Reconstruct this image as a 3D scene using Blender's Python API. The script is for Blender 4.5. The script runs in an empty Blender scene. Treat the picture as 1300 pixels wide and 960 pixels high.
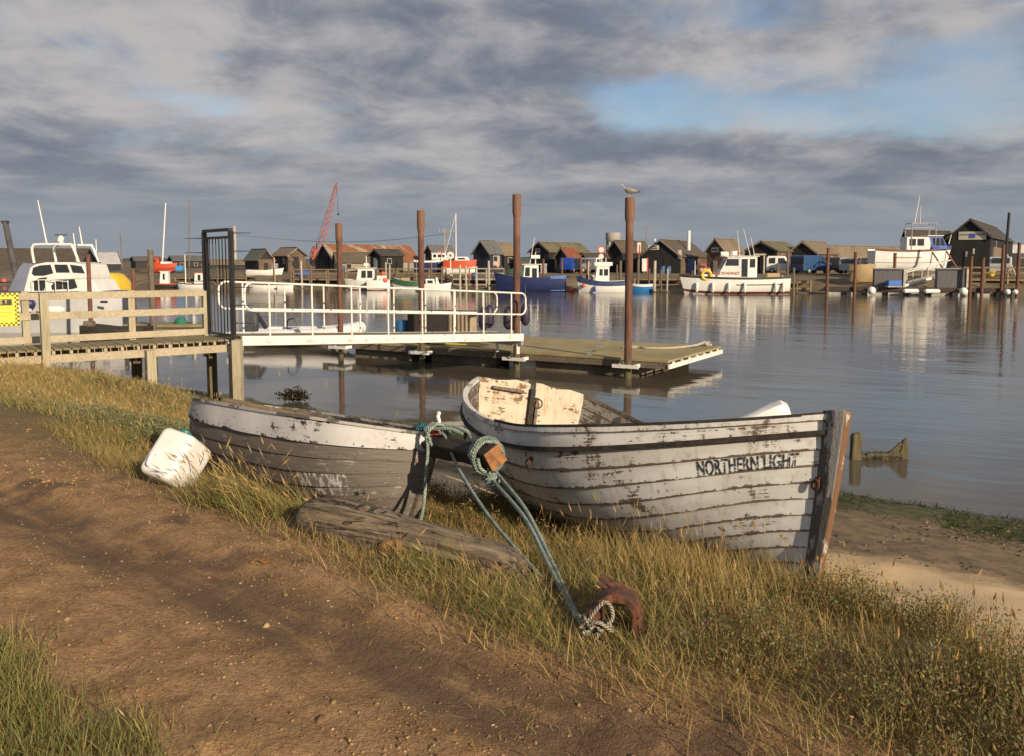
import bpy, math, random
import numpy as np
from mathutils import Vector, Matrix
R = math.radians
random.seed(7)
rng = np.random.default_rng(11)
S = bpy.context.scene
COL = S.collection

# ------------------------------------------------------------------ camera
F = 1100.0; HE = 3.0; TILT = math.atan(102 / 1100)
cam_d = bpy.data.cameras.new('camera'); cam = bpy.data.objects.new('camera', cam_d); COL.objects.link(cam)
cam.location = (0, 0, HE); cam.rotation_euler = (math.pi / 2 - TILT, 0, 0)
cam_d.sensor_width = 36; cam_d.sensor_fit = 'HORIZONTAL'; cam_d.lens = 36 * F / 1300; cam_d.shift_y = -45 / 1300
cam_d.clip_start = 0.05; cam_d.clip_end = 9000
S.camera = cam
S.view_settings.view_transform = 'Standard'; S.view_settings.look = 'None'
S.view_settings.gamma = 1; S.view_settings.use_curve_mapping = False
S.view_settings.exposure = 0.26
S.cycles.max_bounces = 6; S.cycles.diffuse_bounces = 3; S.cycles.glossy_bounces = 3
S.cycles.transmission_bounces = 3; S.cycles.transparent_max_bounces = 6
S.cycles.use_denoising = True

# ------------------------------------------------------------------ sun and sky
SUN_AZ = R(144)      # clockwise from +Y, towards +X : right of and behind the camera
SUN_EL = R(21)
sv = Vector((math.sin(SUN_AZ) * math.cos(SUN_EL), math.cos(SUN_AZ) * math.cos(SUN_EL), math.sin(SUN_EL)))
sl = bpy.data.lights.new('sun', 'SUN'); sl.energy = 5.0; sl.angle = R(0.5); sl.color = (1.0, 0.82, 0.60)
sun = bpy.data.objects.new('sun', sl); COL.objects.link(sun); sun.location = (30, -30, 30)
sun.rotation_euler = sv.to_track_quat('Z', 'Y').to_euler()

class NT:
    """tiny helper for node trees"""
    def __init__(s, tree): s.t = tree; s.n = tree.nodes; s.l = tree.links
    def new(s, typ, **kw):
        n = s.n.new(typ)
        for k, v in kw.items(): setattr(n, k, v)
        return n
    def put(s, sock, val):
        if isinstance(val, bpy.types.NodeSocket): s.l.new(val, sock)
        elif val is not None:
            try: sock.default_value = val
            except Exception: sock.default_value = (*val, 1.0)
    def math(s, op, a, b=None, c=None, clamp=False):
        n = s.new('ShaderNodeMath', operation=op); n.use_clamp = clamp
        s.put(n.inputs[0], a); s.put(n.inputs[1], b); s.put(n.inputs[2], c)
        return n.outputs[0]
    def noise(s, vec, scale, detail=4, rough=.55, dist=0.0):
        n = s.new('ShaderNodeTexNoise'); s.put(n.inputs['Vector'], vec)
        n.inputs['Scale'].default_value = scale; n.inputs['Detail'].default_value = detail
        n.inputs['Roughness'].default_value = rough; n.inputs['Distortion'].default_value = dist
        return n.outputs['Fac']
    def ramp(s, fac, a, b):
        """smooth map a..b -> 0..1"""
        if a > b: return s.math('SUBTRACT', 1.0, s.ramp(fac, b, a))
        n = s.new('ShaderNodeMapRange'); n.interpolation_type = 'SMOOTHSTEP'
        s.put(n.inputs['Value'], fac); n.inputs['From Min'].default_value = a; n.inputs['From Max'].default_value = b
        return n.outputs['Result']
    def total(s, l):
        r = l[0]
        for q in l[1:]: r = s.math('ADD', r, q)
        return r
    def mix(s, fac, a, b, mode='MIX'):
        n = s.new('ShaderNodeMix', data_type='RGBA', blend_type=mode)
        s.put(n.inputs[0], fac); s.put(n.inputs[6], a if isinstance(a, bpy.types.NodeSocket) else (*a, 1))
        s.put(n.inputs[7], b if isinstance(b, bpy.types.NodeSocket) else (*b, 1))
        return n.outputs[2]
    def mapping(s, vec, scale=(1, 1, 1), loc=(0, 0, 0), rot=(0, 0, 0)):
        n = s.new('ShaderNodeMapping'); s.put(n.inputs['Vector'], vec)
        n.inputs['Scale'].default_value = scale; n.inputs['Location'].default_value = loc; n.inputs['Rotation'].default_value = rot
        return n.outputs[0]
    def comb(s, x, y, z=0.0):
        n = s.new('ShaderNodeCombineXYZ'); s.put(n.inputs[0], x); s.put(n.inputs[1], y); s.put(n.inputs[2], z); return n.outputs[0]

W = bpy.data.worlds.new('World'); S.world = W; W.use_nodes = True
t = NT(W.node_tree); t.n.clear()
out = t.new('ShaderNodeOutputWorld'); bg = t.new('ShaderNodeBackground'); bg.inputs['Strength'].default_value = 0.1
t.l.new(bg.outputs[0], out.inputs[0])
sky = t.new('ShaderNodeTexSky'); sky.sky_type = 'NISHITA'; sky.sun_disc = False
sky.sun_elevation = SUN_EL; sky.sun_rotation = SUN_AZ; sky.air_density = 1.0; sky.dust_density = 0.6; sky.ozone_density = 1.2
tc = t.new('ShaderNodeTexCoord'); sep = t.new('ShaderNodeSeparateXYZ'); t.l.new(tc.outputs['Generated'], sep.inputs[0])
X, Y, Z = sep.outputs
AZ = t.math('ARCTAN2', X, Y); EL = t.math('ARCSINE', Z)
LG = t.math('LOGARITHM', t.math('ADD', t.math('MAXIMUM', EL, 0.0), .055), 2.718)
n1 = t.noise(t.comb(t.math('MULTIPLY', AZ, 2.6), t.math('MULTIPLY', LG, 1.7), 3.3), 1.25, 7, .6, .25)      # big cloud banks
n2 = t.noise(t.comb(t.math('MULTIPLY', AZ, 8.5), t.math('MULTIPLY', LG, 5.0), 7.1), 1.1, 8, .6, .3)    # billows
n3 = t.noise(t.comb(t.math('MULTIPLY', AZ, 3.2), t.math('MULTIPLY', EL, 13.0), .3), 2.4, 6, .6, .6)  # long low bands
def blob(u, v, su, sv_, amp):
    """soft patch of cloud centred on a direction of the sky (given as azimuth / elevation)"""
    a0 = math.atan((u - 650) / F); e0 = math.atan((435 - v) / F) - TILT
    da = t.math('DIVIDE', t.math('SUBTRACT', AZ, a0), su / F); de = t.math('DIVIDE', t.math('SUBTRACT', EL, e0), sv_ / F)
    g = t.math('EXPONENT', t.math('MULTIPLY', t.math('ADD', t.math('MULTIPLY', da, da), t.math('MULTIPLY', de, de)), -1.0))
    return t.math('MULTIPLY', g, amp)
# warp the azimuth/elevation so patches never look like ellipses
wn = t.noise(t.comb(t.math('MULTIPLY', AZ, 4.0), t.math('MULTIPLY', EL, 9.0), 1.7), 1.6, 5, .6)
wm = t.noise(t.comb(t.math('MULTIPLY', AZ, 4.0), t.math('MULTIPLY', EL, 9.0), 8.2), 1.6, 5, .6)
AZ = t.math('ADD', AZ, t.math('MULTIPLY', t.math('SUBTRACT', wn, .5), .22))
EL = t.math('ADD', EL, t.math('MULTIPLY', t.math('SUBTRACT', wm, .5), .075))
gaps = t.total([blob(830, 128, 100, 30, -.27), blob(960, 150, 110, 18, -.16), blob(900, 28, 150, 22, -.18), blob(1170, 160, 100, 34, -.14),
              blob(1230, 90, 70, 30, -.16), blob(270, 78, 34, 16, -.16), blob(300, 150, 40, 14, -.10), blob(560, 232, 330, 14, -.08), blob(1290, 10, 90, 40, -.1),
              blob(610, 70, 190, 55, .22), blob(400, 60, 160, 40, .1), blob(1060, 55, 190, 26, .18), blob(700, 160, 180, 40, .2), blob(100, 150, 200, 90, .18), blob(980, 215, 300, 26, .2)])
cov = t.total([t.math('MULTIPLY', n1, .95), t.math('MULTIPLY', n3, .12), t.math('MULTIPLY', n2, .42), gaps, t.math('MULTIPLY', t.ramp(EL, .16, .03), .35)])
cmask = t.ramp(cov, .46, .86)
flat = t.ramp(EL, .12, .0)
# lit tops / shadowed undersides
lite = t.total([blob(90, 60, 140, 42, .15), blob(240, 105, 80, 22, .22), blob(150, 145, 170, 20, .22), blob(330, 55, 150, 22, .10), blob(760, 45, 170, 18, .16), blob(990, 85, 130, 26, .22),
              blob(1010, 165, 60, 12, .20), blob(1250, 150, 90, 60, .16), blob(880, 225, 140, 12, .14), blob(480, 190, 200, 16, .10), blob(700, 210, 120, 16, .08),
              blob(640, 40, 200, 40, -.17), blob(820, 190, 170, 24, -.15), blob(740, 140, 120, 30, -.08), blob(150, 195, 160, 14, -.12), blob(1080, 215, 220, 20, -.16), blob(600, 280, 700, 30, -.06)])
br = t.total([t.math('MULTIPLY', n2, 1.05), t.math('MULTIPLY', n3, .12), lite])
bm = t.math('ADD', t.math('MULTIPLY', t.ramp(br, .32, .88), t.math('SUBTRACT', 1.0, t.math('MULTIPLY', flat, .75))), t.math('MULTIPLY', flat, .28))
ccol = t.mix(bm, (1.42, 1.58, 2.02), (4.15, 3.95, 3.9))
hz = t.ramp(EL, .13, -.01)                                     # flatter, bluer cloud towards the horizon
ccol = t.mix(t.math('MULTIPLY', hz, .8), ccol, (2.1, 2.42, 2.85))
skyc = t.mix(1.0, sky.outputs[0], (.92, .96, 1.02), 'MULTIPLY')
fin = t.mix(t.math('ADD', t.math('MULTIPLY', cmask, .74), .24), skyc, ccol)
t.l.new(fin, bg.inputs['Color'])

# ------------------------------------------------------------------ helpers: points, meshes, tags
ct_, st_ = math.cos(TILT), math.sin(TILT)
def ray(u, v):
    x = (u - 650) / F; y = -(v - 435) / F
    return Vector((x, ct_ + y * st_, -st_ + y * ct_))
def at_z(u, v, z):
    r = ray(u, v); k = (z - HE) / r.z; return Vector((0, 0, HE)) + k * r
def at_y(u, v, Yd):
    r = ray(u, v); return Vector((0, 0, HE)) + (Yd / r.y) * r

class MB:
    def __init__(s): s.v = []; s.f = []; s.uv = None
    def add(s, vs, fs):
        o = len(s.v); s.v += [tuple(p) for p in vs]; s.f += [tuple(i + o for i in f) for f in fs]; return s
    def box(s, c, d, rot=None):
        c = Vector(c); h = Vector(d) / 2
        vs = [Vector((x * h.x, y * h.y, z * h.z)) for x in (-1, 1) for y in (-1, 1) for z in (-1, 1)]
        if rot is not None: vs = [rot @ p for p in vs]
        return s.add([c + p for p in vs], [(0, 1, 3, 2), (4, 6, 7, 5), (0, 4, 5, 1), (2, 3, 7, 6), (0, 2, 6, 4), (1, 5, 7, 3)])
    def beam(s, a, b, w, h, up=(0, 0, 1)):
        """square-section bar from a to b"""
        a, b = Vector(a), Vector(b); d = (b - a); L = d.length; d.normalize(); u = Vector(up)
        if abs(d.dot(u)) > .98: u = Vector((0, 1, 0))
        x = d.cross(u).normalized(); z = x.cross(d)
        vs = [p + x * (i * w / 2) + z * (j * h / 2) for p in (a, b) for i in (-1, 1) for j in (-1, 1)]
        return s.add(vs, [(0, 1, 3, 2), (4, 6, 7, 5), (0, 4, 5, 1), (2, 3, 7, 6), (0, 2, 6, 4), (1, 5, 7, 3)])
    def tube(s, pts, r, n=8, cap=True, closed=False, flat=1.0):
        pts = [Vector(p) for p in pts]; m = len(pts); rs = r if hasattr(r, '__len__') else [r] * m
        o = len(s.v); T = []
        for i in range(m):
            if closed: d = pts[(i + 1) % m] - pts[i - 1]
            else: d = pts[min(i + 1, m - 1)] - pts[max(i - 1, 0)]
            T.append(d.normalized() if d.length > 1e-9 else Vector((0, 0, 1)))
        u = Vector((0, 0, 1)) if abs(T[0].z) < .9 else Vector((1, 0, 0))
        nx = T[0].cross(u).normalized()
        for i in range(m):
            nx = (nx - T[i] * nx.dot(T[i])).normalized(); ny = T[i].cross(nx)
            for k in range(n):
                a = 2 * math.pi * k / n
                s.v.append(tuple(pts[i] + nx * (math.cos(a) * rs[i]) + ny * (math.sin(a) * rs[i] * flat)))
        for i in range(m if closed else m - 1):
            j = (i + 1) % m
            for k in range(n): s.f.append((o + i * n + k, o + i * n + (k + 1) % n, o + j * n + (k + 1) % n, o + j * n + k))
        if cap and not closed:
            s.f.append(tuple(o + k for k in reversed(range(n)))); s.f.append(tuple(o + (m - 1) * n + k for k in range(n)))
        return s
    def cyl(s, a, b, r0, r1=None, n=12): return s.tube([a, b], [r0, r0 if r1 is None else r1], n)
    def loft(s, rings, cap=True, closed=True):
        o = len(s.v); n = len(rings[0])
        for r in rings: s.v += [tuple(p) for p in r]
        for i in range(len(rings) - 1):
            for k in range(n if closed else n - 1):
                s.f.append((o + i * n + k, o + i * n + (k + 1) % n, o + (i + 1) * n + (k + 1) % n, o + (i + 1) * n + k))
        if cap:
            s.f.append(tuple(o + k for k in reversed(range(n)))); s.f.append(tuple(o + (len(rings) - 1) * n + k for k in range(n)))
        return s
    def prism(s, poly, a, b, ax='y'):
        """polygon given in the two other axes, pushed from a to b along ax"""
        def mk(p, t_):
            return {'x': (t_, p[0], p[1]), 'y': (p[0], t_, p[1]), 'z': (p[0], p[1], t_)}[ax]
        return s.loft([[mk(p, a) for p in poly], [mk(p, b) for p in poly]])
    def ball(s, c, r, n=10, m=7, sc=(1, 1, 1)):
        rings = []
        for i in range(m + 1):
            th = math.pi * i / m; rr = max(math.sin(th), .02)
            rings.append([(c[0] + r * sc[0] * rr * math.cos(2 * math.pi * k / n), c[1] + r * sc[1] * rr * math.sin(2 * math.pi * k / n), c[2] - r * sc[2] * math.cos(th)) for k in range(n)])
        return s.loft(rings)
    def grid(s, fn, nu, nv):
        o = len(s.v)
        for i in range(nu + 1):
            for j in range(nv + 1): s.v.append(tuple(fn(i / nu, j / nv)))
        for i in range(nu):
            for j in range(nv): s.f.append((o + i * (nv + 1) + j, o + (i + 1) * (nv + 1) + j, o + (i + 1) * (nv + 1) + j + 1, o + i * (nv + 1) + j + 1))
        return s
    def build(s, name, m, parent=None, smooth=False, bevel=0, fixn=True):
        me = bpy.data.meshes.new(name); me.from_pydata(s.v, [], s.f)
        if fixn:
            import bmesh
            bm_ = bmesh.new(); bm_.from_mesh(me); bmesh.ops.recalc_face_normals(bm_, faces=bm_.faces); bm_.to_mesh(me); bm_.free()
        if m is not None: me.materials.append(m)
        if smooth:
            me.polygons.foreach_set('use_smooth', [True] * len(me.polygons))
            me.set_sharp_from_angle(angle=R(38))
        o = bpy.data.objects.new(name, me); COL.objects.link(o)
        if parent is not None: o.parent = parent
        if bevel:
            b = o.modifiers.new('edge', 'BEVEL'); b.width = bevel; b.segments = 2; b.limit_method = 'ANGLE'
        return o

def tag(o, label=None, cat=None, group=None, kind=None):
    if label: o['label'] = label
    if cat: o['category'] = cat
    if group: o['group'] = group
    if kind: o['kind'] = kind
    return o
def thing(name, label, cat, loc=(0, 0, 0), rz=0.0, group=None, rot=None):
    o = bpy.data.objects.new(name, None); COL.objects.link(o); o.empty_display_size = .2
    o.location = loc; o.rotation_euler = rot if rot is not None else (0, 0, rz)
    return tag(o, label, cat, group)
def copy_tree(o, parent=None):
    c = o.copy(); COL.objects.link(c); c.parent = parent
    for ch in list(o.children): copy_tree(ch, c)
    return c
# ------------------------------------------------------------------ materials
MATS = {}
def pbr(name, col, rough=.7, var=.25, sc=3.0, bump=.0, bsc=None, metal=0.0, col2=None, stretch=(1, 1, 1), spec=.5, thr=(.35, .7)):
    """base colour broken up by two octaves of noise (object space), optional second colour in patches, optional bump"""
    if name in MATS: return MATS[name]
    m = bpy.data.materials.new(name); m.use_nodes = True; MATS[name] = m
    t = NT(m.node_tree); b = t.n['Principled BSDF']
    tc = t.new('ShaderNodeTexCoord'); vec = t.mapping(tc.outputs['Object'], stretch)
    n = t.noise(vec, sc, 6, .6)
    c2 = col2 if col2 is not None else tuple(c * (1 - var) for c in col)
    c1 = col if col2 is not None else tuple(min(1, c * (1 + var)) for c in col)
    c = t.mix(t.ramp(n, *thr), c1, c2)
    f = t.noise(vec, sc * 7, 4, .65)
    c = t.mix(t.ramp(f, .3, .75), c, t.mix(1.0, c, (1 - var * .6,) * 3, 'MULTIPLY'))
    t.l.new(c, b.inputs['Base Color']); b.inputs['Roughness'].default_value = rough; b.inputs['Metallic'].default_value = metal
    b.inputs['Specular IOR Level'].default_value = spec
    if bump:
        bp = t.new('ShaderNodeBump'); bp.inputs['Strength'].default_value = 1.0; bp.inputs['Distance'].default_value = bump
        t.l.new(t.noise(vec, bsc or sc * 5, 6, .65), bp.inputs['Height']); t.l.new(bp.outputs[0], b.inputs['Normal'])
    return m
def plain(name, col, rough=.5, metal=0.0, emit=None):
    return pbr(name, col, rough, .08, 4.0, metal=metal)
def wood(name, col, col2, gr=(1, 14, 14), bump=.004, rough=.85):
    """weathered wood : grain stretched along local X"""
    m = bpy.data.materials.new(name); m.use_nodes = True; MATS[name] = m
    t = NT(m.node_tree); b = t.n['Principled BSDF']; tc = t.new('ShaderNodeTexCoord')
    v = t.mapping(tc.outputs['Object'], gr)
    g = t.noise(v, 2.2, 7, .7, .4); p = t.noise(tc.outputs['Object'], 1.7, 4, .6)
    c = t.mix(t.ramp(g, .35, .68), col, col2)
    c = t.mix(t.math('MULTIPLY', t.ramp(p, .4, .7), .45), c, t.mix(1.0, c, (.62, .60, .55), 'MULTIPLY'))
    t.l.new(c, b.inputs['Base Color']); b.inputs['Roughness'].default_value = rough; b.inputs['Specular IOR Level'].default_value = .25
    bp = t.new('ShaderNodeBump'); bp.inputs['Distance'].default_value = bump; t.l.new(g, bp.inputs['Height']); t.l.new(bp.outputs[0], b.inputs['Normal'])
    return m

# ------------------------------------------------------------------ terrain height
def vnoise(x, y, seed=0):
    xi = np.floor(x).astype(np.int64); yi = np.floor(y).astype(np.int64); fx = x - xi; fy = y - yi
    fx = fx * fx * (3 - 2 * fx); fy = fy * fy * (3 - 2 * fy)
    def h(a, b):
        n = (a * 374761393 + b * 668265263 + seed * 974634777) & 0x7fffffff
        n = ((n ^ (n >> 13)) * 1274126177) & 0x7fffffff
        return ((n ^ (n >> 16)) & 0xffff) / 65535.0
    return (h(xi, yi) * (1 - fx) + h(xi + 1, yi) * fx) * (1 - fy) + (h(xi, yi + 1) * (1 - fx) + h(xi + 1, yi + 1) * fx) * fy
def fbm(x, y, o=4, seed=0):
    a = .5; r = 0
    for i in range(o): r = r + a * vnoise(x * 2 ** i, y * 2 ** i, seed + i); a *= .5
    return r
def sst(x, a, b):
    k = np.clip((x - a) / (b - a), 0, 1); return k * k * (3 - 2 * k)
def ds(x, y): return .608 * x + .794 * y, -.794 * x + .608 * y
PD = [-80, 0, 3.7, 4.6, 6.75, 8, 11.4, 14, 20, 40]; PZ = [1.2, 1.38, 1.42, 1.22, .62, .44, 0.0, -.3, -1.3, -2.2]
def ground_z(x, y, fine=True):
    x = np.asarray(x, float); y = np.asarray(y, float)
    d, s = ds(x, y)
    dd = d + (fbm(x * .5, y * .5, 3, 5) - .45) * .7 * sst(d, 2, 6)
    z = (np.interp(dd - .25, PD, PZ) + np.interp(dd, PD, PZ) + np.interp(dd + .25, PD, PZ)) / 3
    z = z + .42 * sst(s, 9, 14) * np.exp(-((d - 7.0) / 1.9) ** 2)            # grass bank by the jetty
    z = z + .10 * np.exp(-((d - 4.0) / .7) ** 2) * sst(s, 6, 9)
    z = z + (fbm(x * .8, y * .8, 3, 9) - .45) * .14 * sst(d, 2.6, 4.2) * (1 - sst(d, 8, 11))
    z = z - .24 * np.exp(-((d - 4.3) / .62) ** 2) * sst(s, 2.2, 3.6) * (1 - sst(s, 7.5, 9))   # hollow the dinghy lies in
    rut = np.exp(-((d - 2.4 - (vnoise(s * .7, s * 0, 3) - .5) * .2) / .2) ** 2)
    rut2 = np.exp(-((d - .75 - (vnoise(s * .6, s * 0, 4) - .5) * .2) / .22) ** 2)
    z = z - .05 * rut - .05 * rut2 + .025 * np.exp(-((d - 2.78) / .12) ** 2)
    if fine:
        pm = 1 - sst(d, 3.2, 4.2)
        lump = fbm(x * 5, y * 5, 4, 21) - .45
        z = z + lump * (.03 * pm * (1 - .75 * rut) + .018)
        crumb = np.clip(fbm(x * 22, y * 22, 2, 33) - .5, 0, 1) * sst(fbm(x * 1.4, y * 1.4, 2, 40), .35, .6)
        z = z + crumb * .09 * pm * (1 - .8 * rut) + (vnoise(x * 40, y * 40, 50) - .5) * .008 * pm
    return z

def spaced(segs):
    o = []
    for a, b, st in segs: o += list(np.arange(a, b, st))
    return np.array(o + [segs[-1][1]])
sa = spaced([(-400, -60, 40), (-60, -12, 3), (-12, -4, .25), (-4, 8, .035), (8, 18, .09), (18, 40, .5), (40, 400, 24)])
da = spaced([(-300, -20, 30), (-20, -2, .8), (-2, -.5, .15), (-.5, 6.5, .035), (6.5, 13, .09), (13, 45, 1.5)])
SS, DD = np.meshgrid(sa, da, indexing='ij')
GX = .608 * DD - .794 * SS; GY = .794 * DD + .608 * SS
GZ = ground_z(GX, GY)
def grid_mesh(name, X, Y, Z, m):
    nu, nv = X.shape; me = bpy.data.meshes.new(name)
    co = np.stack([X, Y, Z], -1).reshape(-1, 3)
    i = np.arange(nu * nv).reshape(nu, nv)
    q = np.stack([i[:-1, :-1], i[1:, :-1], i[1:, 1:], i[:-1, 1:]], -1).reshape(-1, 4)
    me.vertices.add(len(co)); me.vertices.foreach_set('co', co.ravel())
    me.loops.add(q.size); me.loops.foreach_set('vertex_index', q.ravel())
    me.polygons.add(len(q)); me.polygons.foreach_set('loop_start', np.arange(0, q.size, 4)); me.polygons.foreach_set('loop_total', np.full(len(q), 4))
    me.polygons.foreach_set('use_smooth', np.ones(len(q), bool))
    me.update(); me.validate()
    if m: me.materials.append(m)
    o = bpy.data.objects.new(name, me); COL.objects.link(o); return o

def ground_material():
    m = bpy.data.materials.new('river bank'); m.use_nodes = True
    t = NT(m.node_tree); b = t.n['Principled BSDF']; g = t.new('ShaderNodeNewGeometry'); pos = g.outputs['Position']
    def dot(v):
        n = t.new('ShaderNodeVectorMath', operation='DOT_PRODUCT'); t.l.new(pos, n.inputs[0]); n.inputs[1].default_value = v; return n.outputs['Value']
    d = dot((.608, .794, 0)); s = dot((-.794, .608, 0))
    w = t.noise(pos, .9, 5, .6); wf = t.noise(pos, 5.0, 5, .65); ff = t.noise(pos, 38.0, 4, .7); sp = t.noise(pos, 110.0, 2, .6)
    strk = t.noise(t.comb(t.math('MULTIPLY', d, 5.0), t.math('MULTIPLY', s, .9), 0), 1.5, 5, .6)
    dn = t.math('ADD', d, t.math('ADD', t.math('MULTIPLY', t.math('SUBTRACT', w, .5), 1.1), t.math('MULTIPLY', t.math('SUBTRACT', wf, .5), .5)))
    # dirt
    dirt = t.mix(t.ramp(wf, .35, .68), (.35, .212, .102), (.23, .132, .06))
    dirt = t.mix(t.ramp(ff, .38, .72), dirt, t.mix(1.0, dirt, (.58, .56, .55), 'MULTIPLY'))
    dirt = t.mix(t.ramp(sp, .60, .72), dirt, (.40, .27, .14))
    rutm = t.math('MULTIPLY', t.math('SUBTRACT', 1.0, t.ramp(t.math('ABSOLUTE', t.math('SUBTRACT', d, 2.4)), .10, .34)), t.ramp(t.math('ADD', strk, t.math('MULTIPLY', w, .4)), .45, .75))
    streak2 = t.ramp(t.noise(t.comb(t.math('MULTIPLY', d, 7.0), t.math('MULTIPLY', s, 1.3), 4), 1.3, 6, .7), .5, .72)
    dirt = t.mix(t.math('MULTIPLY', streak2, .45), dirt, (.37, .245, .125))
    damp = t.math('MULTIPLY', t.ramp(t.noise(pos, 1.6, 4, .55), .56, .66), t.math('SUBTRACT', 1.0, t.ramp(t.math('ABSOLUTE', t.math('SUBTRACT', d, 2.65)), .25, .6)))
    dirt = t.mix(t.math('MULTIPLY', t.math('MAXIMUM', rutm, damp), .75), dirt, (.085, .052, .034))
    straw = t.mix(t.ramp(ff, .35, .7), (.20, .135, .06), (.10, .075, .035))
    # sand, damp sand, weed line
    sand = t.mix(t.ramp(w, .35, .7), (.62, .46, .265), (.55, .40, .225))
    damp_s = t.mix(t.ramp(wf, .32, .66), (.25, .175, .10), (.13, .095, .06))
    speck = t.ramp(t.noise(t.mapping(pos, (1, 1, 1)), 9.0, 5, .75), .58, .66)
    damp_s = t.mix(t.math('MULTIPLY', speck, .8), damp_s, (.06, .045, .025))
    weed = t.mix(t.ramp(t.noise(pos, 7.0, 5, .7), .36, .62), (.045, .06, .014), (.125, .105, .055))
    mud = t.mix(t.ramp(wf, .3, .7), (.10, .08, .055), (.07, .058, .042))
    c = t.mix(t.ramp(dn, 2.9, 3.5), dirt, straw)
    rs = t.math('MULTIPLY', t.ramp(s, 2.4, .5), 1.35)
    c = t.mix(t.ramp(t.math('ADD', dn, rs), 5.0, 5.5), c, sand)
    c = t.mix(t.ramp(dn, 7.0, 7.9), c, damp_s)
    wd = t.math('MULTIPLY', t.ramp(dn, 9.5, 10.1), t.ramp(t.math('ADD', t.noise(pos, 2.0, 5, .7), t.math('MULTIPLY', t.ramp(dn, 9.6, 10.8), .35)), .48, .62))
    c = t.mix(wd, c, weed)
    c = t.mix(t.ramp(d, 11.35, 11.9), c, mud)
    t.l.new(c, b.inputs['Base Color'])
    wet = t.ramp(d, 10.6, 11.5)
    rr = t.new('ShaderNodeMapRange'); t.l.new(wet, rr.inputs['Value']); rr.inputs['To Min'].default_value = .95; rr.inputs['To Max'].default_value = .35
    t.l.new(rr.outputs[0], b.inputs['Roughness']); b.inputs['Specular IOR Level'].default_value = .3
    bp = t.new('ShaderNodeBump'); bp.inputs['Distance'].default_value = .022; bp.inputs['Strength'].default_value = .9
    hh = t.math('ADD', t.math('MULTIPLY', ff, .45), t.math('ADD', t.math('MULTIPLY', sp, .3), t.math('MULTIPLY', wf, .5)))
    flat = t.math('MULTIPLY', t.ramp(dn, 5.0, 5.6), t.math('SUBTRACT', 1.0, t.ramp(dn, 7.0, 7.9)))
    hh = t.math('MULTIPLY', hh, t.math('SUBTRACT', 1.0, t.math('MULTIPLY', flat, .75)))
    t.l.new(hh, bp.inputs['Height']); t.l.new(bp.outputs[0], b.inputs['Normal'])
    return m
tag(grid_mesh('ground', GX, GY, GZ, ground_material()), 'river bank of brown dirt track, grassy verge and sandy foreshore', 'ground', kind='structure')

# far bank
ea = spaced([(-14, 0, 2), (0, 14, .35), (14, 60, 4), (60, 400, 40), (400, 4200, 380)]); ha = spaced([(-2600, -200, 160), (-200, -80, 12), (-80, 90, .8), (90, 200, 11), (200, 2600, 160)])
HH, EE = np.meshgrid(ha, ea, indexing='ij')
FX = .951 * HH + .309 * (EE + 87.4); FY = -.309 * HH + .951 * (EE + 87.4)
FZ = np.interp(EE + (fbm(FX * .25, FY * .25, 3, 3) - .45) * 3.0 * sst(EE, -1, 2), [-14, -4, 0, 1.5, 4.5, 7, 12, 40, 400, 4200], [-2.5, -1.0, 0.0, .3, 1.0, 1.45, 1.65, 1.75, 2.2, 9]) + (fbm(FX * .6, FY * .6, 3, 8) - .45) * .3 * sst(EE, .5, 3) * (1 - sst(EE, 9, 14))
FZ = np.minimum(FZ, 1.72 + .002 * np.maximum(EE - 14, 0))
fm = pbr('far bank mud and gravel', (.19, .145, .09), .9, .3, .35, .12, 1.2, col2=(.11, .082, .05), thr=(.38, .62))
tag(grid_mesh('far_shore', FX, FY, FZ, fm), 'muddy far river bank rising to a gravel quay', 'shore', kind='structure')

# river
def water_material():
    m = bpy.data.materials.new('estuary water'); m.use_nodes = True
    t = NT(m.node_tree); b = t.n['Principled BSDF']; g = t.new('ShaderNodeNewGeometry'); pos = g.outputs['Position']
    w = t.noise(pos, .05, 3, .5)
    t.l.new(t.mix(w, (.075, .064, .046), (.10, .086, .062)), b.inputs['Base Color'])
    b.inputs['Roughness'].default_value = .06; b.inputs['IOR'].default_value = 1.33
    v = t.mapping(pos, (1, 1, 1), rot=(0, 0, R(28)))
    big = t.noise(t.mapping(v, (.22, .6, 1)), 1.0, 3, .5, .4)
    med = t.noise(t.mapping(v, (.9, 2.6, 1)), 1.0, 4, .55, .5)
    fine = t.noise(t.mapping(v, (4.0, 9.0, 1)), 1.0, 3, .55, .3)
    patch = t.ramp(t.noise(t.mapping(v, (.03, .09, 1)), 1.0, 4, .55), .36, .66)       # wind patches
    sep = t.new('ShaderNodeSeparateXYZ'); t.l.new(pos, sep.inputs[0])
    far = t.ramp(sep.outputs[1], 24, 60); right = t.ramp(sep.outputs[0], -3, 7)
    amp = t.math('ADD', .22, t.math('ADD', t.math('MULTIPLY', patch, .55), t.math('ADD', t.math('MULTIPLY', far, .55), t.math('MULTIPLY', right, .45))))
    h = t.math('ADD', t.math('MULTIPLY', big, .55), t.math('ADD', t.math('MULTIPLY', med, .17), t.math('MULTIPLY', fine, .022)))
    bp = t.new('ShaderNodeBump'); bp.inputs['Strength'].default_value = 1.0; bp.inputs['Distance'].default_value = .04
    t.l.new(t.math('MULTIPLY', h, amp), bp.inputs['Height']); t.l.new(bp.outputs[0], b.inputs['Normal'])
    return m
mb = MB(); mb.add([(-3500, -800, 0), (3500, -800, 0), (3500, 3500, 0), (-3500, 3500, 0)], [(0, 1, 2, 3)])
tag(mb.build('water', water_material()), 'grey tidal river with light ripples', 'river', kind='structure')

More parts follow.
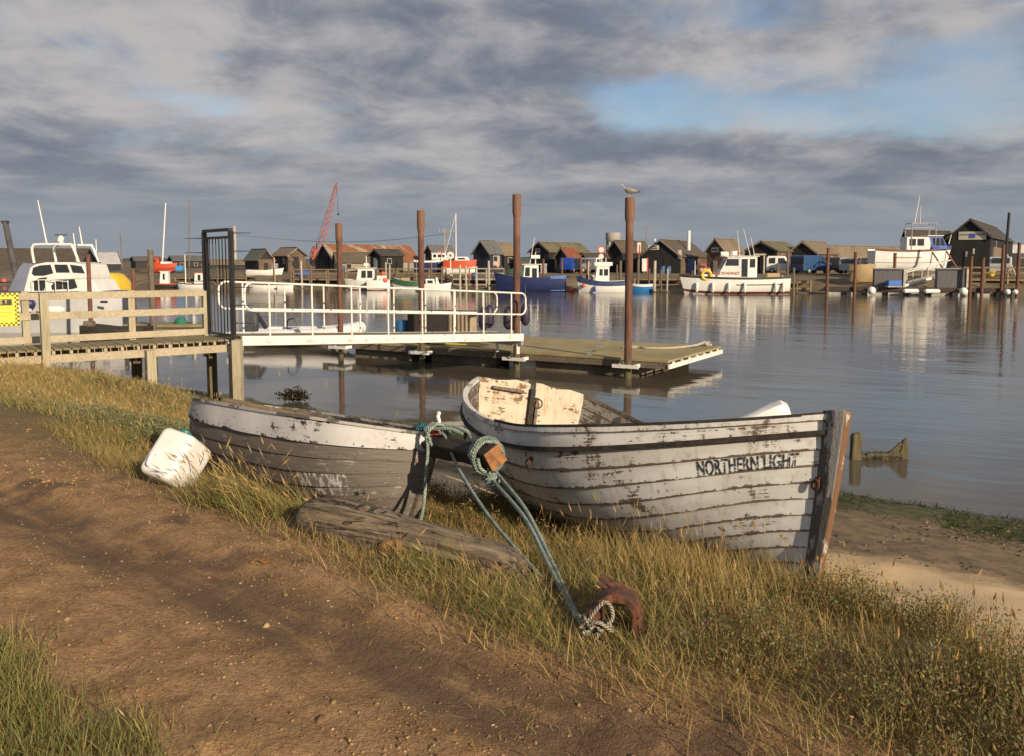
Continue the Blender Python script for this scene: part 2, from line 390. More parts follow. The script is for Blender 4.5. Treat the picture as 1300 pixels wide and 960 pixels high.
# far low hills
def ridge(name, Yd, h, u0, u1, seed, col):
    xs = np.linspace((u0 - 650) / F * Yd, (u1 - 650) / F * Yd, 160); mb = MB(); rings = []
    for i, x in enumerate(xs):
        e = math.sin(math.pi * i / 159) ** .35
        hh = h * e * (.45 + .9 * float(fbm(np.array(x * 14 / Yd), np.array(2.0), 4, seed)))
        rings.append([(x, Yd - 6, 0), (x, Yd, hh * .8), (x, Yd + 40, hh), (x, Yd + 120, 0)])
    mb.loft(rings, cap=True); o = mb.build(name, pbr(name + ' foliage', col, .95, .3, .02), smooth=True)
    return tag(o, 'low dark wooded rise on the horizon', 'hills', kind='structure')
ridge('hills', 1500, 17, 560, 1000, 3, (.045, .062, .062))
ridge('hills', 1900, 14, -600, 640, 5, (.055, .07, .07))
ridge('hills', 1800, 13, 940, 2000, 6, (.05, .066, .066))
# ------------------------------------------------------------------ hulls
def world_m(o):
    m = o.matrix_basis.copy()
    while o.parent is not None: o = o.parent; m = o.matrix_basis @ m
    return m
def wbuild(mb, name, m, parent, **kw):
    """mesh given in world coordinates, linked under its thing"""
    inv = world_m(parent).inverted(); mb.v = [tuple(inv @ Vector(p)) for p in mb.v]
    return mb.build(name, m, parent, **kw)

def hull_fn(p):
    pst, L, B, D, bt, tm, pw, bow, stn, rake, kst, fl, tr = [p[k] for k in ('pst', 'L', 'B', 'D', 'bt', 'tm', 'pw', 'bow', 'stn', 'rake', 'kst', 'fl', 'tr')]
    def Sf(t, q):
        t = np.asarray(t, float); q = np.asarray(q, float)
        u = np.clip((t - tm) / max(1 - tm, .05), 0, 1); w = np.clip((tm - t) / tm, 0, 1)
        b = B * np.where(t > tm, 1 - u ** pw, 1 - (1 - bt) * w ** pst) + .02
        zs = D + bow * u ** 2 + stn * w ** 2; zk = kst * w ** 3
        th = q * np.pi / 2
        yr = np.sin(th) ** .75; zr = 1 - np.cos(th) ** 1.25
        m = np.clip(u, 0, 1) ** 1.6 * fl
        y = b * ((1 - m) * yr + m * q ** .72); h = (1 - m) * zr + m * q
        z = zk + (zs - zk) * h
        x = t * L - rake * (1 - h) ** 1.5 * np.clip((t - .6) / .4, 0, 1) ** 2 - tr * h * np.clip((.3 - t) / .3, 0, 1)
        return np.stack(np.broadcast_arrays(x, y, z), -1)
    return Sf
class Hull:
    def __init__(s, p): s.p = p; s.S = hull_fn(p); s.cache = {}
    def q(s, t, fr):
        k = round(float(t), 5)
        if k not in s.cache:
            q = np.linspace(0, 1, 70); P = s.S(np.full(70, t), q)
            d = np.r_[0, np.cumsum(np.linalg.norm(np.diff(P, axis=0), axis=1))]; s.cache[k] = (d, q)
        d, q = s.cache[k]; return np.interp(np.asarray(fr) * d[-1], d, q)
    def pt(s, t, fr, off=0.0, side=1):
        """point on the hull skin at station t (0 stern..1 bow), girth fraction fr, pushed outwards by off"""
        q = s.q(t, fr); P = s.S(t, q); e = 1e-3
        t0, t1 = max(t - 4e-3, 0), min(t + 4e-3, 1)
        a = s.S(t1, q) - s.S(t0, q); b = s.S(t, min(q + e, 1)) - s.S(t, max(q - e, 0))
        n = np.cross(a, b); n = n / (np.linalg.norm(n) + 1e-12)
        if n[1] < 0: n = -n
        P = P + n * off
        return Vector((P[0], P[1] * side, P[2]))
def uvmesh(name, vs, uv, fs, m, parent, smooth=True, ang=28):
    me = bpy.data.meshes.new(name); me.from_pydata([tuple(v) for v in vs], [], fs)
    import bmesh
    b_ = bmesh.new(); b_.from_mesh(me); bmesh.ops.recalc_face_normals(b_, faces=b_.faces); b_.to_mesh(me); b_.free()
    ul = me.uv_layers.new(name='UVMap'); vi = np.empty(len(me.loops), int); me.loops.foreach_get('vertex_index', vi)
    ul.data.foreach_set('uv', np.asarray(uv, float)[vi].ravel())
    me.polygons.foreach_set('use_smooth', [smooth] * len(me.polygons)); me.set_sharp_from_angle(angle=R(ang))
    if m: me.materials.append(m)
    o = bpy.data.objects.new(name, me); COL.objects.link(o); o.parent = parent; return o
def planking(name, H, fr, m, parent, th=.014, nt=64, k0=0, k1=None, inner=False):
    """clinker strakes on both sides: every strake laps over the one below"""
    k1 = len(fr) - 1 if k1 is None else k1; vs = []; uv = []; fs = []
    ts = np.linspace(0, 1, nt); ts = ts + .0 * ts
    for side in (1, -1):
        for k in range(k0, k1):
            rows = [(fr[k], -.004, 0), (fr[k], th, .02), (fr[k] * .66 + fr[k + 1] * .34, th * .75, .34), (fr[k] * .33 + fr[k + 1] * .67, th * .4, .67), (fr[k + 1], .002, .995)]
            if inner: rows = [(fr[k], -.017, 0), (fr[k] * .5 + fr[k + 1] * .5, -.019, .5), (fr[k + 1], -.026, .98), (fr[k + 1], -.017, 1)]
            o = len(vs); n = len(rows)
            for t_ in ts:
                fade = .3 + .7 * min(1, (1 - t_) / .05)
                wob = 1 + .25 * math.sin(t_ * 23 + k * 1.7) * math.sin(t_ * 9 + k)
                for f_, of, vv in rows:
                    vs.append(H.pt(t_, f_, of * (fade * wob if of > .003 else 1), side)); uv.append((t_ * H.p['L'] * 1.0, k + vv))
            for i in range(nt - 1):
                for j in range(n - 1): fs.append((o + i * n + j, o + (i + 1) * n + j, o + (i + 1) * n + j + 1, o + i * n + j + 1))
    return uvmesh(name, vs, uv, fs, m, parent)
def sweep(mb, H, fr, side, w, h, off, up=0.0, t0=0.0, t1=1.0, n=50, tilt=None):
    """rectangular strip following the hull at girth fraction fr"""
    rings = []
    for t_ in np.linspace(t0, t1, n):
        a = H.pt(t_, fr, off, side); b = H.pt(t_, fr, off + w, side); d = Vector((b.x - a.x, b.y - a.y, 0))
        if d.length < 1e-6: d = Vector((0, side, 0))
        d = d.normalized() * w
        z = Vector((0, 0, h)); a = a + Vector((0, 0, up))
        rings.append([a, a + d, a + d + z, a + z])
    mb.loft(rings)
def stem(mb, H, w, fwd, top, lo=0.0, aft=.03):
    rings = []
    for f_ in np.linspace(lo, 1, 22):
        p = H.pt(1.0, f_, 0, 1); p.y = 0
        fw = fwd * (.75 + .5 * f_) ; hw = w * (.8 + .35 * f_) / 2
        rings.append([(p.x - aft, -hw, p.z), (p.x + fw * .55, -hw, p.z), (p.x + fw, -hw * .55, p.z), (p.x + fw, hw * .55, p.z), (p.x + fw * .55, hw, p.z), (p.x - aft, hw, p.z)])
    l = rings[-1]; rings.append([(x - .005, y * .92, z + top * (.9 if i in (0, 5) else 1.0)) for i, (x, y, z) in enumerate(l)])
    mb.loft(rings)

def peel_paint(name, paint, bare, stain, amount, streak=.5, wearlow=.5, seed=0.0, bumpd=.004, dirt_u=None, nside=0.0, patches=()):
    """old paint flaking off lapped planks : uses UV = (metres along, strake number + height in strake)"""
    m = bpy.data.materials.new(name); m.use_nodes = True
    t = NT(m.node_tree); b = t.n['Principled BSDF']; uvn = t.new('ShaderNodeUVMap'); uvn.uv_map = 'UVMap'
    sp = t.new('ShaderNodeSeparateXYZ'); t.l.new(uvn.outputs[0], sp.inputs[0]); U, V = sp.outputs[0], sp.outputs[1]
    tc = t.new('ShaderNodeTexCoord'); ob = tc.outputs['Object']
    vf = t.math('FRACT', V)
    fine = t.noise(t.mapping(ob, (1, 1, 1), (seed, 0, 0)), 16.0, 7, .72, .3)
    mid = t.noise(t.mapping(ob, (1, 1, 1), (seed, 3, 0)), 3.2, 5, .65, .2)
    along = t.noise(t.comb(t.math('MULTIPLY', U, 3.0), t.math('MULTIPLY', V, 9.0), seed), 1.0, 6, .7, .3)
    grain = t.noise(t.comb(t.math('MULTIPLY', U, 4.0), t.math('MULTIPLY', V, 40.0), seed), 1.0, 5, .7, .3)
    low = t.math('MULTIPLY', t.ramp(vf, .20, .0), wearlow)                          # bare along the lower lap
    sc = t.total([t.math('MULTIPLY', fine, .8), t.math('MULTIPLY', mid, .9), t.math('MULTIPLY', along, .6), low])
    bare_m = t.ramp(sc, amount, amount + .035)
    wd = t.mix(t.ramp(grain, .3, .7), bare, tuple(c * .42 for c in bare))
    # rust and water streaks running down each strake
    stn = t.noise(t.comb(t.math('MULTIPLY', U, 16.0), t.math('MULTIPLY', V, .8), seed + 4), 1.0, 5, .65)
    stn = t.math('MULTIPLY', t.ramp(stn, .50, .78), streak)
    grime = t.math('MULTIPLY', t.ramp(t.noise(t.comb(t.math('MULTIPLY', U, 1.1), t.math('MULTIPLY', V, .5), seed + 9), 1.0, 5, .6), .38, .7), .55)
    pc = t.mix(t.ramp(mid, .3, .75), paint, tuple(c * .80 for c in paint))
    pc = t.mix(grime, pc, tuple(c * .62 * k for c, k in zip(paint, (1.0, .95, .86))))
    pc = t.mix(stn, pc, stain)
    wn_ = t.new('ShaderNodeTexWhiteNoise'); wn_.noise_dimensions = '1D'; t.l.new(t.math('FLOOR', t.math('ADD', V, seed * 7.0)), wn_.inputs['W'])
    tone = t.math('MULTIPLY', wn_.outputs['Value'], .42)                            # every plank weathers a little differently
    wd = t.mix(tone, wd, t.mix(1.0, wd, (.50, .47, .44), 'MULTIPLY')); pc = t.mix(t.math('MULTIPLY', tone, .35), pc, t.mix(1.0, pc, (.74, .70, .64), 'MULTIPLY'))
    uf = t.math('SUBTRACT', t.math('FRACT', t.math('MULTIPLY', U, 5.5)), .5); du = t.math('MULTIPLY', uf, .18); dv = t.math('MULTIPLY', t.math('SUBTRACT', vf, .14), .11)
    rr = t.math('SQRT', t.math('ADD', t.math('MULTIPLY', du, du), t.math('MULTIPLY', dv, dv))); nail = t.ramp(rr, .0065, .004)
    run = t.math('MULTIPLY', t.math('MULTIPLY', t.ramp(t.math('ABSOLUTE', du), .010, .002), t.ramp(vf, .16, .0)), t.ramp(fine, .42, .62))
    c = t.mix(bare_m, pc, wd)
    c = t.mix(t.math('MULTIPLY', run, .55), c, stain); c = t.mix(t.math('MULTIPLY', nail, .8), c, (.07, .04, .025))
    for (u0, u1, v0, v1, col, dens, sx) in patches:                                 # left-over paint, lettering ghosts, mends
        box = t.math('MULTIPLY', t.math('MULTIPLY', t.ramp(U, u0, u0 + .02), t.ramp(U, u1, u1 - .02)), t.math('MULTIPLY', t.ramp(V, v0, v0 + .03), t.ramp(V, v1, v1 - .03)))
        st2 = t.noise(t.comb(t.math('MULTIPLY', U, sx), t.math('MULTIPLY', V, 1.5), seed + 2), 1.0, 5, .7)
        c = t.mix(t.math('MULTIPLY', box, t.ramp(st2, dens, dens + .05)), c, col)
    t.l.new(c, b.inputs['Base Color']); b.inputs['Roughness'].default_value = .72; b.inputs['Specular IOR Level'].default_value = .3
    h = t.total([t.math('MULTIPLY', bare_m, -.55), t.math('MULTIPLY', grain, t.math('ADD', .1, t.math('MULTIPLY', bare_m, .4))), t.math('MULTIPLY', fine, .3)])
    bp = t.new('ShaderNodeBump'); bp.inputs['Distance'].default_value = bumpd; t.l.new(h, bp.inputs['Height']); t.l.new(bp.outputs[0], b.inputs['Normal'])
    return m

W_white = peel_paint('flaking white boat paint', (.72, .715, .69), (.24, .175, .12), (.30, .20, .115), 1.27, .75, .34, 1.0)
W_bare = peel_paint('bare weathered clinker', (.35, .315, .27), (.25, .215, .18), (.10, .075, .055), 1.02, .5, .25, 5.0, .005,
                    patches=((1.92, 2.38, 3.35, 4.9, (.52, .51, .50), .50, 34.0), (1.25, 1.75, 4.1, 4.6, (.45, .44, .42), .60, 22.0), (1.95, 2.5, 2.9, 3.7, (.025, .024, .025), .52, 8.0), (.555, .66, 4.93, 5.55, (.46, .48, .47), .05, 5.0), (.5, 1.2, 1.1, 2.3, (.30, .25, .17), .46, 3.0)))
W_band = peel_paint('flaking white gunwale paint', (.62, .61, .60), (.045, .05, .045), (.42, .40, .38), 1.29, .3, .14, 8.0)
W_stem = peel_paint('worn stem timber', (.085, .07, .055), (.34, .16, .06), (.05, .045, .04), 1.15, .4, .1, 2.0)
M_trans = peel_paint('stained cream transom paint', (.62, .56, .44), (.30, .18, .085), (.40, .20, .07), 1.25, .95, .0, 3.0)
M_in = peel_paint('grubby inner planking', (.30, .28, .24), (.16, .13, .10), (.2, .15, .1), 1.15, .4, .35, 6.0)
M_dark = wood('dark tarred timber', (.060, .048, .038), (.022, .018, .015), (1, 10, 10), .004)
M_old = wood('old grey oak', (.20, .165, .125), (.085, .066, .05), (2, 14, 14), .005)
M_tan = wood('bleached tan timber', (.33, .24, .14), (.17, .115, .065), (2, 14, 14), .004)
M_rust = pbr('scaly rust', (.16, .062, .03), .9, .3, 14.0, .008, 40, col2=(.055, .028, .02), thr=(.38, .62))
M_galv = plain('galvanised steel', (.42, .43, .43), .45, .6)
M_rope = None
def rope_mat(name, c1, c2):
    m = bpy.data.materials.new(name); m.use_nodes = True; t = NT(m.node_tree); b = t.n['Principled BSDF']
    uvn = t.new('ShaderNodeUVMap'); uvn.uv_map = 'UVMap'; sp = t.new('ShaderNodeSeparateXYZ'); t.l.new(uvn.outputs[0], sp.inputs[0])
    ph = t.math('ADD', t.math('MULTIPLY', sp.outputs[0], 42.0), t.math('MULTIPLY', sp.outputs[1], 3.0))
    lay = t.math('ABSOLUTE', t.math('SINE', t.math('MULTIPLY', ph, math.pi)))
    tc = t.new('ShaderNodeTexCoord'); n = t.noise(tc.outputs['Object'], 14, 5, .65); f = t.noise(tc.outputs['Object'], 120, 2, .6)
    c = t.mix(t.ramp(n, .35, .65), c1, c2); c = t.mix(t.ramp(lay, .45, .05), c, tuple(x * .3 for x in c1)); c = t.mix(t.ramp(f, .55, .7), c, tuple(min(1, x * 1.6) for x in c2))
    t.l.new(c, b.inputs['Base Color']); b.inputs['Roughness'].default_value = .9
    bp = t.new('ShaderNodeBump'); bp.inputs['Distance'].default_value = .006; t.l.new(t.math('POWER', lay, .6), bp.inputs['Height']); t.l.new(bp.outputs[0], b.inputs['Normal'])
    return m
def spline(pts, n=12):
    """Catmull-Rom through the points"""
    P_ = [Vector(p) for p in pts]; P_ = [P_[0] * 2 - P_[1]] + P_ + [P_[-1] * 2 - P_[-2]]; o = []
    for i in range(1, len(P_) - 2):
        a, b, c, d = P_[i - 1:i + 3]
        for k in range(n):
            u = k / n; o.append(.5 * ((2 * b) + (c - a) * u + (2 * a - 5 * b + 4 * c - d) * u * u + (-a + 3 * b - 3 * c + d) * u ** 3))
    return o + [P_[-2]]
def rope(name, runs, r, m, parent=None, n=9):
    """one or several runs of laid rope in a single mesh with UVs along their length"""
    vs = []; uv = []; fs = []
    for pts in runs:
        mb = MB().tube(pts, r, n, cap=True); o = len(vs); L = 0
        for i, p in enumerate(pts):
            if i: L += (Vector(pts[i]) - Vector(pts[i - 1])).length
            for k in range(n): uv.append((L * .014 / r * 1.0, k / n))
        vs += mb.v; fs += [tuple(i + o for i in f) for f in mb.f]
    if parent is not None: inv = world_m(parent).inverted(); vs = [inv @ Vector(v) for v in vs]
    return uvmesh(name, vs, uv, fs, m, parent, ang=80)
R_teal = rope_mat('weathered teal rope', (.15, .225, .20), (.31, .36, .30))
R_pale = rope_mat('bleached pale rope', (.34, .31, .25), (.46, .42, .34))

def ribs(H, parent, ts, m, f0=.05, f1=.97, w=.035, d=.022, off=-.026):
    for t_ in ts:
        for side in (1, -1):
            mb = MB(); rings = []; dt = w / 2 / H.p['L']
            for f_ in np.linspace(f0, f1, 14):
                a = H.pt(t_ - dt, f_, off, side); b = H.pt(t_ + dt, f_, off, side); c = H.pt(t_ + dt, f_, off - d, side); e = H.pt(t_ - dt, f_, off - d, side)
                rings.append([a, b, c, e])
            mb.loft(rings); mb.build('rib', m, parent)

# ---- the large white boat
BIG = dict(pst=3.9295, L=4.226, B=1.075, D=.6837, bt=.5294, tm=.6, pw=1.5771, bow=.2328, stn=.5314, rake=.0735, kst=.081, fl=.9088, tr=-.002)
HB = Hull(BIG)
big = thing('clinker_boat', 'large white clinker boat with flaking paint, rusty rings and black name lettering at its bow', 'boat', (.0523, 8.4577, .5671), rot=(-.2025, -.1603, -1.1679))
frB = [i / 10 for i in range(11)]
planking('hull', HB, frB, W_white, big, .016, 70)
planking('inner_planking', HB, frB, M_in, big, nt=50, inner=True)
for side in (1, -1):
    mb = MB(); sweep(mb, HB, .985, side, .05, .035, -.03, up=-.004); mb.build('gunwale', M_old if side > 0 else W_white, big).data.uv_layers.new(name='UVMap')
    mb = MB(); sweep(mb, HB, .905, side, .028, .03, .006, up=-.015, t0=.03, n=60); mb.build('rub_rail', M_dark, big)
    mb = MB(); sweep(mb, HB, 1.0, side, .045, .018, -.026, up=.012, t0=.45, t1=.995); mb.build('gunwale_cap', M_dark, big)
mb = MB(); stem(mb, HB, .075, .10, .04, lo=.0); so = mb.build('stem_post', None, big, bevel=.008)
so.data.materials.append(pbr('bow stem timber', (.10, .088, .075), .85, .3, 3.0, .006, 16, col2=(.33, .31, .29), stretch=(2.0, 6, 1.2), thr=(.50, .54)))
mo = pbr('split orange oak', (.22, .10, .04), .85, .35, 4.0, .006, 14, col2=(.06, .04, .03), stretch=(4, 4, .9), thr=(.4, .6))
so.data.materials.append(mo); so.data.materials.append(pbr('peeling stem face', (.17, .085, .04), .85, .45, 5.0, .006, 14, col2=(.46, .42, .36), stretch=(2, 5, 1.6), thr=(.58, .62)))
for p_ in so.data.polygons:
    if p_.normal.y > .25: p_.material_index = 1
    elif p_.normal.x > .5: p_.material_index = 2
mb = MB(); rings = []
for t_ in np.linspace(0, 1, 24):
    p = HB.pt(t_, 0, 0, 1); rings.append([(p.x, -.03, p.z - .07), (p.x, .03, p.z - .07), (p.x, .03, p.z + .02), (p.x, -.03, p.z + .02)])
mb.loft(rings); mb.build('keel', M_old, big)
def transom_panel(side, x0=.0, x1=.035, gap=.03, crown=.03):
    ys = []
    for f_ in np.linspace(.02, 1, 16):
        p = HB.pt(0, f_, -.01, 1); ys.append((max(p.y, gap), p.z))
    ym = ys[-1][0]; top = [(gap + (ym - gap) * k, ys[-1][1] + crown * (1 - k ** 2) + .012 * math.sin(k * 9 + side)) for k in (.9, .7, .5, .3, .12, 0)]
    poly = [(gap, ys[0][1])] + ys[1:] + top
    vs = []; uv = []; fs = []; n = len(poly)
    for x in (x0, x1):
        for y, z in poly: vs.append((x, y * side, z)); uv.append((y * side + 3, z * 4))
    fs = [tuple(range(n)), tuple(range(2 * n - 1, n - 1, -1))] + [(i, (i + 1) % n, n + (i + 1) % n, n + i) for i in range(n)]
    return uvmesh('transom_panel', vs, uv, fs, M_trans, big, smooth=False)
transom_panel(1); transom_panel(-1)
zt = HB.pt(0, 1, 0, 1).z
MB().box((.05, -.012, zt - .33), (.07, .055, .60)).build('stern_post', M_dark, big, bevel=.006)
MB().box((.052, .046, zt - .36), (.06, .03, .5)).build('stern_knee', M_old, big, bevel=.005)
mb = MB(); mb.box((.058, -.28, zt - .075), (.05, .34, .03)); mb.build('transom_cleat', M_old, big, bevel=.005)
mb = MB(); mb.box((.16, 0, zt - .47), (.26, 1.25, .03)); mb.build('stern_bench', M_tan, big, bevel=.004)
def ring(c, r, rad, ax, parent, name='iron_ring'):
    a, b = {'x': (Vector((0, 1, 0)), Vector((0, 0, 1))), 'y': (Vector((1, 0, 0)), Vector((0, 0, 1)))}[ax]
    return MB().tube([Vector(c) + a * (r * math.cos(k * math.pi / 9)) + b * (r * math.sin(k * math.pi / 9)) for k in range(18)], rad, 6, closed=True).build(name, M_rust, parent, smooth=True)
ring((.09, .05, zt - .17), .045, .008, 'x', big)
for t_, f_ in ((.26, .86), (.60, .86), (.995, .62)):
    p = HB.pt(t_, f_, .03, -1); ring((p.x, p.y - .008, p.z - .03), .026, .007, 'y', big)
    MB().box(p + Vector((0, .012, 0)), (.03, .02, .03)).build('ring_plate', M_rust, big)
ribs(HB, big, [.10, .18, .26, .34, .42, .5, .58, .66, .74, .82], M_in)
mb = MB(); mb.box((2.1, 0, .50), (.22, 2.0, .035)); mb.build('thwart', M_old, big, bevel=.004)
mb = MB()
for k in range(7): mb.box((1.9, -.39 + k * .13, .17), (2.9, .115, .018))
mb.build('floor_boards', M_old, big)

MB().prism([(3.35, -.42), (3.35, .42), (3.9, .2), (4.1, .03), (4.1, -.03), (3.9, -.2)], .60, .625, 'z').build('fore_deck', M_old, big)

# name lettering bent round the hull
def lettering(parent, H, text, t0, t1, f0, f1, side, m, off):
    cu = bpy.data.curves.new('name_lettering', 'FONT'); cu.body = text; cu.size = 1; cu.space_character = 1.05; cu.offset = .02
    o = bpy.data.objects.new('tmp', cu); COL.objects.link(o); dg = bpy.context.evaluated_depsgraph_get(); dg.update()
    me = bpy.data.meshes.new_from_object(o.evaluated_get(dg)); bpy.data.objects.remove(o)
    import bmesh
    b_ = bmesh.new(); b_.from_mesh(me); bmesh.ops.triangulate(b_, faces=b_.faces)
    bmesh.ops.subdivide_edges(b_, edges=b_.edges, cuts=1); b_.to_mesh(me); b_.free()
    co = np.array([v.co[:2] for v in me.vertices]); x0, x1 = co[:, 0].min(), co[:, 0].max(); y0, y1 = co[:, 1].min(), co[:, 1].max()
    for v in me.vertices:
        a = (v.co.x - x0) / (x1 - x0); c = (v.co.y - y0) / (y1 - y0)
        v.co = H.pt(t0 + (t1 - t0) * a, f0 + (f1 - f0) * c, off * (1 - .85 * c) + .0045, side)
    me.materials.append(m); o = bpy.data.objects.new('name_lettering', me); COL.objects.link(o); o.parent = parent
    o.data.validate(); return o
def worn_letter_paint():
    m = bpy.data.materials.new('worn black letter paint'); m.use_nodes = True; t = NT(m.node_tree); b = t.n['Principled BSDF']; out_ = t.n['Material Output']
    b.inputs['Base Color'].default_value = (.022, .022, .024, 1); b.inputs['Roughness'].default_value = .7
    tr_ = t.new('ShaderNodeBsdfTransparent'); ms = t.new('ShaderNodeMixShader'); tc = t.new('ShaderNodeTexCoord'); sp = t.new('ShaderNodeSeparateXYZ')
    t.l.new(tc.outputs['Object'], sp.inputs[0])
    n = t.noise(tc.outputs['Object'], 60, 5, .7); bias = t.math('MULTIPLY', t.ramp(sp.outputs[0], 3.15, 3.75), .10)
    t.l.new(t.ramp(t.math('ADD', n, bias), .685, .635), ms.inputs[0]); t.l.new(tr_.outputs[0], ms.inputs[1]); t.l.new(b.outputs[0], ms.inputs[2]); t.l.new(ms.outputs[0], out_.inputs[0])
    return m
lettering(big, HB, 'NORTHERN LIGHT', .866, .975, .704, .794, -1, worn_letter_paint(), .016)

# white plastic lid-like cover lying inside the bow
tub = thing('plastic_tub', 'upturned white plastic tub poking up inside the bow of the large white boat', 'tub', (1.56, 5.42, 1.885), rot=(0, 0, -.1))
mb = MB(); rings = []
for k, (x, w, h) in enumerate([(-.26, .05, .03), (-.2, .1, .06), (-.05, .12, .15), (.06, .13, .235), (.09, .13, .25), (.12, .12, .23), (.14, .11, .14), (.15, .1, .0)]):
    x *= 1.45
    rings.append([(x, -w, -.1), (x, -w, h * .55), (x, -w * .55, h * .93), (x, 0, h), (x, w * .55, h * .93), (x, w, h * .55), (x, w, -.1)])
mb.loft(rings); mb.build('tub_shell', pbr('chalky white plastic', (.78, .77, .73), .5, .08, 3), tub, smooth=True)

# ---- the small bare dinghy
SM = dict(pst=3.5119, L=2.8045, B=.617, D=.7033, bt=.3427, tm=.4582, pw=2.6929, bow=.0148, stn=-.0161, rake=.1165, kst=.0501, fl=.8086, tr=-.1073)
SM['bt'] = .55; SM['pw'] = 4.6
HS = Hull(SM)
din = thing('dinghy', 'small grey bare-wood clinker dinghy with peeling white gunwale band beside the dirt track', 'boat', (-2.7822, 7.9216, 1.0292), rot=(-.214, -.0068, -.717))
frS = [k / 7 * .84 for k in range(8)]
planking('hull', HS, frS, W_bare, din, .014, 60)
planking('gunwale_band', HS, [.835, 1.0], W_band, din, .022, 60)
planking('inner_planking', HS, frS + [1.0], M_in, din, nt=40, inner=True)
for side in (1, -1):
    mb = MB(); sweep(mb, HS, 1.0, side, .05, .02, -.035, up=-.006); mb.build('gunwale', pbr('grey gunwale top', (.42, .40, .37), .8, .3, 6, .004, 20, col2=(.12, .11, .09), thr=(.5, .56)), din)
mb = MB(); stem(mb, HS, .06, .055, .045); mb.build('stem_post', M_old, din, bevel=.006)
mb = MB(); stem(mb, HS, .063, .058, .05, lo=.86); mb.build('stem_head', pbr('grey red stem paint', (.46, .45, .44), .7, .2, 5, .004, 18, col2=(.32, .05, .03), thr=(.54, .57)), din, bevel=.006)
mb = MB(); rings = []
for t_ in np.linspace(0, 1, 18):
    p = HS.pt(t_, 0, 0, 1); rings.append([(p.x, -.02, p.z - .05), (p.x, .02, p.z - .05), (p.x, .02, p.z + .02), (p.x, -.02, p.z + .02)])
mb.loft(rings); mb.build('keel', M_old, din)
poly = [HS.pt(0, f_, -.005, 1) for f_ in np.linspace(0.02, 1, 14)]
full = [(p.x, p.y, p.z) for p in poly] + [(p.x, -p.y, p.z) for p in reversed(poly)]
MB().loft([full, [(x + .025, y, z) for x, y, z in full]]).build('transom', M_old, din)
ribs(HS, din, [.2, .35, .5, .65, .8], M_old)
MB().box((1.25, 0, .48), (.2, 1.1, .03)).build('thwart', M_old, din, bevel=.004)
MB().box((.28, 0, .5), (.36, .72, .03)).build('stern_bench', M_old, din, bevel=.004)
# broken planks and litter lying on top
def loose(a, b, w, h, nm, label, cat, m, group=None):
    a, b = Vector(a), Vector(b); o = thing(nm, label, cat, tuple((a + b) / 2)); d = (b - a); L = d.length
    o.rotation_euler = d.to_track_quat('X', 'Z').to_euler(); mb = MB(); rings = []
    rr = random.Random(int(L * 997))
    for k in range(9):
        x = -L / 2 + L * k / 8; e = .85 if k in (0, 8) else 1
        j = rr.uniform(-.008, .008); ww = w * e * rr.uniform(.9, 1.05)
        rings.append([(x, -ww / 2 + j, -h / 2), (x, ww / 2 + j, -h / 2), (x, ww / 2 + j, h / 2 + rr.uniform(-.004, .004)), (x, -ww / 2 + j, h / 2 + rr.uniform(-.004, .004))])
    mb.loft(rings); tag(mb.build('board', m, o), None); return o
loose(at_y(286, 508, 8.35), at_y(420, 537, 7.55), .11, .03, 'plank', 'long split grey plank laid along the far gunwale of the small dinghy', 'plank', M_tan)
loose(at_y(376, 523, 7.9), at_y(417, 532, 7.75), .10, .045, 'plank', 'short broken plank end resting on the long split plank of the dinghy', 'plank', M_old)
loose(at_y(424, 541, 7.3), at_y(500, 549, 6.95), .16, .03, 'plank', 'dark flat board lying across the middle of the small dinghy', 'plank', M_dark)
# ------------------------------------------------------------------ things around the two boats
M_pine = wood('weathered pale pine', (.47, .41, .30), (.33, .28, .19), (1, 16, 16), .003)
M_pineV = wood('weathered pine post', (.43, .38, .27), (.30, .27, .18), (16, 16, 1), .003)
M_deckw = wood('greenish deck boards', (.27, .23, .14), (.17, .145, .085), (1, 18, 18), .003)
M_algae = wood('algae stained pile', (.16, .13, .07), (.06, .05, .025), (12, 12, 1), .006)
M_black = plain('black painted steel', (.016, .016, .018), .45)
M_white_rail = pbr('white painted tube', (.70, .69, .65), .45, .06, 7, .002, 20, col2=(.44, .36, .27), thr=(.60, .68))
M_whitep = pbr('white paint', (.74, .73, .70), .5, .08, 2.5)

# jerrycan
jc = thing('plastic_drum', 'white rounded plastic drum lying tilted in the grass at the stern of the small dinghy', 'drum', (-2.44, 6.2, 1.56), rot=(R(20), R(-52), R(52)))
mb = MB(); mb.box((0, 0, 0), (.37, .29, .33)); o = mb.build('drum_body', pbr('scuffed white plastic', (.76, .74, .70), .45, .06, 4, .003, 12, col2=(.66, .63, .57), thr=(.5, .7)), jc)
b = o.modifiers.new('r', 'BEVEL'); b.width = .055; b.segments = 5; o.data.polygons.foreach_set('use_smooth', [True] * 6)
M_teal = plain('teal plastic', (.02, .14, .14), .5)
MB().cyl((.175, .04, .03), (.22, .04, .03), .045, n=14).build('cap', M_teal, jc, smooth=True)
mb = MB(); mb.tube(spline([(-.13, .05, .155), (-.12, .05, .195), (-.05, .05, .205), (-.02, .05, .155)], 6), .012, 7); mb.build('handle', M_whitep, jc, smooth=True)
tw = MB(); rope('teal_line', [spline([at_y(243, 563, 7.2), at_y(249, 575, 7.0), at_y(244, 590, 6.9), at_y(252, 600, 6.9)], 8)], .02, R_teal)
tag(bpy.data.objects['teal_line'], 'short teal rope end between the white drum and the dinghy stern', 'rope')

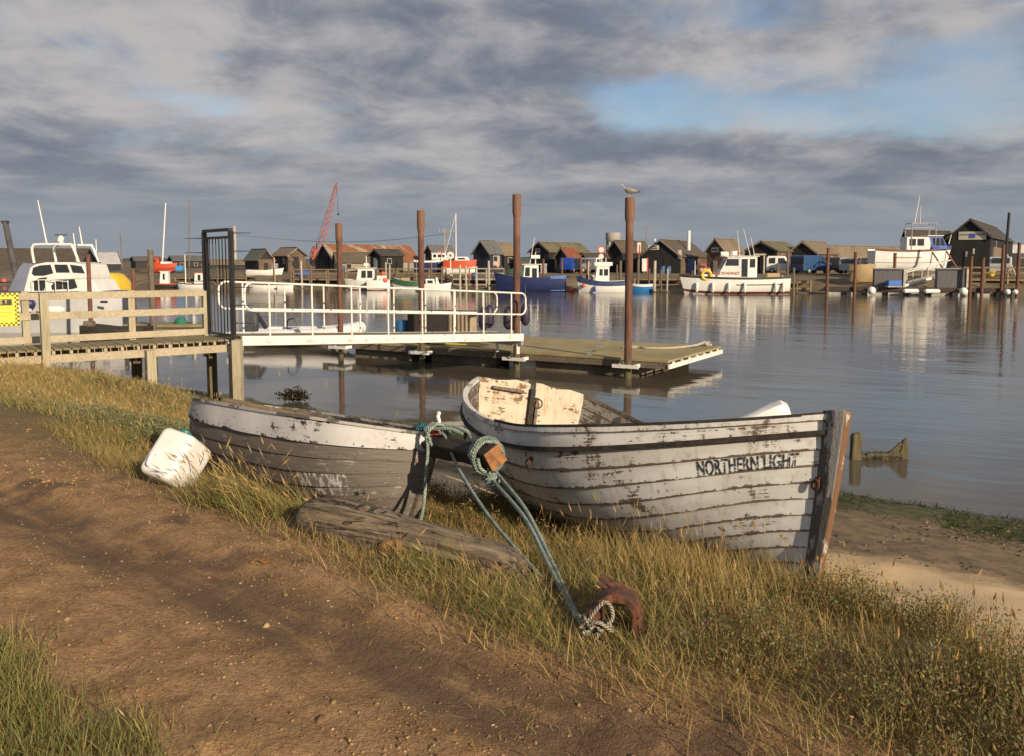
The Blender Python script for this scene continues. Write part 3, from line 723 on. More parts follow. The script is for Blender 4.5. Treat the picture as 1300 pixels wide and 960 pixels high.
# spar with ropes
spA = at_y(432, 543, 7.6); spB = at_y(629, 581, 5.45)
spar = thing('timber_spar', 'dark square timber with orange sawn end lying across the dinghy bow', 'timber', tuple(spB))
d = (spB - spA); spar.rotation_euler = d.to_track_quat('X', 'Z').to_euler()
L = d.length; mb = MB(); rings = []
for k in range(14):
    x = -L + L * k / 13; w = .062 + .006 * math.sin(k * 2.1); tw_ = R(28)
    rings.append([(x, w * 1.38 * math.cos(tw_ + a * math.pi / 4 + math.pi / 4 * 0), w * 1.38 * math.sin(tw_ + a * math.pi / 4)) for a in (1, 3, 5, 7)])
mb.loft(rings, cap=False)
o = mb.build('timber', M_dark, spar, bevel=.01)
mb = MB(); r0 = [(x, y, z) for x, y, z in rings[-1]]; mb.loft([r0, [(.004, y * .97, z * .97) for x, y, z in r0]]); mb.build('sawn_end', pbr('orange sawn timber end', (.36, .15, .05), .85, .3, 14, .004, 40, col2=(.15, .075, .035)), spar)
def coil(c, axis, r, turns, pitch, wob=.01, n=18, ph=0):
    """rope turns round an axis"""
    ax = Vector(axis).normalized(); u = ax.cross(Vector((0, 0, 1))).normalized(); v = u.cross(ax); rr = random.Random(int(r * 1e4) + turns)
    return [Vector(c) + ax * (pitch * k / n + rr.uniform(-wob, wob) * .4) + (u * math.cos(ph + 2 * math.pi * k / n) + v * math.sin(ph + 2 * math.pi * k / n)) * (r + rr.uniform(-wob, wob) * .5) for k in range(int(turns * n) + 1)]
ax = d.normalized(); kn = spB - ax * .11
gz = lambda x, y: float(ground_z(np.array([x]), np.array([y]))[0])
gend = at_y(747, 812, 3.53); gend.z = gz(gend.x, gend.y) + .03
knot_b = kn + Vector((.03, -.03, -.14))
l1 = at_y(700, 718, 4.55)
run_a = spline([kn + Vector((.02, -.09, -.06)), knot_b, at_y(665, 656, 4.82), at_y(697, 718, 4.30), at_y(727, 776, 3.8), gend], 10)
run_b = spline([kn + Vector((.05, -.07, -.07)), knot_b + Vector((.05, -.01, .02)), at_y(668, 648, 4.88), at_y(704, 720, 4.28), at_y(734, 783, 3.74), gend + Vector((.03, .01, 0))], 10)
rope('rope', [coil(kn - ax * .06, ax, .098, 4, .026, .012), coil(kn - ax * .01, ax, .118, 2, .02, .012, ph=1.0), coil(knot_b + Vector((0, 0, .02)), (.3, -.2, -1), .036, 3, .022, .008), run_a, run_b], .0122, R_teal)
tag(bpy.data.objects['rope'], 'doubled teal rope wound round the orange-ended timber and running down into the grass', 'rope')
kb = at_y(553, 553, 6.1)
run_c = spline([kb + Vector((.03, -.02, .02)), at_y(566, 556, 6.0), at_y(582, 595, 5.6), at_y(618, 652, 5.0), at_y(660, 703, 4.52), at_y(692, 738, 4.22)], 10)
rope('rope', [coil(kb - ax * .02, ax, .085, 3, .03, .014), spline([kb + Vector((-.05, .02, .06)), kb + Vector((.1, -.02, .075)), kb + Vector((.22, -.05, .045)), kb + Vector((.25, -.02, -.01))], 8),
              spline([kb + Vector((-.06, -.01, .05)), kb + Vector((.1, -.06, .06)), kb + Vector((.2, -.1, .03))], 8), run_c], .0115, R_teal)
tag(bpy.data.objects['rope.001'], 'teal rope lashed round the dinghy stem head and slanting down past the driftwood log', 'rope')
rope('rope', [spline([kb + Vector((-.06, -.05, .05)), at_y(543, 572, 5.98), at_y(541, 600, 5.95), at_y(538, 640, 5.9), at_y(530, 682, 5.8)], 9)], .012, R_teal)
tag(bpy.data.objects['rope.002'], 'pale green rope hanging straight down the face of the dinghy stem', 'rope')
R_blue = rope_mat('blue teal net', (.015, .055, .085), (.03, .14, .18))
rope('net_bundle', [coil(at_y(532, 552, 6.4), (1, -.6, 0), .05 + .012 * k, 3, .03, .03, ph=k) for k in range(3)], .011, R_blue)
tag(bpy.data.objects['net_bundle'], 'dark blue tangle of net and line on the dinghy foredeck behind the lashing', 'net')
cl = thing('fender_post', 'short twisted white upright stub standing behind the dinghy bow', 'stub', tuple(at_y(557, 550, 6.6)))
mb = MB(); mb.tube([(0.004 * math.sin(k), .004 * math.cos(k), .165 * k / 14) for k in range(15)], [.013 + .004 * (k % 2) for k in range(15)], 8); mb.build('stub', M_whitep, cl, smooth=True)

# driftwood log
la, lb = at_y(382, 664, 5.12), at_y(668, 728, 4.36)
la.z = max(la.z, gz(la.x, la.y) + .06); lb.z = max(lb.z, gz(lb.x, lb.y) + .05)
log = thing('driftwood_log', 'grey driftwood log with yellow lichen lying in the grass in front of the dinghy', 'log', tuple(la))
d = lb - la; mb = MB(); rings = []
U_ = d.normalized(); Vn = U_.cross(Vector((0, 0, 1))).normalized(); Wn = Vn.cross(U_)
for k in range(34):
    f = k / 33; c = d * f + Wn * (.015 * math.sin(f * 5) - .10 * max(0, f - .55) ** 1.5); rad = .105 + .03 * min(1, f * 5) - .055 * max(0, f - .35) + .010 * math.sin(f * 9)
    if k == 0: rad *= .55
    if k == 1: rad *= .85
    if k >= 31: rad *= (.9, .75, .45)[k - 31]
    ring_ = []
    for j in range(22):
        a = 2 * math.pi * j / 22; nn = float(fbm(np.array(math.cos(a) * 1.6 + 5), np.array(math.sin(a) * 1.6 + f * 2.2), 3, 4)) - .45
        groove = .012 * math.sin(a * 7 + f * 3) * math.sin(a * 3 + 1)
        ring_.append(c + (Vn * math.cos(a) * 1.04 + Wn * math.sin(a) * .98) * (rad + .05 * nn + groove * .9))
    rings.append(ring_)
mb.loft(rings)
M_log = bpy.data.materials.new('lichen driftwood'); M_log.use_nodes = True; t = NT(M_log.node_tree); b = t.n['Principled BSDF']; tc = t.new('ShaderNodeTexCoord')
rotz = math.atan2(d.y, d.x); v = t.mapping(tc.outputs['Object'], (1, 1, 1), rot=(0, 0, -rotz)); vg = t.mapping(v, (1.2, 16, 16)); g = t.noise(vg, 2.0, 7, .7, .5)
ln = t.noise(tc.outputs['Object'], 6, 6, .7); nz = t.new('ShaderNodeNewGeometry'); sp = t.new('ShaderNodeSeparateXYZ'); t.l.new(nz.outputs['Normal'], sp.inputs[0])
c = t.mix(t.ramp(g, .32, .66), (.27, .205, .14), (.085, .062, .044))
c = t.mix(t.math('MULTIPLY', t.ramp(ln, .52, .66), .55), c, (.24, .205, .075))
ck = t.noise(t.mapping(v, (.55, 7, 7)), 2.0, 4, .6, .8); crack = t.ramp(t.math('ABSOLUTE', t.math('SUBTRACT', ck, .5)), .022, .004)
c = t.mix(t.math('MULTIPLY', crack, .85), c, (.025, .018, .013))
t.l.new(c, b.inputs['Base Color']); b.inputs['Roughness'].default_value = .9
bp = t.new('ShaderNodeBump'); bp.inputs['Distance'].default_value = .02; t.l.new(t.math('SUBTRACT', t.math('ADD', g, t.math('MULTIPLY', ln, .4)), t.math('MULTIPLY', crack, .9)), bp.inputs['Height']); t.l.new(bp.outputs[0], b.inputs['Normal'])
mb.build('trunk', M_log, log, smooth=True, fixn=True)
pr = d * .52 - Vn * -.0 + Vector((-.07, -.09, -.02))
mb = MB(); mb.ball(pr, .075, 12, 8, (1.3, .5, .62)); mb.build('split_knot', pbr('broken orange heartwood', (.34, .17, .06), .9, .4, 16, .012, 30, col2=(.11, .055, .025)), log, smooth=True)

R_frayed = rope_mat('frayed grey rope', (.24, .21, .16), (.34, .30, .23))
# rusty iron mooring bracket
ib = at_y(783, 808, 3.6); ib.z = gz(ib.x, ib.y) - .02
iron = thing('iron_mooring', 'rusty arched iron mooring lug half hidden in the tall grass by the rope end', 'iron lug', tuple(ib), rz=R(-12))
mb = MB(); rings = []
for k in range(17):
    a = math.pi * (.02 + .96 * k / 16); ro, ri = .105, .07
    wv = .055 + .004 * math.sin(k * 2)
    rings.append([(math.cos(a) * ro, -wv, .10 + math.sin(a) * ro), (math.cos(a) * ri, -wv, .10 + math.sin(a) * ri), (math.cos(a) * ri, wv, .10 + math.sin(a) * ri), (math.cos(a) * ro, wv, .10 + math.sin(a) * ro)])
mb.loft(rings); mb.build('arch', M_rust, iron, bevel=.006)
MB().box((-.088, 0, .05), (.06, .11, .16)).build('leg', M_rust, iron, bevel=.008)
MB().box((.088, 0, .05), (.045, .11, .16)).build('leg', M_rust, iron, bevel=.008)
mb = MB(); mb.box((-.02, .17, .15), (.17, .08, .025), Matrix.Rotation(.35, 3, 'Y') @ Matrix.Rotation(.2, 3, 'X')); mb.build('plate', M_rust, iron, bevel=.005)
rope('rope', [coil(gend + Vector((.03, .02, .02)), (.2, .3, 1), .045 + .012 * k, 1, .02, .04, ph=k * 2) for k in range(3)] + [spline([ib + Vector((-.16, -.07, .02)), ib + Vector((-.12, -.08, .12)), ib + Vector((-.06, -.09, .19)), ib + Vector((-.03, -.09, .12)), ib + Vector((-.1, -.1, .03)), ib + Vector((0, -.1, .0))], 8)], .009, R_frayed)
tag(bpy.data.objects['rope.003'], 'frayed pale rope tangle tied to the rusty iron lug', 'rope')
rope('orange_line', [spline([at_z(318, 714, 1.43), at_z(326, 710, 1.435), at_z(334, 714, 1.43), at_z(342, 711, 1.435)], 8)], .005, rope_mat('orange twine', (.42, .16, .03), (.5, .25, .07)))
tag(bpy.data.objects['orange_line'], 'scrap of orange twine lying where the grass meets the dirt track', 'twine')

# remains of a wreck in the shallows
wp = at_z(1086, 583, 0); st_l = 'dark rotten square post standing in the shallows just past the white boat stem'
w1 = thing('rotten_post', st_l, 'post', tuple(wp)); mb = MB(); rings = []
for k, (h, w) in enumerate([(-.6, .075), (0, .075), (.2, .07), (.36, .072), (.40, .06)]): rings.append([(-w, -w * .8, h), (w, -w * .9, h), (w * 1.05, w, h + .015), (-w * .95, w, h - .01)])
mb.loft(rings); mb.build('post', M_algae, w1, bevel=.01)
wq = at_z(1143, 582, 0)
w2 = thing('wreck_stem', 'flared stump of a rotten boat stem rising from the water right of the white boat', 'wreck', tuple(wq)); mb = MB()
mb.loft([[(-.05, -.05, -.5), (.1, -.05, -.5), (.1, .05, -.5), (-.05, .05, -.5)], [(-.05, -.05, 0), (.1, -.05, 0), (.1, .05, 0), (-.05, .05, 0)], [(.0, -.045, .2), (.1, -.045, .2), (.1, .045, .2), (.0, .045, .2)], [(.03, -.03, .30), (.09, -.03, .32), (.09, .03, .32), (.03, .03, .28)]])
mb.build('post', M_algae, w2, bevel=.01)
mb = MB()
for k in range(5): mb.beam((-.02 + .02 * k, -.03 + .012 * k, .25 - .02 * k), (-.34 + .055 * k, -.05, -.05), .035, .02)
mb.build('rib_ends', M_algae, w2)
wk = thing('weedy_timber', 'weed-hung sunken timber joining the rotten post and the wreck stump', 'timber', tuple((wp + wq) / 2))
mb = MB(); pts = [wp.lerp(wq, k / 16) + Vector((0, 0, .02 + .04 * float(vnoise(np.array(k * .6), np.array(1.0))))) for k in range(17)]
mb.tube(pts, [.05 + .035 * random.random() for _ in pts], 8); wbuild(mb, 'timber', pbr('wet bladder wrack', (.035, .032, .016), .6, .4, 14, .02, 22, col2=(.07, .055, .025)), wk)

# ---- pontoon
NE = Vector((3.98, 21.96, 0)); e1 = Vector((-.86, .51, 0)).normalized(); e2 = Vector((.51, .86, 0)).normalized()
PL, PW_ = 11.8, 4.45
pon = thing('pontoon', 'floating landing pontoon with khaki deck and white channel end moored to rusty piles', 'pontoon', tuple(NE))
def pp(s, w, z): return NE + e1 * s + e2 * w + Vector((0, 0, z))
def slab(s0, s1, w0, w1, z0, z1): return MB().loft([[pp(s0, w0, z), pp(s1, w0, z), pp(s1, w1, z), pp(s0, w1, z)] for z in (z0, z1)])
wbuild(slab(0, PL, 0, PW_, .44, .50), 'deck', pbr('khaki gritted deck', (.33, .27, .13), .9, .18, .9, .004, 40, col2=(.25, .20, .10), thr=(.4, .65)), pon)
wbuild(slab(.0, PL, .02, .09, .27, .437), 'side_beam', M_old, pon)
wbuild(slab(.0, PL, PW_ - .09, PW_ - .02, .27, .437), 'side_beam', M_old, pon)
wbuild(slab(-.05, -.005, -.02, PW_ + .02, .28, .40), 'end_channel', M_white_rail, pon)
mb = MB()
for k in range(7): w = .25 + k * .62; wbuild(MB().beam(pp(-.03, w, .42), pp(-.03, w + .14, .42), .03, .05), 'end_bracket', M_white_rail, pon)
pass
M_float = pbr('grimy concrete float', (.20, .17, .13), .9, .3, 1.5, .01, 12, col2=(.11, .09, .065))
for s0, s1 in ((.9, 4.0), (5.3, 7.6), (8.4, 10.6)): wbuild(slab(s0, s1, .25, PW_ - .25, -.3, .265), 'float', M_float, pon)
wbuild(slab(4.0, 4.9, .3, .9, -.2, .25), 'float', pbr('white float', (.6, .6, .58), .6, .1, 3), pon)
def cleat(s, w):
    o = thing('cleat', '', 'cleat', tuple(pp(s, w, .50)), rz=math.atan2(e1.y, e1.x)); mb = MB()
    mb.box((0, 0, .012), (.16, .1, .022)); mb.box((-.05, 0, .06), (.03, .03, .09)); mb.box((.05, 0, .06), (.03, .03, .09))
    mb.tube([(-.19, 0, .125), (-.1, 0, .112), (.1, 0, .112), (.19, 0, .125)], [.012, .02, .02, .012], 8); mb.build('horn', M_galv, o, smooth=True); return o
CL = []
for s, w, l in ((3.6, PW_ - .2, 'steel cleat on the far edge of the pontoon, nearest the gangway'), (2.95, 2.2, 'steel cleat in the middle of the pontoon deck'), (2.3, .2, 'steel cleat on the near edge of the pontoon beside the gull pile'), (.35, PW_ - .3, 'steel cleat at the far corner of the pontoon with a rope tied to it')):
    o = cleat(s, w); o['label'] = l; CL.append(o)
rope('deck_rope', [spline([pp(.4, PW_ - .3, .63), pp(.55, PW_ - .8, .56), pp(1.0, PW_ - 1.6, .53), pp(1.6, PW_ - 1.9, .525), pp(1.9, PW_ - 1.8, .525), pp(2.3, PW_ - 2.0, .525), pp(2.0, PW_ - 1.7, .53)], 8), coil(CL[3].location + Vector((-.05, 0, .05)), (1, .2, .2), .06, 4, .04, .03)], .035, R_pale)
tag(bpy.data.objects['deck_rope'], 'thick pale mooring rope snaking over the pontoon deck from the corner cleat', 'rope')

# ---- rusty piles
def pile(u, s, top_v, r, label, brk=True):
    s = min((abs(650 + F * pp(q, -.24, 0).x / (pp(q, -.24, 0).y * ct_ + 3 * st_) - u), q) for q in np.linspace(.5, 12.5, 1200))[1]; c = pp(s, -.24, 0); Yd = c.y; zt = 3 + (333 - top_v) / F * Yd
    r *= .88
    o = thing('steel_pile', label, 'pile', (c.x, c.y, 0), group='rusty steel piles along the pontoon')
    mb = MB(); mb.tube([(0, 0, -1.5), (0, 0, zt - .62)], [r, r], 18); mb.build('pile_tube', M_pile, o, smooth=True)
    mb = MB(); mb.tube([(0, 0, zt - .64), (0, 0, zt - .5), (0, 0, zt - .02), (0, 0, zt)], [r * 1.01, r * 1.28, r * 1.28, r * 1.05], 18); mb.build('pile_cap', M_pile, o, smooth=True)
    if brk:
        mb = MB(); q = lambda a, w: Vector((0, 0, 0)) + e1 * a + e2 * w
        for a in (-.22, .22):
            mb.beam(q(a, -.05) + Vector((0, 0, .33)), q(a, .24) + Vector((0, 0, .33)), .05, .09)
        mb.beam(q(-.36, -.17) + Vector((0, 0, .33)), q(.36, -.17) + Vector((0, 0, .33)), .05, .09); mb.build('guide_bracket', M_white_rail, o)
    return o, zt
M_pile = bpy.data.materials.new('rusted pile'); M_pile.use_nodes = True; t = NT(M_pile.node_tree); b = t.n['Principled BSDF']; g = t.new('ShaderNodeNewGeometry'); sp = t.new('ShaderNodeSeparateXYZ'); t.l.new(g.outputs['Position'], sp.inputs[0])
tc = t.new('ShaderNodeTexCoord'); n = t.noise(t.mapping(tc.outputs['Object'], (5, 5, .6)), 2.2, 7, .72, .4); zz = t.math('ADD', sp.outputs[2], t.math('MULTIPLY', t.math('SUBTRACT', n, .5), .7))
c = t.mix(t.ramp(n, .35, .68), (.165, .072, .04), (.062, .032, .025)); c = t.mix(t.ramp(zz, 3.6, 3.9), c, t.mix(t.ramp(n, .4, .6), (.15, .085, .06), (.20, .10, .06)))
c = t.mix(t.ramp(zz, .75, .35), c, (.085, .075, .035)); t.l.new(c, b.inputs['Base Color']); b.inputs['Roughness'].default_value = .8
p1_, z1_ = pile(797, 1.18, 252, .112, 'rusty steel pile with a gull perched on it at the outer end of the pontoon')
pile(656, 4.15, 248, .108, 'rusty steel pile beside the lower end of the white gangway')
pile(536, 6.7, 268, .10, 'rusty steel pile behind the middle of the white gangway')
pile(433, 9.1, 284, .095, 'rusty steel pile behind the left third of the gangway, shortest of the four')
# gull
gl = thing('gull', 'grey and white gull standing on the cap of the outermost rusty pile', 'gull', (p1_.location.x - .02, p1_.location.y, z1_), rz=R(180))
G_body = pbr('gull grey feathers', (.25, .225, .20), .8, .2, 14); G_white = pbr('gull white feathers', (.75, .73, .68), .8, .05, 8); G_dark = plain('gull dark wing tips', (.03, .03, .03), .7)
rings = []
for x, z, ry, rz_ in [(-.24, .135, .006, .004), (-.2, .137, .03, .018), (-.12, .15, .062, .05), (-.03, .165, .078, .072), (.06, .178, .074, .076), (.115, .20, .055, .062), (.14, .24, .036, .042), (.148, .275, .034, .036), (.165, .30, .036, .033), (.185, .305, .028, .026), (.205, .30, .012, .012)]:
    rings.append([(x + (.03 * math.cos(a) if x > .1 and x < .16 else 0), ry * math.sin(a), z + rz_ * math.cos(a)) for a in [2 * math.pi * k / 12 for k in range(12)]])
o = MB().loft(rings).build('gull_body', G_white, gl, smooth=True)
o.data.materials.append(G_body)
for p_ in o.data.polygons:
    if p_.center.x < .115: p_.material_index = 1
for sd in (1, -1):
    mb = MB(); rings = [[(x, sd * (y + .012 * math.sin(a)), z + h * math.cos(a)) for a in [2 * math.pi * k / 8 for k in range(8)]] for x, y, z, h in [(.09, .062, .2, .015), (.04, .078, .2, .045), (-.08, .068, .175, .042), (-.2, .035, .148, .025), (-.29, .012, .135, .006)]]
    o = mb.loft(rings).build('wing', G_body, gl, smooth=True); o.data.materials.append(G_dark)
    for p_ in o.data.polygons:
        if p_.center.x < -.17: p_.material_index = 1
    mb = MB(); mb.tube([(.0, sd * .03, .12), (.005, sd * .03, .07), (0, sd * .03, .008)], .006, 6); mb.tube([(0, sd * .03, .006), (.035, sd * .04, .004)], [.006, .012], 6, flat=.4); mb.build('leg', plain('gull leg', (.45, .28, .22), .6), gl)
MB().tube([(.2, 0, .30), (.235, 0, .296), (.252, 0, .288)], [.009, .007, .002], 6).build('bill', plain('gull bill', (.55, .38, .06), .5), gl)
for sd in (1, -1): MB().ball((.185, sd * .026, .312), .005, 8, 6).build('eye', G_dark, gl)

# ---- gangway
g0 = Vector((-5.52, 17.62, 1.42)); g1 = Vector((.30, 23.55, .98)); gd = (g1 - g0); gx = Vector((gd.x, gd.y, 0)).normalized(); gw = Vector((-gx.y, gx.x, 0)); GW = 1.02
gang = thing('gangway', 'white railed aluminium gangway sloping from the jetty gate down to the pontoon', 'gangway', tuple(g0))
def gp(f, w, z): return g0 + gd * f + gw * w + Vector((0, 0, z))
for w in (0, GW): wbuild(MB().beam(gp(0, w, -.02), gp(1, w, -.02), .06, .20), 'side_beam', M_white_rail, gang, bevel=.008)
wbuild(MB().loft([[gp(0, .05, z), gp(1, .05, z), gp(1, GW - .05, z), gp(0, GW - .05, z)] for z in (.05, .075)]), 'walkway', M_deckw, gang)
n_b = 8
for w, sgn in ((0, -1), (GW, 1)):
    wo = sgn * .045
    rail = [gp(.985, w + wo, .62)] ; r_ = .024
    path = []
    H1, H0 = 1.18, .60
    for a in range(7): th = math.pi / 2 + math.pi / 2 * a / 6; path.append(gp(.03, w + wo, 0) + gx * (.18 * math.cos(th) - .0) + Vector((0, 0, H1 - .18 + .18 * math.sin(th))))
    for a in range(7): th = math.pi + math.pi / 2 * a / 6; path.append(gp(.03, w + wo, 0) + gx * (.18 * math.cos(th)) + Vector((0, 0, H0 + .18 + .18 * math.sin(th))))
    path2 = []
    for a in range(7): th = -math.pi / 2 + math.pi / 2 * a / 6; path2.append(gp(.985, w + wo, 0) + gx * (.18 * math.cos(th)) + Vector((0, 0, H0 + .18 + .18 * math.sin(th))))
    for a in range(7): th = math.pi / 2 * a / 6; path2.append(gp(.985, w + wo, 0) + gx * (.18 * math.cos(th)) + Vector((0, 0, H1 - .18 + .18 * math.sin(th))))
    wbuild(MB().tube(path + path2, r_, 8, closed=True), 'handrail', M_white_rail, gang, smooth=True)
    for k in range(n_b):
        f = .075 + .865 * k / (n_b - 1)
        wbuild(MB().tube([gp(f, w + wo, -.05), gp(f, w + wo, H1)], .02, 8), 'rail_post', M_white_rail, gang, smooth=True)
        wbuild(MB().box(gp(f, w + wo * .8, -.0), (.13, .05, .09), Matrix.Rotation(math.atan2(gx.y, gx.x), 3, 'Z')), 'post_foot', M_white_rail, gang)
wbuild(MB().beam(gp(.99, -.05, -.18), gp(.99, GW + .05, -.18), .1, .12), 'end_roller', M_galv, gang)
for w in (.1, GW - .1): wbuild(MB().beam(gp(.99, w, -.2), gp(.99, w, -.48), .08, .08), 'end_support', M_white_rail, gang)
# fenders hanging at its lower end
M_fend = pbr('dark purple fender', (.035, .028, .055), .5, .1, 3)
for i, (u, v0, w, l) in enumerate(((614, 390, GW, 'leftmost of the dark purple fenders hanging by the gangway end'), (621, 387, GW, 'second from the left of the dark purple fenders by the gangway end'), (645, 389, GW + .1, 'dark purple fender left of the white box at the gangway end'), (654, 391, GW + .35, 'dark purple fender half hidden behind the white box'), (667, 384, GW + .2, 'rightmost dark purple fender hanging by the gangway end'))):
    f = .84 + .035 * i; c = gp(f, w + .12, 0); Yd = c.y + .3; p = at_y(u, v0, Yd); o = thing('fender', l, 'fender', tuple(p), group='fenders by the gangway end')
    k = Yd / F; mb = MB(); mb.tube([(0, 0, .0), (0, 0, -2 * k), (0, 0, -5 * k), (0, 0, -10 * k), (0, 0, -24 * k), (0, 0, -28 * k), (0, 0, -30 * k)], [.02, .07, .115, .135, .135, .08, .02], 12); mb.build('fender_body', M_fend, o, smooth=True)
    MB().tube([(0, 0, 0), (0, .02, 22 * k)], .008, 5).build('lanyard', R_pale, o)
wb = thing('white_box', 'small white cabinet standing between the fenders at the gangway end', 'cabinet', tuple(pp(5.35, 1.5, .5)))
MB().box((0, 0, .35), (.26, .2, .7)).build('cabinet_body', M_whitep, wb, bevel=.02); MB().box((0, 0, .72), (.3, .24, .04)).build('lid', M_whitep, wb, bevel=.01)
# store box, barrel, kayak on the pontoon
bx = thing('storage_box', 'dark storage bin with a pale ribbed end standing on the left of the pontoon', 'bin', tuple(pp(9.0, 2.8, .5)), rz=R(-18))
MB().box((-.35, 0, .42), (1.45, .9, .84)).build('bin_body', plain('dark brown bin', (.035, .028, .028), .7), bx, bevel=.02)
MB().box((.72, 0, .42), (.68, .92, .82)).build('bin_end', pbr('pale slatted end', (.36, .29, .20), .8, .2, 5), bx, bevel=.02)
mb = MB()
for k in range(5): mb.box((.44 + k * .14, -.475, .42), (.03, .03, .8))
mb.build('end_slats', plain('dark slats', (.12, .09, .06), .8), bx)
MB().box((.15, 0, .86), (2.5, .98, .04)).build('lid', plain('dark lid', (.05, .04, .04), .7), bx)
br = thing('barrel', 'small blue plastic barrel beside the dark storage bin', 'barrel', tuple(pp(10.35, 2.4, .5)))
MB().tube([(0, 0, 0), (0, 0, .05), (0, 0, .3), (0, 0, .5), (0, 0, .55)], [.2, .24, .26, .24, .2], 14).build('barrel_body', plain('blue plastic', (.03, .12, .27), .4), br, smooth=True)
ky = thing('kayak', 'low blue kayak lying on the pontoon under the gangway', 'kayak', tuple(pp(8.0, .75, .5)), rz=math.atan2(e1.y, e1.x))
MB().loft([[(x, -w, .06), (x, -w * .7, .2 * h), (x, w * .7, .2 * h), (x, w, .06), (x, 0, 0)] for x, w, h in ((-1.2, .02, .6), (-.7, .22, 1), (0, .3, 1.05), (.7, .22, 1), (1.2, .02, .6))]).build('kayak_hull', plain('dark blue gelcoat', (.03, .06, .22), .35), ky, smooth=True)
pdl = thing('paddle', 'yellow pole lying next to the blue kayak on the pontoon', 'pole', tuple(pp(6.9, .5, .55)), rz=math.atan2(e1.y, e1.x)); MB().tube([(-.9, 0, 0), (.9, .05, 0)], .03, 8).build('shaft', plain('yellow pole', (.6, .45, .05), .5), pdl)

# ---- jetty
jb0 = at_z(0, 440, 1.45); jb1 = at_z(287, 425, 1.45); jf1 = at_z(284, 434, 1.43); jx = (jb1 - jb0); jx.z = 0; jx.normalize(); jn = Vector((jx.y, -jx.x, 0))
jb0 = jb0 - jx * 3.0; JL = (jb1 - jb0).length; JW = 1.12
jet = thing('jetty', 'weathered plank footway jetty on timber legs leading to the black gate', 'jetty', tuple(jb0))
def jp(s, w, z): return Vector((jb0.x, jb0.y, 0)) + jx * s + jn * w + Vector((0, 0, z))
JA = math.atan2(jx.y, jx.x); JR = Matrix.Rotation(JA, 3, 'Z')
nb = int(JL / .145)
mb = MB()
for k in range(nb):
    s = (k + .5) * JL / nb; mb.box(jp(s, JW / 2, 1.43 + random.uniform(-.004, .004)), (.128, JW + random.uniform(-.02, .03), .034), JR)
dk = wbuild(mb, 'deck', M_deckw, jet)
mb = MB()
for k in range(int(JL / .29)): wbuild(MB().box(jp(.2 + k * .29, JW - .02, 1.375), (.05, .06, .07), JR), 'deck_block', M_pine, jet)
for w in (.06, JW - .04): wbuild(MB().beam(jp(0, w, 1.265), jp(JL - .05, w, 1.265), .06, .15), 'stringer', M_pine, jet, bevel=.004)
def jpost(u, w, z0, z1, nm='rail_post', wd=.125, m=None):
    # post on the line w, where it appears at column u
    best = min(((abs(650 + F * (q := jp(s, w, 1.5)).x / (q.y * ct_ - (1.5 - HE) * st_) - u), s) for s in np.linspace(0, JL, 600)))[1]
    q = jp(best, w, 0)
    if z0 is None: z0 = gz(q.x, q.y) - .3
    wbuild(MB().box(q + Vector((0, 0, (z0 + z1) / 2)), (wd, wd, z1 - z0), JR), nm, m or M_pineV, jet, bevel=.006); return best
sA = jpost(34, -.07, 1.0, 2.46); sB = jpost(168, -.07, 1.0, 2.44); jpost(262, -.07, 1.0, 2.4); jpost(-60, -.07, 1.0, 2.46)
jpost(58, JW + .07, None, 2.46, wd=.135)
for u, w in ((190, JW + .07), (172, .0), (268, .0), (296, JW + .07), (40, .0), (-60, JW)): jpost(u, w, None, 1.33 if u > 0 else 1.2, 'leg', .17, M_algae if w < .5 else M_pineV)
for z in (2.36, 1.98): 
    wbuild(MB().beam(jp(0, -.0, z), jp(JL - .45, -.0, z), .045, .135), 'rail', M_pine, jet, bevel=.004)
wbuild(MB().beam(jp(0, -.0, 1.54), jp(JL - .45, -.0, 1.54), .045, .13), 'toe_board', M_pine, jet, bevel=.004)
# warning sign
sc_ = jp(sA - .62, .06, 2.13); sgn = thing('warning_sign', 'yellow warning sign with checkered border fixed to the jetty rails', 'sign', tuple(sc_), rz=JA)
def checker():
    m = bpy.data.materials.new('yellow black checker'); m.use_nodes = True; t = NT(m.node_tree); b = t.n['Principled BSDF']; tc = t.new('ShaderNodeTexCoord')
    ck = t.new('ShaderNodeTexChecker'); ck.inputs['Scale'].default_value = 26; t.l.new(t.mapping(tc.outputs['Object'], (1, 0, 1), (.0, .5, 0)), ck.inputs[0]); ck.inputs[1].default_value = (.80, .66, .03, 1); ck.inputs[2].default_value = (.05, .05, .015, 1)
    t.l.new(ck.outputs[0], b.inputs['Base Color']); b.inputs['Roughness'].default_value = .5; return m
MB().box((0, 0, 0), (1.0, .012, .62)).build('sign_border', checker(), sgn)
MB().box((0, -.009, .0), (.86, .006, .48)).build('sign_face', plain('sign yellow', (.82, .70, .05), .5), sgn)
MB().box((.02, -.0145, .135), (.74, .005, .115)).build('sign_banner', plain('sign black', (.03, .02, .015), .5), sgn)
def text(body, size, loc, m, parent, name, rot=(math.pi / 2, 0, 0), ext=.002, sx=1.0):
    cu = bpy.data.curves.new(name, 'FONT'); cu.body = body; cu.size = size; cu.align_x = 'CENTER'; cu.align_y = 'CENTER'; cu.extrude = ext
    o = bpy.data.objects.new('tmp', cu); COL.objects.link(o); dg = bpy.context.evaluated_depsgraph_get(); me = bpy.data.meshes.new_from_object(o.evaluated_get(dg)); bpy.data.objects.remove(o)
    me.materials.append(m); o = bpy.data.objects.new(name, me); COL.objects.link(o); o.parent = parent; o.location = loc; o.rotation_euler = rot; o.scale = (sx, 1, 1); return o
text('BEWARE !', .105, (.02, -.019, .135), plain('sign letter yellow', (.85, .75, .2), .5), sgn, 'sign_lettering', sx=1.25)
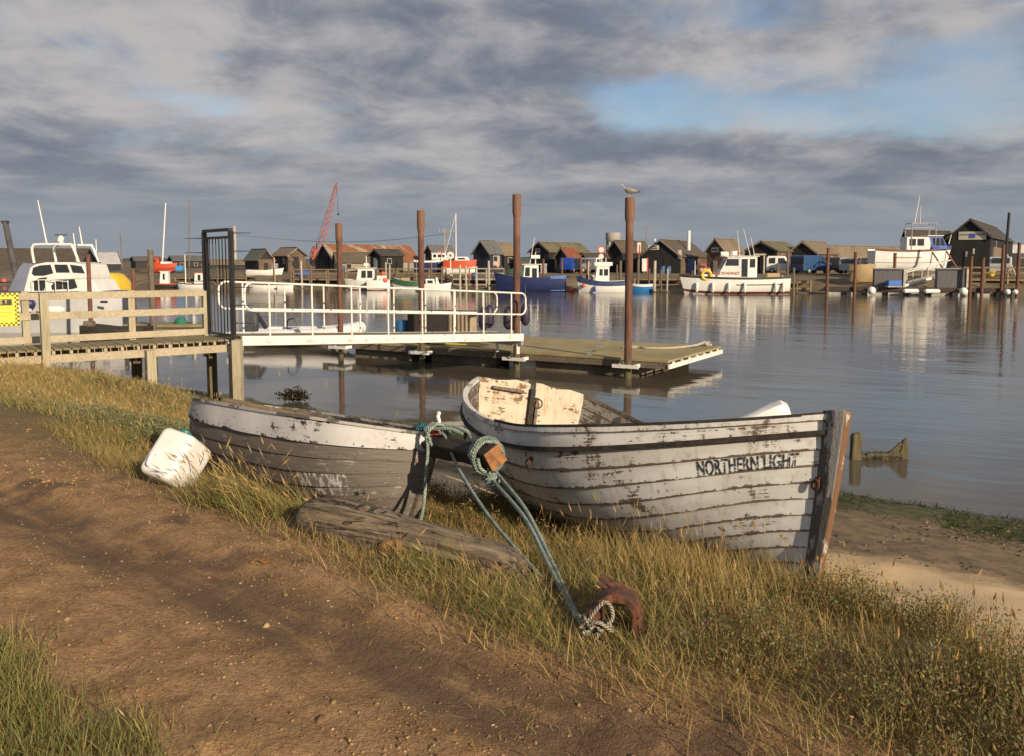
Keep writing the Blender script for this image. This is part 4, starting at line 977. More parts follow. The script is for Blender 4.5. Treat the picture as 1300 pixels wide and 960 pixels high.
for k, w_ in enumerate((.72, .74, .60)): MB().box((-.0, -.0135, .02 - .07 * k), (w_, .003, .022)).build('sign_text_line', plain('sign small print', (.62, .42, .04), .6), sgn)
# gate
q0 = jp(JL - .36, -.12, 0); q1 = jp(JL - .30, JW + .12, 0)
gate = thing('gate', 'tall black steel barred gate with anti-climb spikes at the end of the jetty', 'gate', (q0.x, q0.y, 1.45))
def gq(f, z): p = q0.lerp(q1, f); return Vector((p.x, p.y, z))
for f, z0, nm in ((0, 1.3, 'gate_post'), (1, gz(q1.x, q1.y) - .2, 'gate_post')): wbuild(MB().beam(gq(f, z0), gq(f, 3.62), .09, .09), nm, M_black, gate, bevel=.005)
wbuild(MB().beam(gq(0, 3.65), gq(1, 3.65), .09, .06), 'top_bar', M_black, gate)
wbuild(MB().beam(gq(.1, 1.52), gq(.95, 1.52), .05, .05), 'bottom_rail', M_black, gate); wbuild(MB().beam(gq(.1, 3.50), gq(.95, 3.50), .05, .05), 'top_rail', M_black, gate)
wbuild(MB().beam(gq(.1, 1.5), gq(.1, 3.5), .05, .05), 'stile', M_black, gate)
for k in range(7): wbuild(MB().tube([gq(.2 + .72 * k / 6, 1.52), gq(.2 + .72 * k / 6, 3.5)], .011, 6), 'bar', M_black, gate)
for f, sg in ((0, -1), (1, 1)):
    for k in range(6 if sg > 0 else 5):
        z = 3.58 - .36 * k if sg > 0 else 3.5 - .3 * k; a = gq(f, z); wbuild(MB().tube([a, a + (jn * sg * .25 + jx * .28 * sg * 1.0).normalized() * .42], [.012, .006], 6), 'spike', M_black, gate)
wbuild(MB().beam(gq(1.12, gz(q1.x, q1.y) - .2), gq(1.12, 1.45), .17, .17), 'footing_post', M_pineV, gate)
# ------------------------------------------------------------------ far bank : placement helpers
def fpos(u, e, z=0.0):
    """point seen in column u that lies e metres behind the far waterline"""
    k = (u - 650) / F * .9957; y = (87.4 + e) / (.951 + .309 * k); return Vector((k * y, y, z))
def zv(v, y): return at_y(650, v, y).z
QZ = 1.70
tar = lambda i=0: pbr('tarred boards %d' % i, [(.0125, .012, .0115), (.019, .016, .014), (.015, .017, .022)][i], .75, .3, 1.2, stretch=(3, 3, .4))
M_glass = pbr('dark window glass', (.03, .035, .04), .12, .1, 2)
M_roof_olive = pbr('olive felt roof', (.125, .11, .065), .9, .2, .8); M_roof_grey = pbr('grey slate roof', (.11, .11, .108), .8, .15, 1.2)
M_roof_brown = pbr('brown felt roof', (.085, .066, .048), .9, .2, .8); M_roof_tan = pbr('tan felt roof', (.17, .132, .09), .9, .18, .9); M_roof_pink = pbr('pinkish felt roof', (.22, .15, .11), .9, .15, .8)
M_roof_red = pbr('red corrugated roof', (.19, .062, .03), .8, .25, 1.5); M_roof_dk = pbr('dark felt roof', (.045, .04, .036), .9, .2, 1); M_roof_white = pbr('pale grey tin roof', (.36, .36, .36), .6, .1, 1)
M_roof_rust = pbr('rust streaked tin roof', (.21, .085, .035), .8, .2, .45, col2=(.32, .26, .20), stretch=(.5, 2.2, .4), thr=(.52, .60)); M_roof_green = pbr('green felt roof', (.10, .115, .085), .9, .15, .8)
M_brownboard = pbr('brown weatherboard', (.125, .085, .055), .85, .25, 1.2, stretch=(.4, .4, 3)); M_paleboard = pbr('pale rendered wall', (.26, .23, .18), .85, .15, .7); M_brick = pbr('red brown boards', (.12, .062, .04), .85, .25, 1.5)
M_cream = pbr('cream wall', (.50, .45, .31), .85, .1, .8); M_bluewall = pbr('blue black boards', (.018, .022, .04), .75, .2, 1)

M_wpole = pbr('grey wooden pole', (.22, .19, .15), .9, .2, 2); M_dkboard = pbr('dark barge board', (.06, .05, .042), .8, .2, 2)
def hut(name, label, cat, u0, u1, u2, vr, ve, e, wall, roof, flip=False, phi=38, side=None, over=.25, lean=None):
    """gabled shed : gable end between two columns, long side between the next two; nearest corner at u1"""
    ph = R(phi); C = fpos(u1, e, 0); k0, k2 = [(u - 650) / F * .9957 for u in (u0, u2)]
    if not flip:
        a = Vector((-math.cos(ph), math.sin(ph), 0)); b = Vector((math.sin(ph), math.cos(ph), 0))
        w = (C.x - k0 * C.y) / (math.cos(ph) + k0 * math.sin(ph)); l = (k2 * C.y - C.x) / (math.sin(ph) - k2 * math.cos(ph))
    else:
        a = Vector((math.cos(ph), math.sin(ph), 0)); b = Vector((-math.sin(ph), math.cos(ph), 0))
        w = (k2 * C.y - C.x) / (math.cos(ph) - k2 * math.sin(ph)); l = (C.x - k0 * C.y) / (math.sin(ph) + k0 * math.cos(ph))
    l = min(l, 30); y = C.y; zr = zv(vr, y + .3 * w); ze = zv(ve, y)
    o = thing(name, label, cat, (C.x, C.y, QZ)); G = lambda p, q, z: C + a * (p * w) + b * (q * l) + Vector((0, 0, z))
    prof = [(0, QZ - .6), (0, ze), (.5, zr), (1, ze), (1, QZ - .6)]
    wbuild(MB().loft([[G(p, q, z) for p, z in prof] for q in (0, 1)]), 'wall', wall, o)
    if side: wbuild(MB().loft([[G(-.006, .003, z), G(-.006, .997, z), G(-.001, .997, z), G(-.001, .003, z)] for z in (QZ - .6, ze - .05)]), 'side_wall', side, o)
    ov = over / max(w, .1); oq = over / max(l, .1); sl = (zr - ze) / .5; th = .10
    for s0, s1 in ((-ov, .5), (1 + ov, .5)):
        z0 = ze - sl * ov; r = [(s0, z0 + .02), (s1, zr + .02), (s1, zr + .02 + th), (s0, z0 + .02 + th)]
        wbuild(MB().loft([[G(p, q, z) for p, z in r] for q in (-oq, 1 + oq)]), 'roof', roof, o)
    o['_w'] = w; o['_l'] = l
    def face(p0, p1, z0, z1, m, nm, on='gable', prj=.05, par=None):
        """panel standing proud of the gable (or the lit side wall)"""
        if on == 'gable': c = [G(p0, 0, z0), G(p1, 0, z0), G(p1, 0, z1), G(p0, 0, z1)]; n = -b
        else: c = [G(0, p0, z0), G(0, p1, z0), G(0, p1, z1), G(0, p0, z1)]; n = -a
        return wbuild(MB().loft([[q + n * .012 for q in c], [q + n * (.012 + prj) for q in c]]), nm, m, par or o)
    del o['_w']; del o['_l']
    rr_ = random.Random(int(u0 * 7 + u2)); fw = pbr('weathered window frame', (.30, .28, .25), .7, .1, 3)
    for q in (0, 1):                                                # barge boards on the gable
        zz0, zz1 = (ze - sl * ov, zr); s_ = -ov if q == 0 else 1 + ov
        wbuild(MB().loft([[G(s_, -oq, zz0 - .12), G(.5, -oq, zz1 - .12), G(.5, -oq, zz1 + .1), G(s_, -oq, zz0 + .1)], [G(s_, -oq, zz0 - .12) - b * .05, G(.5, -oq, zz1 - .12) - b * .05, G(.5, -oq, zz1 + .1) - b * .05, G(s_, -oq, zz0 + .1) - b * .05]]), 'barge_board', M_wpole if rr_.random() < .5 else M_dkboard, o)
    wbuild(MB().beam(G(.5, -oq, zr + .14), G(.5, 1 + oq, zr + .14), .22, .06), 'ridge_cap', M_wpole, o)
    if l > 2 and ze - QZ > 1.2 and rr_.random() < .75:
        for p0 in ((.25,) if l < 5 else (.2, .62)):
            wn_ = face(p0, p0 + .8 / l, ze - 1.15, ze - .4, fw, 'window', 'side', prj=.06); face(p0 + .1 / l, p0 + .7 / l, ze - 1.07, ze - .48, M_glass, 'pane', 'side', prj=.075, par=wn_)
    return o, face, G, ze, zr
def lines(face, p0, p1, z0, z1, n, m, on='gable'):
    """illegible distant sign writing: rows of strokes"""
    for k in range(n):
        zz = z0 + (z1 - z0) * (k + .5) / n; h = (z1 - z0) / n * .28; ins = (p1 - p0) * (.12 + .06 * (k % 2)); face(p0 + ins, p1 - ins, zz - h, zz + h, m, 'sign_writing', on, prj=.09)
M_signw = pbr('white sign board', (.62, .60, .55), .6, .06, 2); M_signtxt = plain('dark sign writing', (.12, .10, .12), .6)

o, f, G, ze, zr = hut('long_shed', 'long brown-roofed shed with cream wall behind the cabin cruiser at far left', 'shed', -8, 9, 118, 316, 326, 30, tar(1), M_roof_brown, phi=74, side=M_cream)
o, f, G, ze, zr = hut('hut', 'small dark hut with pale grey tin roof behind the yellow boat', 'hut', 122, 130, 153, 321, 334, 20, tar(2), M_roof_white, phi=52)
o, f, G, ze, zr = hut('hut', 'small black hut with green felt roof and brown gable right of the black gate', 'hut', 311, 328, 347, 317, 329, 18, tar(1), M_roof_green, flip=True, phi=42)
f(.02, .98, QZ - .3, ze - .05, M_brownboard, 'gable_boards'); f(.35, .62, QZ, ze - .5, tar(1), 'door', prj=.08)
o, f, G, ze, zr = hut('hut', 'hut with pinkish felt roof and brown gable between the green-roofed hut and the crane', 'hut', 346, 366, 388, 315, 324, 19, M_brownboard, M_roof_pink, flip=True, phi=40)
f(.1, .5, QZ, ze - .3, tar(0), 'opening', 'side'); f(.3, .6, QZ, ze - .2, tar(0), 'door')
o, f, G, ze, zr = hut('boat_shed', 'large boat shed with rust-streaked tin roof and dark blue gable', 'boat shed', 400, 425, 532, 311, 331, 24, M_bluewall, M_roof_rust, phi=48, side=M_paleboard)
f(.3, .75, QZ, QZ + 2.1, tar(0), 'door')
o, f, G, ze, zr = hut('lean_to', 'low brown-roofed lean-to along the pale side of the rusty boat shed', 'lean-to', 424, 428, 472, 321, 331, 19, M_paleboard, M_roof_brown, phi=62)
o, f, G, ze, zr = hut('hut', 'black hut with dark roof and grey double door in front of the rusty shed', 'hut', 470, 484, 512, 317, 324, 15, tar(0), M_roof_dk, phi=40)
f(.36, .66, QZ, ze - .35, pbr('grey door', (.22, .24, .27), .6, .1, 2), 'door')
o, f, G, ze, zr = hut('hut', 'grey-roofed hut standing behind the blue and white lifeboat', 'hut', 540, 549, 577, 312, 320, 34, tar(1), M_roof_grey, phi=48)
o, f, G, ze, zr = hut('hut', 'dark blue hut with grey slate roof and a pale window right of the orange yacht', 'hut', 601, 622, 637, 306, 321, 18, M_bluewall, M_roof_grey, phi=44)
f(.25, .8, QZ + .6, ze - .35, pbr('pale shutter', (.42, .32, .26), .6, .1, 2), 'window', 'side')
o, f, G, ze, zr = hut('hut', 'tan-roofed hut just right of the dark blue slate-roofed hut', 'hut', 622, 640, 657, 309, 323, 24, tar(1), M_roof_tan, phi=46)
o, f, G, ze, zr = hut('hut', 'black hut with olive felt roof and small grey sign high on its gable', 'hut', 673, 697, 747, 308, 319, 21, tar(0), M_roof_olive, phi=42)
f(.45, .72, zr - 1.35, zr - .75, pbr('grey sign board', (.34, .34, .36), .6, .06, 2), 'sign_board'); lines(f, .45, .72, zr - 1.3, zr - .8, 2, M_signtxt)
o, f, G, ze, zr = hut('hut', 'small hut with red corrugated roof in front of the olive-roofed hut', 'hut', 706, 720, 735, 315, 325, 17, tar(1), M_roof_red, phi=44, side=M_brownboard)
o, f, G, ze, zr = hut('hut', 'low dark hut right of the small red-roofed hut', 'hut', 738, 746, 772, 322, 327, 19, tar(1), M_roof_dk, phi=50)
o, f, G, ze, zr = hut('hut', 'black hut with a hanging red and white sign behind the outermost rusty pile', 'hut', 772, 790, 826, 306, 319, 23, tar(0), M_roof_brown, phi=42)
o, f, G, ze, zr = hut('cafe_hut', 'wide black hut with brown roof, grey sign on its gable and blue side door', 'hut', 814, 864, 898, 305, 325, 18, tar(0), M_roof_brown, phi=28, side=M_brownboard)
f(.55, .82, zr - 1.15, zr - .62, M_signw, 'sign_board'); lines(f, .55, .82, zr - 1.1, zr - .67, 2, M_signtxt)
f(.22, .5, QZ, QZ + 1.9, plain('blue door', (.02, .10, .32), .5), 'door', 'side'); f(-.02, .06, QZ + 1.7, QZ + 2.75, M_signw, 'white_panel', prj=.12); f(.3, .42, QZ, QZ + 1.8, tar(1), 'door')
o, f, G, ze, zr = hut('hut', 'red-brown hut with tan roof and a small pale sign behind the white workboat', 'hut', 897, 919, 942, 304, 318, 17, M_brick, M_roof_tan, phi=44)
f(.3, .72, ze - .2, ze + .35, M_signw, 'sign_board'); lines(f, .3, .72, ze - .15, ze + .3, 1, M_signtxt); f(.02, .98, ze - .75, ze - .35, pbr('orange brown fascia', (.33, .15, .06), .7, .2, 3), 'fascia', 'side'); f(.38, .6, QZ, QZ + 1.5, pbr('pale door', (.3, .26, .22), .7), 'door')
o, f, G, ze, zr = hut('hut', 'broad black hut with olive roof left of the blue van', 'hut', 945, 986, 1016, 307, 318, 20, tar(0), M_roof_olive, phi=36, side=M_brownboard)
f(.2, .5, QZ, QZ + 2.0, tar(1), 'door')
o, f, G, ze, zr = hut('hut', 'dark brown hut with long tan roof behind the blue van', 'hut', 1000, 1037, 1064, 307, 321, 24, tar(1), M_roof_tan, phi=36, side=M_brownboard)
o, f, G, ze, zr = hut('long_shed', 'long low dark shed with tan roof behind the silver car', 'shed', 1050, 1058, 1150, 313, 323, 38, tar(1), M_roof_tan, phi=56)
o, f, G, ze, zr = hut('long_shed', 'long black flat-looking shed behind the white and blue boat on stands', 'shed', 1146, 1150, 1206, 293, 299, 26, tar(0), M_roof_dk, phi=62)
o, f, G, ze, zr = hut('boat_house', 'tall black shed with cream sign board carrying a blue emblem at far right', 'shed', 1203, 1256, 1330, 279, 300, 20, tar(0), M_roof_dk, phi=34)
f(.10, .76, ze - .35, ze + .55, pbr('cream sign board', (.50, .47, .38), .6, .06, 2), 'sign_board'); f(.36, .50, ze - .15, ze + .32, plain('blue emblem', (.06, .09, .35), .5), 'emblem', prj=.09)
f(.14, .34, ze + .18, ze + .26, M_signtxt, 'sign_writing', prj=.09); f(.53, .73, ze + .18, ze + .26, M_signtxt, 'sign_writing', prj=.09)
f(.25, .60, QZ, QZ + 2.6, tar(1), 'door'); f(.52, .57, QZ + 1.9, QZ + 2.5, M_signw, 'notice'); f(.36, .40, QZ + 2.2, QZ + 2.8, M_signw, 'notice')
f(.06, .42, QZ + .2, QZ + 3.0, pbr('pale boarding', (.17, .13, .10), .8, .2, 3), 'boarding', 'side', prj=.2)
# low sheds and roofs in the distance on the left
for i, (u0, u1, u2, vr, ve, e, rm, lab) in enumerate(((166, 172, 206, 326, 331, 60, M_roof_grey, 'distant grey-roofed shed behind the red boat'), (214, 220, 262, 325, 331, 62, M_roof_grey, 'distant long grey roof left of the black gate'), (262, 268, 312, 330, 336, 50, M_roof_tan, 'low tan-roofed store just right of the black gate'), (1262, 1270, 1310, 311, 318, 60, M_roof_white, 'pale roof beyond the tall black shed'))):
    hut('shed', lab, 'shed', u0, u1, u2, vr, ve, e, tar(1), rm, phi=60)

# hanging sign, chimneys, poles
def pole(name, label, cat, u, v0, v1, e, r, m, lean=0.0, group=None, n=8, z0=None):
    p = fpos(u, e); y = p.y; zb = zv(v1, y) if z0 is None else z0; zt = zv(v0, y); o = thing(name, label, cat, (p.x, y, zb), group=group)
    MB().tube([(0, 0, 0), (lean * y / F, 0, zt - zb)], [r, r * .85], n).build('pole', m, o, smooth=True); return o, y, zt - zb
M_wpole = pbr('grey wooden pole', (.22, .19, .15), .9, .2, 2); M_spar = pbr('white spar', (.68, .66, .60), .5, .05, 2); M_rp = pbr('rusty post', (.14, .065, .04), .9, .25, 2); M_bleach = pbr('bleached post', (.40, .36, .29), .9, .2, 2)
pole('chimney_pipe', 'white flue pipe rising above the brown roof of the cafe hut', 'flue', 874, 293, 307, 24, .22, M_whitep, z0=4.5)
pole('mast', 'thin dark aerial mast above the black huts behind the gull pile', 'mast', 820, 288, 309, 26, .06, M_wpole, z0=3.5)
o, y, h = pole('chimney_pipe', 'short white flue beside the ridge of the black cafe hut', 'flue', 831, 303, 312, 19, .12, M_whitep, z0=4.4)
o, y, h = pole('hanging_sign', 'red and white vertical banner sign in front of the black huts near the gull pile', 'sign', 811, 307, 345, 15, .06, M_wpole)
MB().box((0, -.06, h - .75), (.42, .06, 1.3)).build('banner', M_signw, o); MB().box((.06, -.1, h - .8), (.16, .03, .9)).build('banner_stripe', plain('sign red', (.45, .06, .04), .5), o); MB().box((0, -.1, h - 1.3), (.36, .03, .2)).build('banner_foot', plain('sign red', (.45, .06, .04)), o)
o, y, h = pole('notice_board', 'white upright notice panel with red post behind the bright blue dinghy', 'sign', 818, 328, 348, 6, .07, M_wpole)
MB().box((0, -.08, h - .72), (.5, .05, 1.35)).build('panel', M_signw, o); MB().box((.33, -.02, h - .8), (.14, .12, 1.7)).build('red_post', plain('sign red', (.45, .06, .04)), o)
o, y, h = pole('navigation_sign', 'round white river mark with red rim on a post above the blue-rimmed white boat', 'sign', 763, 313, 350, 3, .06, M_whitep)
MB().cyl((0, -.05, h - .35), (0, -.12, h - .35), .42, n=18).build('disc', plain('sign red', (.45, .06, .04)), o); MB().cyl((0, -.125, h - .35), (0, -.16, h - .35), .29, n=18).build('disc_face', M_signw, o); MB().cyl((0, -.05, h - 1.05), (0, -.14, h - 1.05), .27, n=14).build('lower_disc', M_signw, o)
o, y, h = pole('navigation_sign', 'round white mark with a dark centre on a post in front of the orange yacht', 'sign', 572, 321, 350, 3, .06, M_whitep)
MB().cyl((0, -.05, h - .3), (0, -.14, h - .3), .42, n=18).build('disc', M_signw, o); MB().cyl((0, -.145, h - .3), (0, -.17, h - .3), .13, n=12).build('disc_centre', plain('sign dark', (.1, .1, .12)), o)
# telegraph pole with cross arms, utility poles
o, y, h = pole('telegraph_pole', 'telegraph pole with cross arms behind the blue and white lifeboat', 'pole', 567, 292, 325, 90, .16, M_wpole)
mb = MB(); mb.beam((-1.8, 0, h - .45), (1.8, 0, h - .45), .16, .2); wb_ = mb.build('cross_arm', M_wpole, o)
mb = MB()
for k in range(5): mb.cyl((-1.6 + .8 * k, 0, h - .35), (-1.6 + .8 * k, 0, h + .15), .07, .05, 6)
mb.build('insulators', M_galv, o).data; 
pole('utility_pole', 'pale wooden pole with fittings just right of the black gate', 'pole', 299, 287, 330, 30, .22, M_bleach)
pole('mast', 'thin dark mast behind the green-roofed hut', 'mast', 338, 296, 320, 40, .06, M_wpole); pole('mast', 'thin mast left of the crane, behind the pinkish roof', 'mast', 362, 297, 318, 42, .06, M_wpole)
pole('mast', 'tall dark timber post rising in front of the tall black shed at far right', 'post', 1275, 270, 365, 2.0, .14, tar(1), lean=3)
pole('mast', 'tall white mast standing behind the green fishing boat hut', 'mast', 206, 258, 335, 12, .10, M_spar, lean=7)
pole('mast', 'tall thin buff mast left of the black gate', 'mast', 240, 254, 340, 10, .08, M_roof_tan, lean=3)
pole('mast', 'short white mast behind the grey-roofed small hut', 'mast', 123, 304, 335, 24, .08, M_spar)
pole('mast', 'buff mast left of the red boat', 'mast', 155, 296, 340, 22, .09, M_roof_tan, lean=-1)

# water tower
wt = fpos(778, 330); y = wt.y; z0 = zv(338, y); k = y / F
tower = thing('water_tower', 'grey concrete water tower with open legs in the far distance', 'tower', (wt.x, y, z0)); M_conc = pbr('pale concrete', (.30, .29, .26), .85, .12, .2)
MB().tube([(0, 0, (338 - 307) * k), (0, 0, (338 - 305) * k), (0, 0, (338 - 297) * k), (0, 0, (338 - 296) * k)], [8.5 * k, 9.5 * k, 9.5 * k, 8.8 * k], 20).build('tank', M_conc, tower, smooth=True)
for j in range(8): a = 2 * math.pi * j / 8; MB().cyl((7.6 * k * math.cos(a), 7.6 * k * math.sin(a), 0), (7.6 * k * math.cos(a), 7.6 * k * math.sin(a), 31.5 * k), 1.2 * k, n=8).build('leg', M_conc, tower)
MB().cyl((0, 0, 0), (0, 0, 31 * k), 2.2 * k, n=10).build('shaft', M_conc, tower)

# crane
cp = fpos(412, 70); y = cp.y; k = y / F; zb = zv(338, y)
cr = thing('crane', 'red lattice-boom crane rising behind the rusty boat shed', 'crane', (cp.x, y, zb)); M_cr = pbr('faded red crane paint', (.36, .12, .10), .7, .15, 1)
P0 = Vector((-4 * k, 0, 22 * k)); P1 = Vector((17 * k, 0, 104 * k)); dirc = (P1 - P0).normalized(); px_ = Vector((dirc.z, 0, -dirc.x)); mb = MB()
N = 22
for sx, sy in ((-1, -1), (1, -1), (1, 1), (-1, 1)): mb.tube([P0 + px_ * sx * 1.0 * k, P0 + (P1 - P0) * .12 + (px_ * sx + Vector((0, sy, 0))) * 3.4 * k, P0 + (P1 - P0) * .88 + (px_ * sx + Vector((0, sy, 0))) * 2.0 * k, P1 + px_ * sx * .5 * k], .32 * k, 5)
for j in range(N):
    f0, f1 = j / N, (j + 1) / N; w0, w1 = 3.3 - 1.6 * f0, 3.3 - 1.6 * f1; a, b_ = P0.lerp(P1, f0), P0.lerp(P1, f1); s = 1 if j % 2 else -1
    for sy in (-1, 1): mb.tube([a + (px_ * s + Vector((0, sy, 0))) * w0 * k * .95, b_ + (-px_ * s + Vector((0, sy, 0))) * w1 * k * .95], .22 * k, 4)
mb.build('boom', M_cr, cr)
MB().loft([[(x * k, -5 * k, z * k) for x, z in ((-13, 8), (-3, 8), (-2, 16), (-6, 22), (-13, 20))], [(x * k, 5 * k, z * k) for x, z in ((-13, 8), (-3, 8), (-2, 16), (-6, 22), (-13, 20))]]).build('cab', M_cr, cr, bevel=.1)
MB().box((-7 * k, 0, 4 * k), (16 * k, 9 * k, 8 * k)).build('undercarriage', tar(1), cr)
mb = MB(); mb.tube([P1, P1 + Vector((1.5 * k, 0, -38 * k))], .2 * k, 4); mb.build('hoist_line', tar(0), cr); MB().ball(P1 + Vector((1.5 * k, 0, -39 * k)), 1.3 * k).build('hook_block', tar(0), cr)
mb = MB(); mb.tube([P1, (-10 * k, 0, 30 * k)], .2 * k, 4); mb.tube([(-10 * k, 0, 20 * k), (-10 * k, 0, 30 * k)], .5 * k, 5); mb.build('back_stay', tar(1), cr)
c2 = fpos(399, 74); y = c2.y; k = y / F
crb = thing('crane', 'smaller dark jib with a red head left of the tall red crane', 'crane', (c2.x, y, zv(336, y))); MB().tube([(0, 0, 10 * k), (11 * k, 0, 42 * k)], [1.2 * k, .7 * k], 6).build('boom', pbr('grey red jib', (.16, .10, .09), .8), crb)
MB().box((11 * k, 0, 43 * k), (4 * k, 2 * k, 3 * k)).build('jib_head', M_cr, crb); MB().loft([[(x * k, s * 4 * k, z * k) for x, z in ((-5, 0), (6, 0), (8, 12), (3, 24), (-2, 22), (-5, 10))] for s in (-1, 1)]).build('cab', M_cr, crb, bevel=.1)

# ------------------------------------------------------------------ boats across the water
def fboat(label, u0, u1, vs, e, hull, bow='R', beam=.34, z0=0.0, sheer=.35, yaw=0, cat='boat', name='moored_boat', band=None, deck=None, stem_r=.9, transom=.8, low=None, vbow=None, split=None, tband=.12):
    """hull between two columns; vs = row of the sheer amidships; returns thing and a local frame with x from stern (0) to bow (L)"""
    c = fpos((u0 + u1) / 2, e); y = c.y; k = y / F; L = (u1 - u0) * k / max(.5, math.cos(R(yaw))); H = zv(vs, y) - z0; B = L * beam / 2
    s = 1 if bow == 'R' else -1
    o = thing(name, label, cat, (c.x, y, z0), rz=R(yaw) + (0 if s > 0 else math.pi)); X = lambda f: (f - .5) * L
    st_ = []
    for f in np.linspace(0, 1, 15):
        u = max(0, (f - .4) / .6); w = max(0, (.4 - f) / .4); b = B * ((1 - u ** 2.2) if f > .4 else (1 - (1 - transom) * w ** 2)) + .02
        zs = H * (1 + sheer * u ** 2 + .08 * w ** 2); kz = -.35 + .3 * u ** 4 * 1.0
        fx = X(f) + 0
        st_.append((fx, b, zs, kz, u))
    rk = L * .06 * stem_r
    def P(i, yy, zf):
        fx, b, zs, kz, u = st_[i]; z = kz + (zs - kz) * zf; return (fx - rk * (1 - zf) * u ** 3, yy * b, z)
    prof = [(0, 0), (.55, .10), (.86, .35), (.97, .7), (1, 1)]
    rings = [[P(i, yy, zf) for yy, zf in prof] + [P(i, .86, 1.0), P(i, .84, .9), P(i, -.84, .9), P(i, -.86, 1.0)] + [P(i, -yy, zf) for yy, zf in reversed(prof[1:])] for i in range(15)]
    ho = MB().loft(rings).build('hull', hull, o, smooth=True)
    def strip(z0f, z1f, m, nm, f0=0, f1=14, out=1.012):
        for sd in (1, -1):
            mb = MB(); rr = []
            for i in range(f0, f1 + 1):
                a, b_ = P(i, 1, z0f), P(i, 1, z1f); ya = np.interp(z0f, [q[1] for q in prof], [q[0] for q in prof]) / 1.0; yb = np.interp(z1f, [q[1] for q in prof], [q[0] for q in prof])
                a = P(i, ya, z0f); b_ = P(i, yb, z1f); off = .035
                rr.append([(a[0] + (.02 if i == 14 else 0), sd * (a[1] + off), a[2]), (b_[0] + (.02 if i == 14 else 0), sd * (b_[1] + off), b_[2]), (b_[0], sd * (b_[1] - .02), b_[2]), (a[0], sd * (a[1] - .02), a[2])])
            mb.loft(rr); last = mb.build(nm, m, o)
        return last
    if band: strip(1 - tband, 1.0, band, 'sheer_band')
    if low: strip(.0 if z0 > .5 else .2, .45 if z0 > .5 else .31, low, 'boot_band')
    if deck: MB().loft([[P(i, .82, .93), P(i, -.82, .93), P(i, -.82, .90), P(i, .82, .90)] for i in range(15)]).build('deck', deck, o)
    o_ = dict(o=o, L=L, H=H, B=B, k=k, X=X, P=P, strip=strip, s=s, y=y); return o_
def house(bt, f0, f1, h0, h1, wid, m, roofm=None, rf=.12, ra=.0, name='wheelhouse', win=(), over=.12, ends=True):
    """cabin from fraction f0 to f1 of the length; h0/h1 in px above water; rf = rake of the front as fraction of its height"""
    o, X, k, B = bt['o'], bt['X'], bt['k'], bt['B']; z0, z1 = h0 * k, h1 * k; w = B * wid; x0, x1 = X(f0), X(f1); hh = z1 - z0
    t_ = .96
    rings = [[(x0, -w, z0), (x0 + ra * hh, -w * t_, z1), (x1 - rf * hh, -w * t_, z1), (x1, -w, z0)], [(x0, w, z0), (x0 + ra * hh, w * t_, z1), (x1 - rf * hh, w * t_, z1), (x1, w, z0)]]
    ho = MB().loft(rings).build(name, m, o, bevel=.04)
    if roofm: MB().box(((x0 + ra * hh + x1 - rf * hh) / 2, 0, z1 + .04), (x1 - rf * hh - x0 - ra * hh + 2 * over, w * 2 * t_ + over, .08)).build('roof', roofm, o, bevel=.03)
    for a, b_, c, d in win:
        za, zb = z0 + hh * c, z0 + hh * d
        for sd in (-1, 1):
            xa = lambda f, q: x0 + (x1 - x0) * f - (rf * hh * q if f > .5 else -ra * hh * q) * abs(f - .5) * 2
            yy = lambda q: sd * (w * (1 - (1 - t_) * q) + .012)
            fr_ = [(xa(a, c), yy(c), za), (xa(b_, c), yy(c), za), (xa(b_, d), yy(d), zb), (xa(a, d), yy(d), zb)]
            MB().loft([fr_, [(x, y_ + sd * .02, z) for x, y_, z in fr_]]).build('window', M_glass, ho)
    if ends:
        za, zb = z0 + hh * .5, z0 + hh * .88; xf = lambda z: x1 - rf * (z - z0) + .012
        MB().loft([[(xf(za) + q, -w * .8, za), (xf(za) + q, w * .8, za), (xf(zb) + q, w * .78, zb), (xf(zb) + q, -w * .78, zb)] for q in (0, .02)]).build('windscreen', M_glass, ho)
    return ho
def spar(bt, f, h0, h1, lean=0, r=.05, m=None, name='mast'):
    X, k = bt['X'], bt['k']; return MB().tube([(X(f), 0, h0 * k), (X(f) + bt['s'] * lean * k, 0, h1 * k)], [r, r * .6], 7).build(name, m or M_spar, bt['o'])
def bfender(bt, f, m, h0=.2, h1=.75, r=.11):
    p0 = bt['P'](int(round(f * 14)), 1, .72); z0, z1 = bt['H'] * h0, bt['H'] * h1
    for sd in (bt['s'] * -1,):
        yv = sd * (abs(p0[1]) + .14); MB().tube([(p0[0], yv, z0), (p0[0], yv, z0 + .1), (p0[0], yv, z1 - .1), (p0[0], yv, z1)], [r * .4, r, r, r * .4], 9).build('fender', m, bt['o'], smooth=True)
bw = pbr('white gelcoat', (.72, .71, .67), .35, .05, 1.5); bwg = pbr('off white hull', (.58, .565, .54), .45, .1, 1); bblue = pbr('navy hull', (.02, .03, .10), .4, .1, 1); bblue2 = pbr('bright blue hull', (.02, .16, .42), .5, .12, 1)
bred = pbr('red antifoul', (.15, .045, .035), .6, .15, 1); bgreen = pbr('green hull', (.04, .10, .055), .5, .1, 1); borange = pbr('orange hull', (.50, .075, .028), .45, .06, 1); bbuff = pbr('buff paint', (.36, .26, .13), .6, .1, 1); bdk = pbr('dark trim', (.03, .03, .035), .5, .1, 2); bgrey = pbr('grey deck', (.38, .38, .37), .7, .1, 1); byel = plain('yellow plastic', (.72, .50, .03), .45); bflo = plain('orange float', (.65, .11, .06), .5)

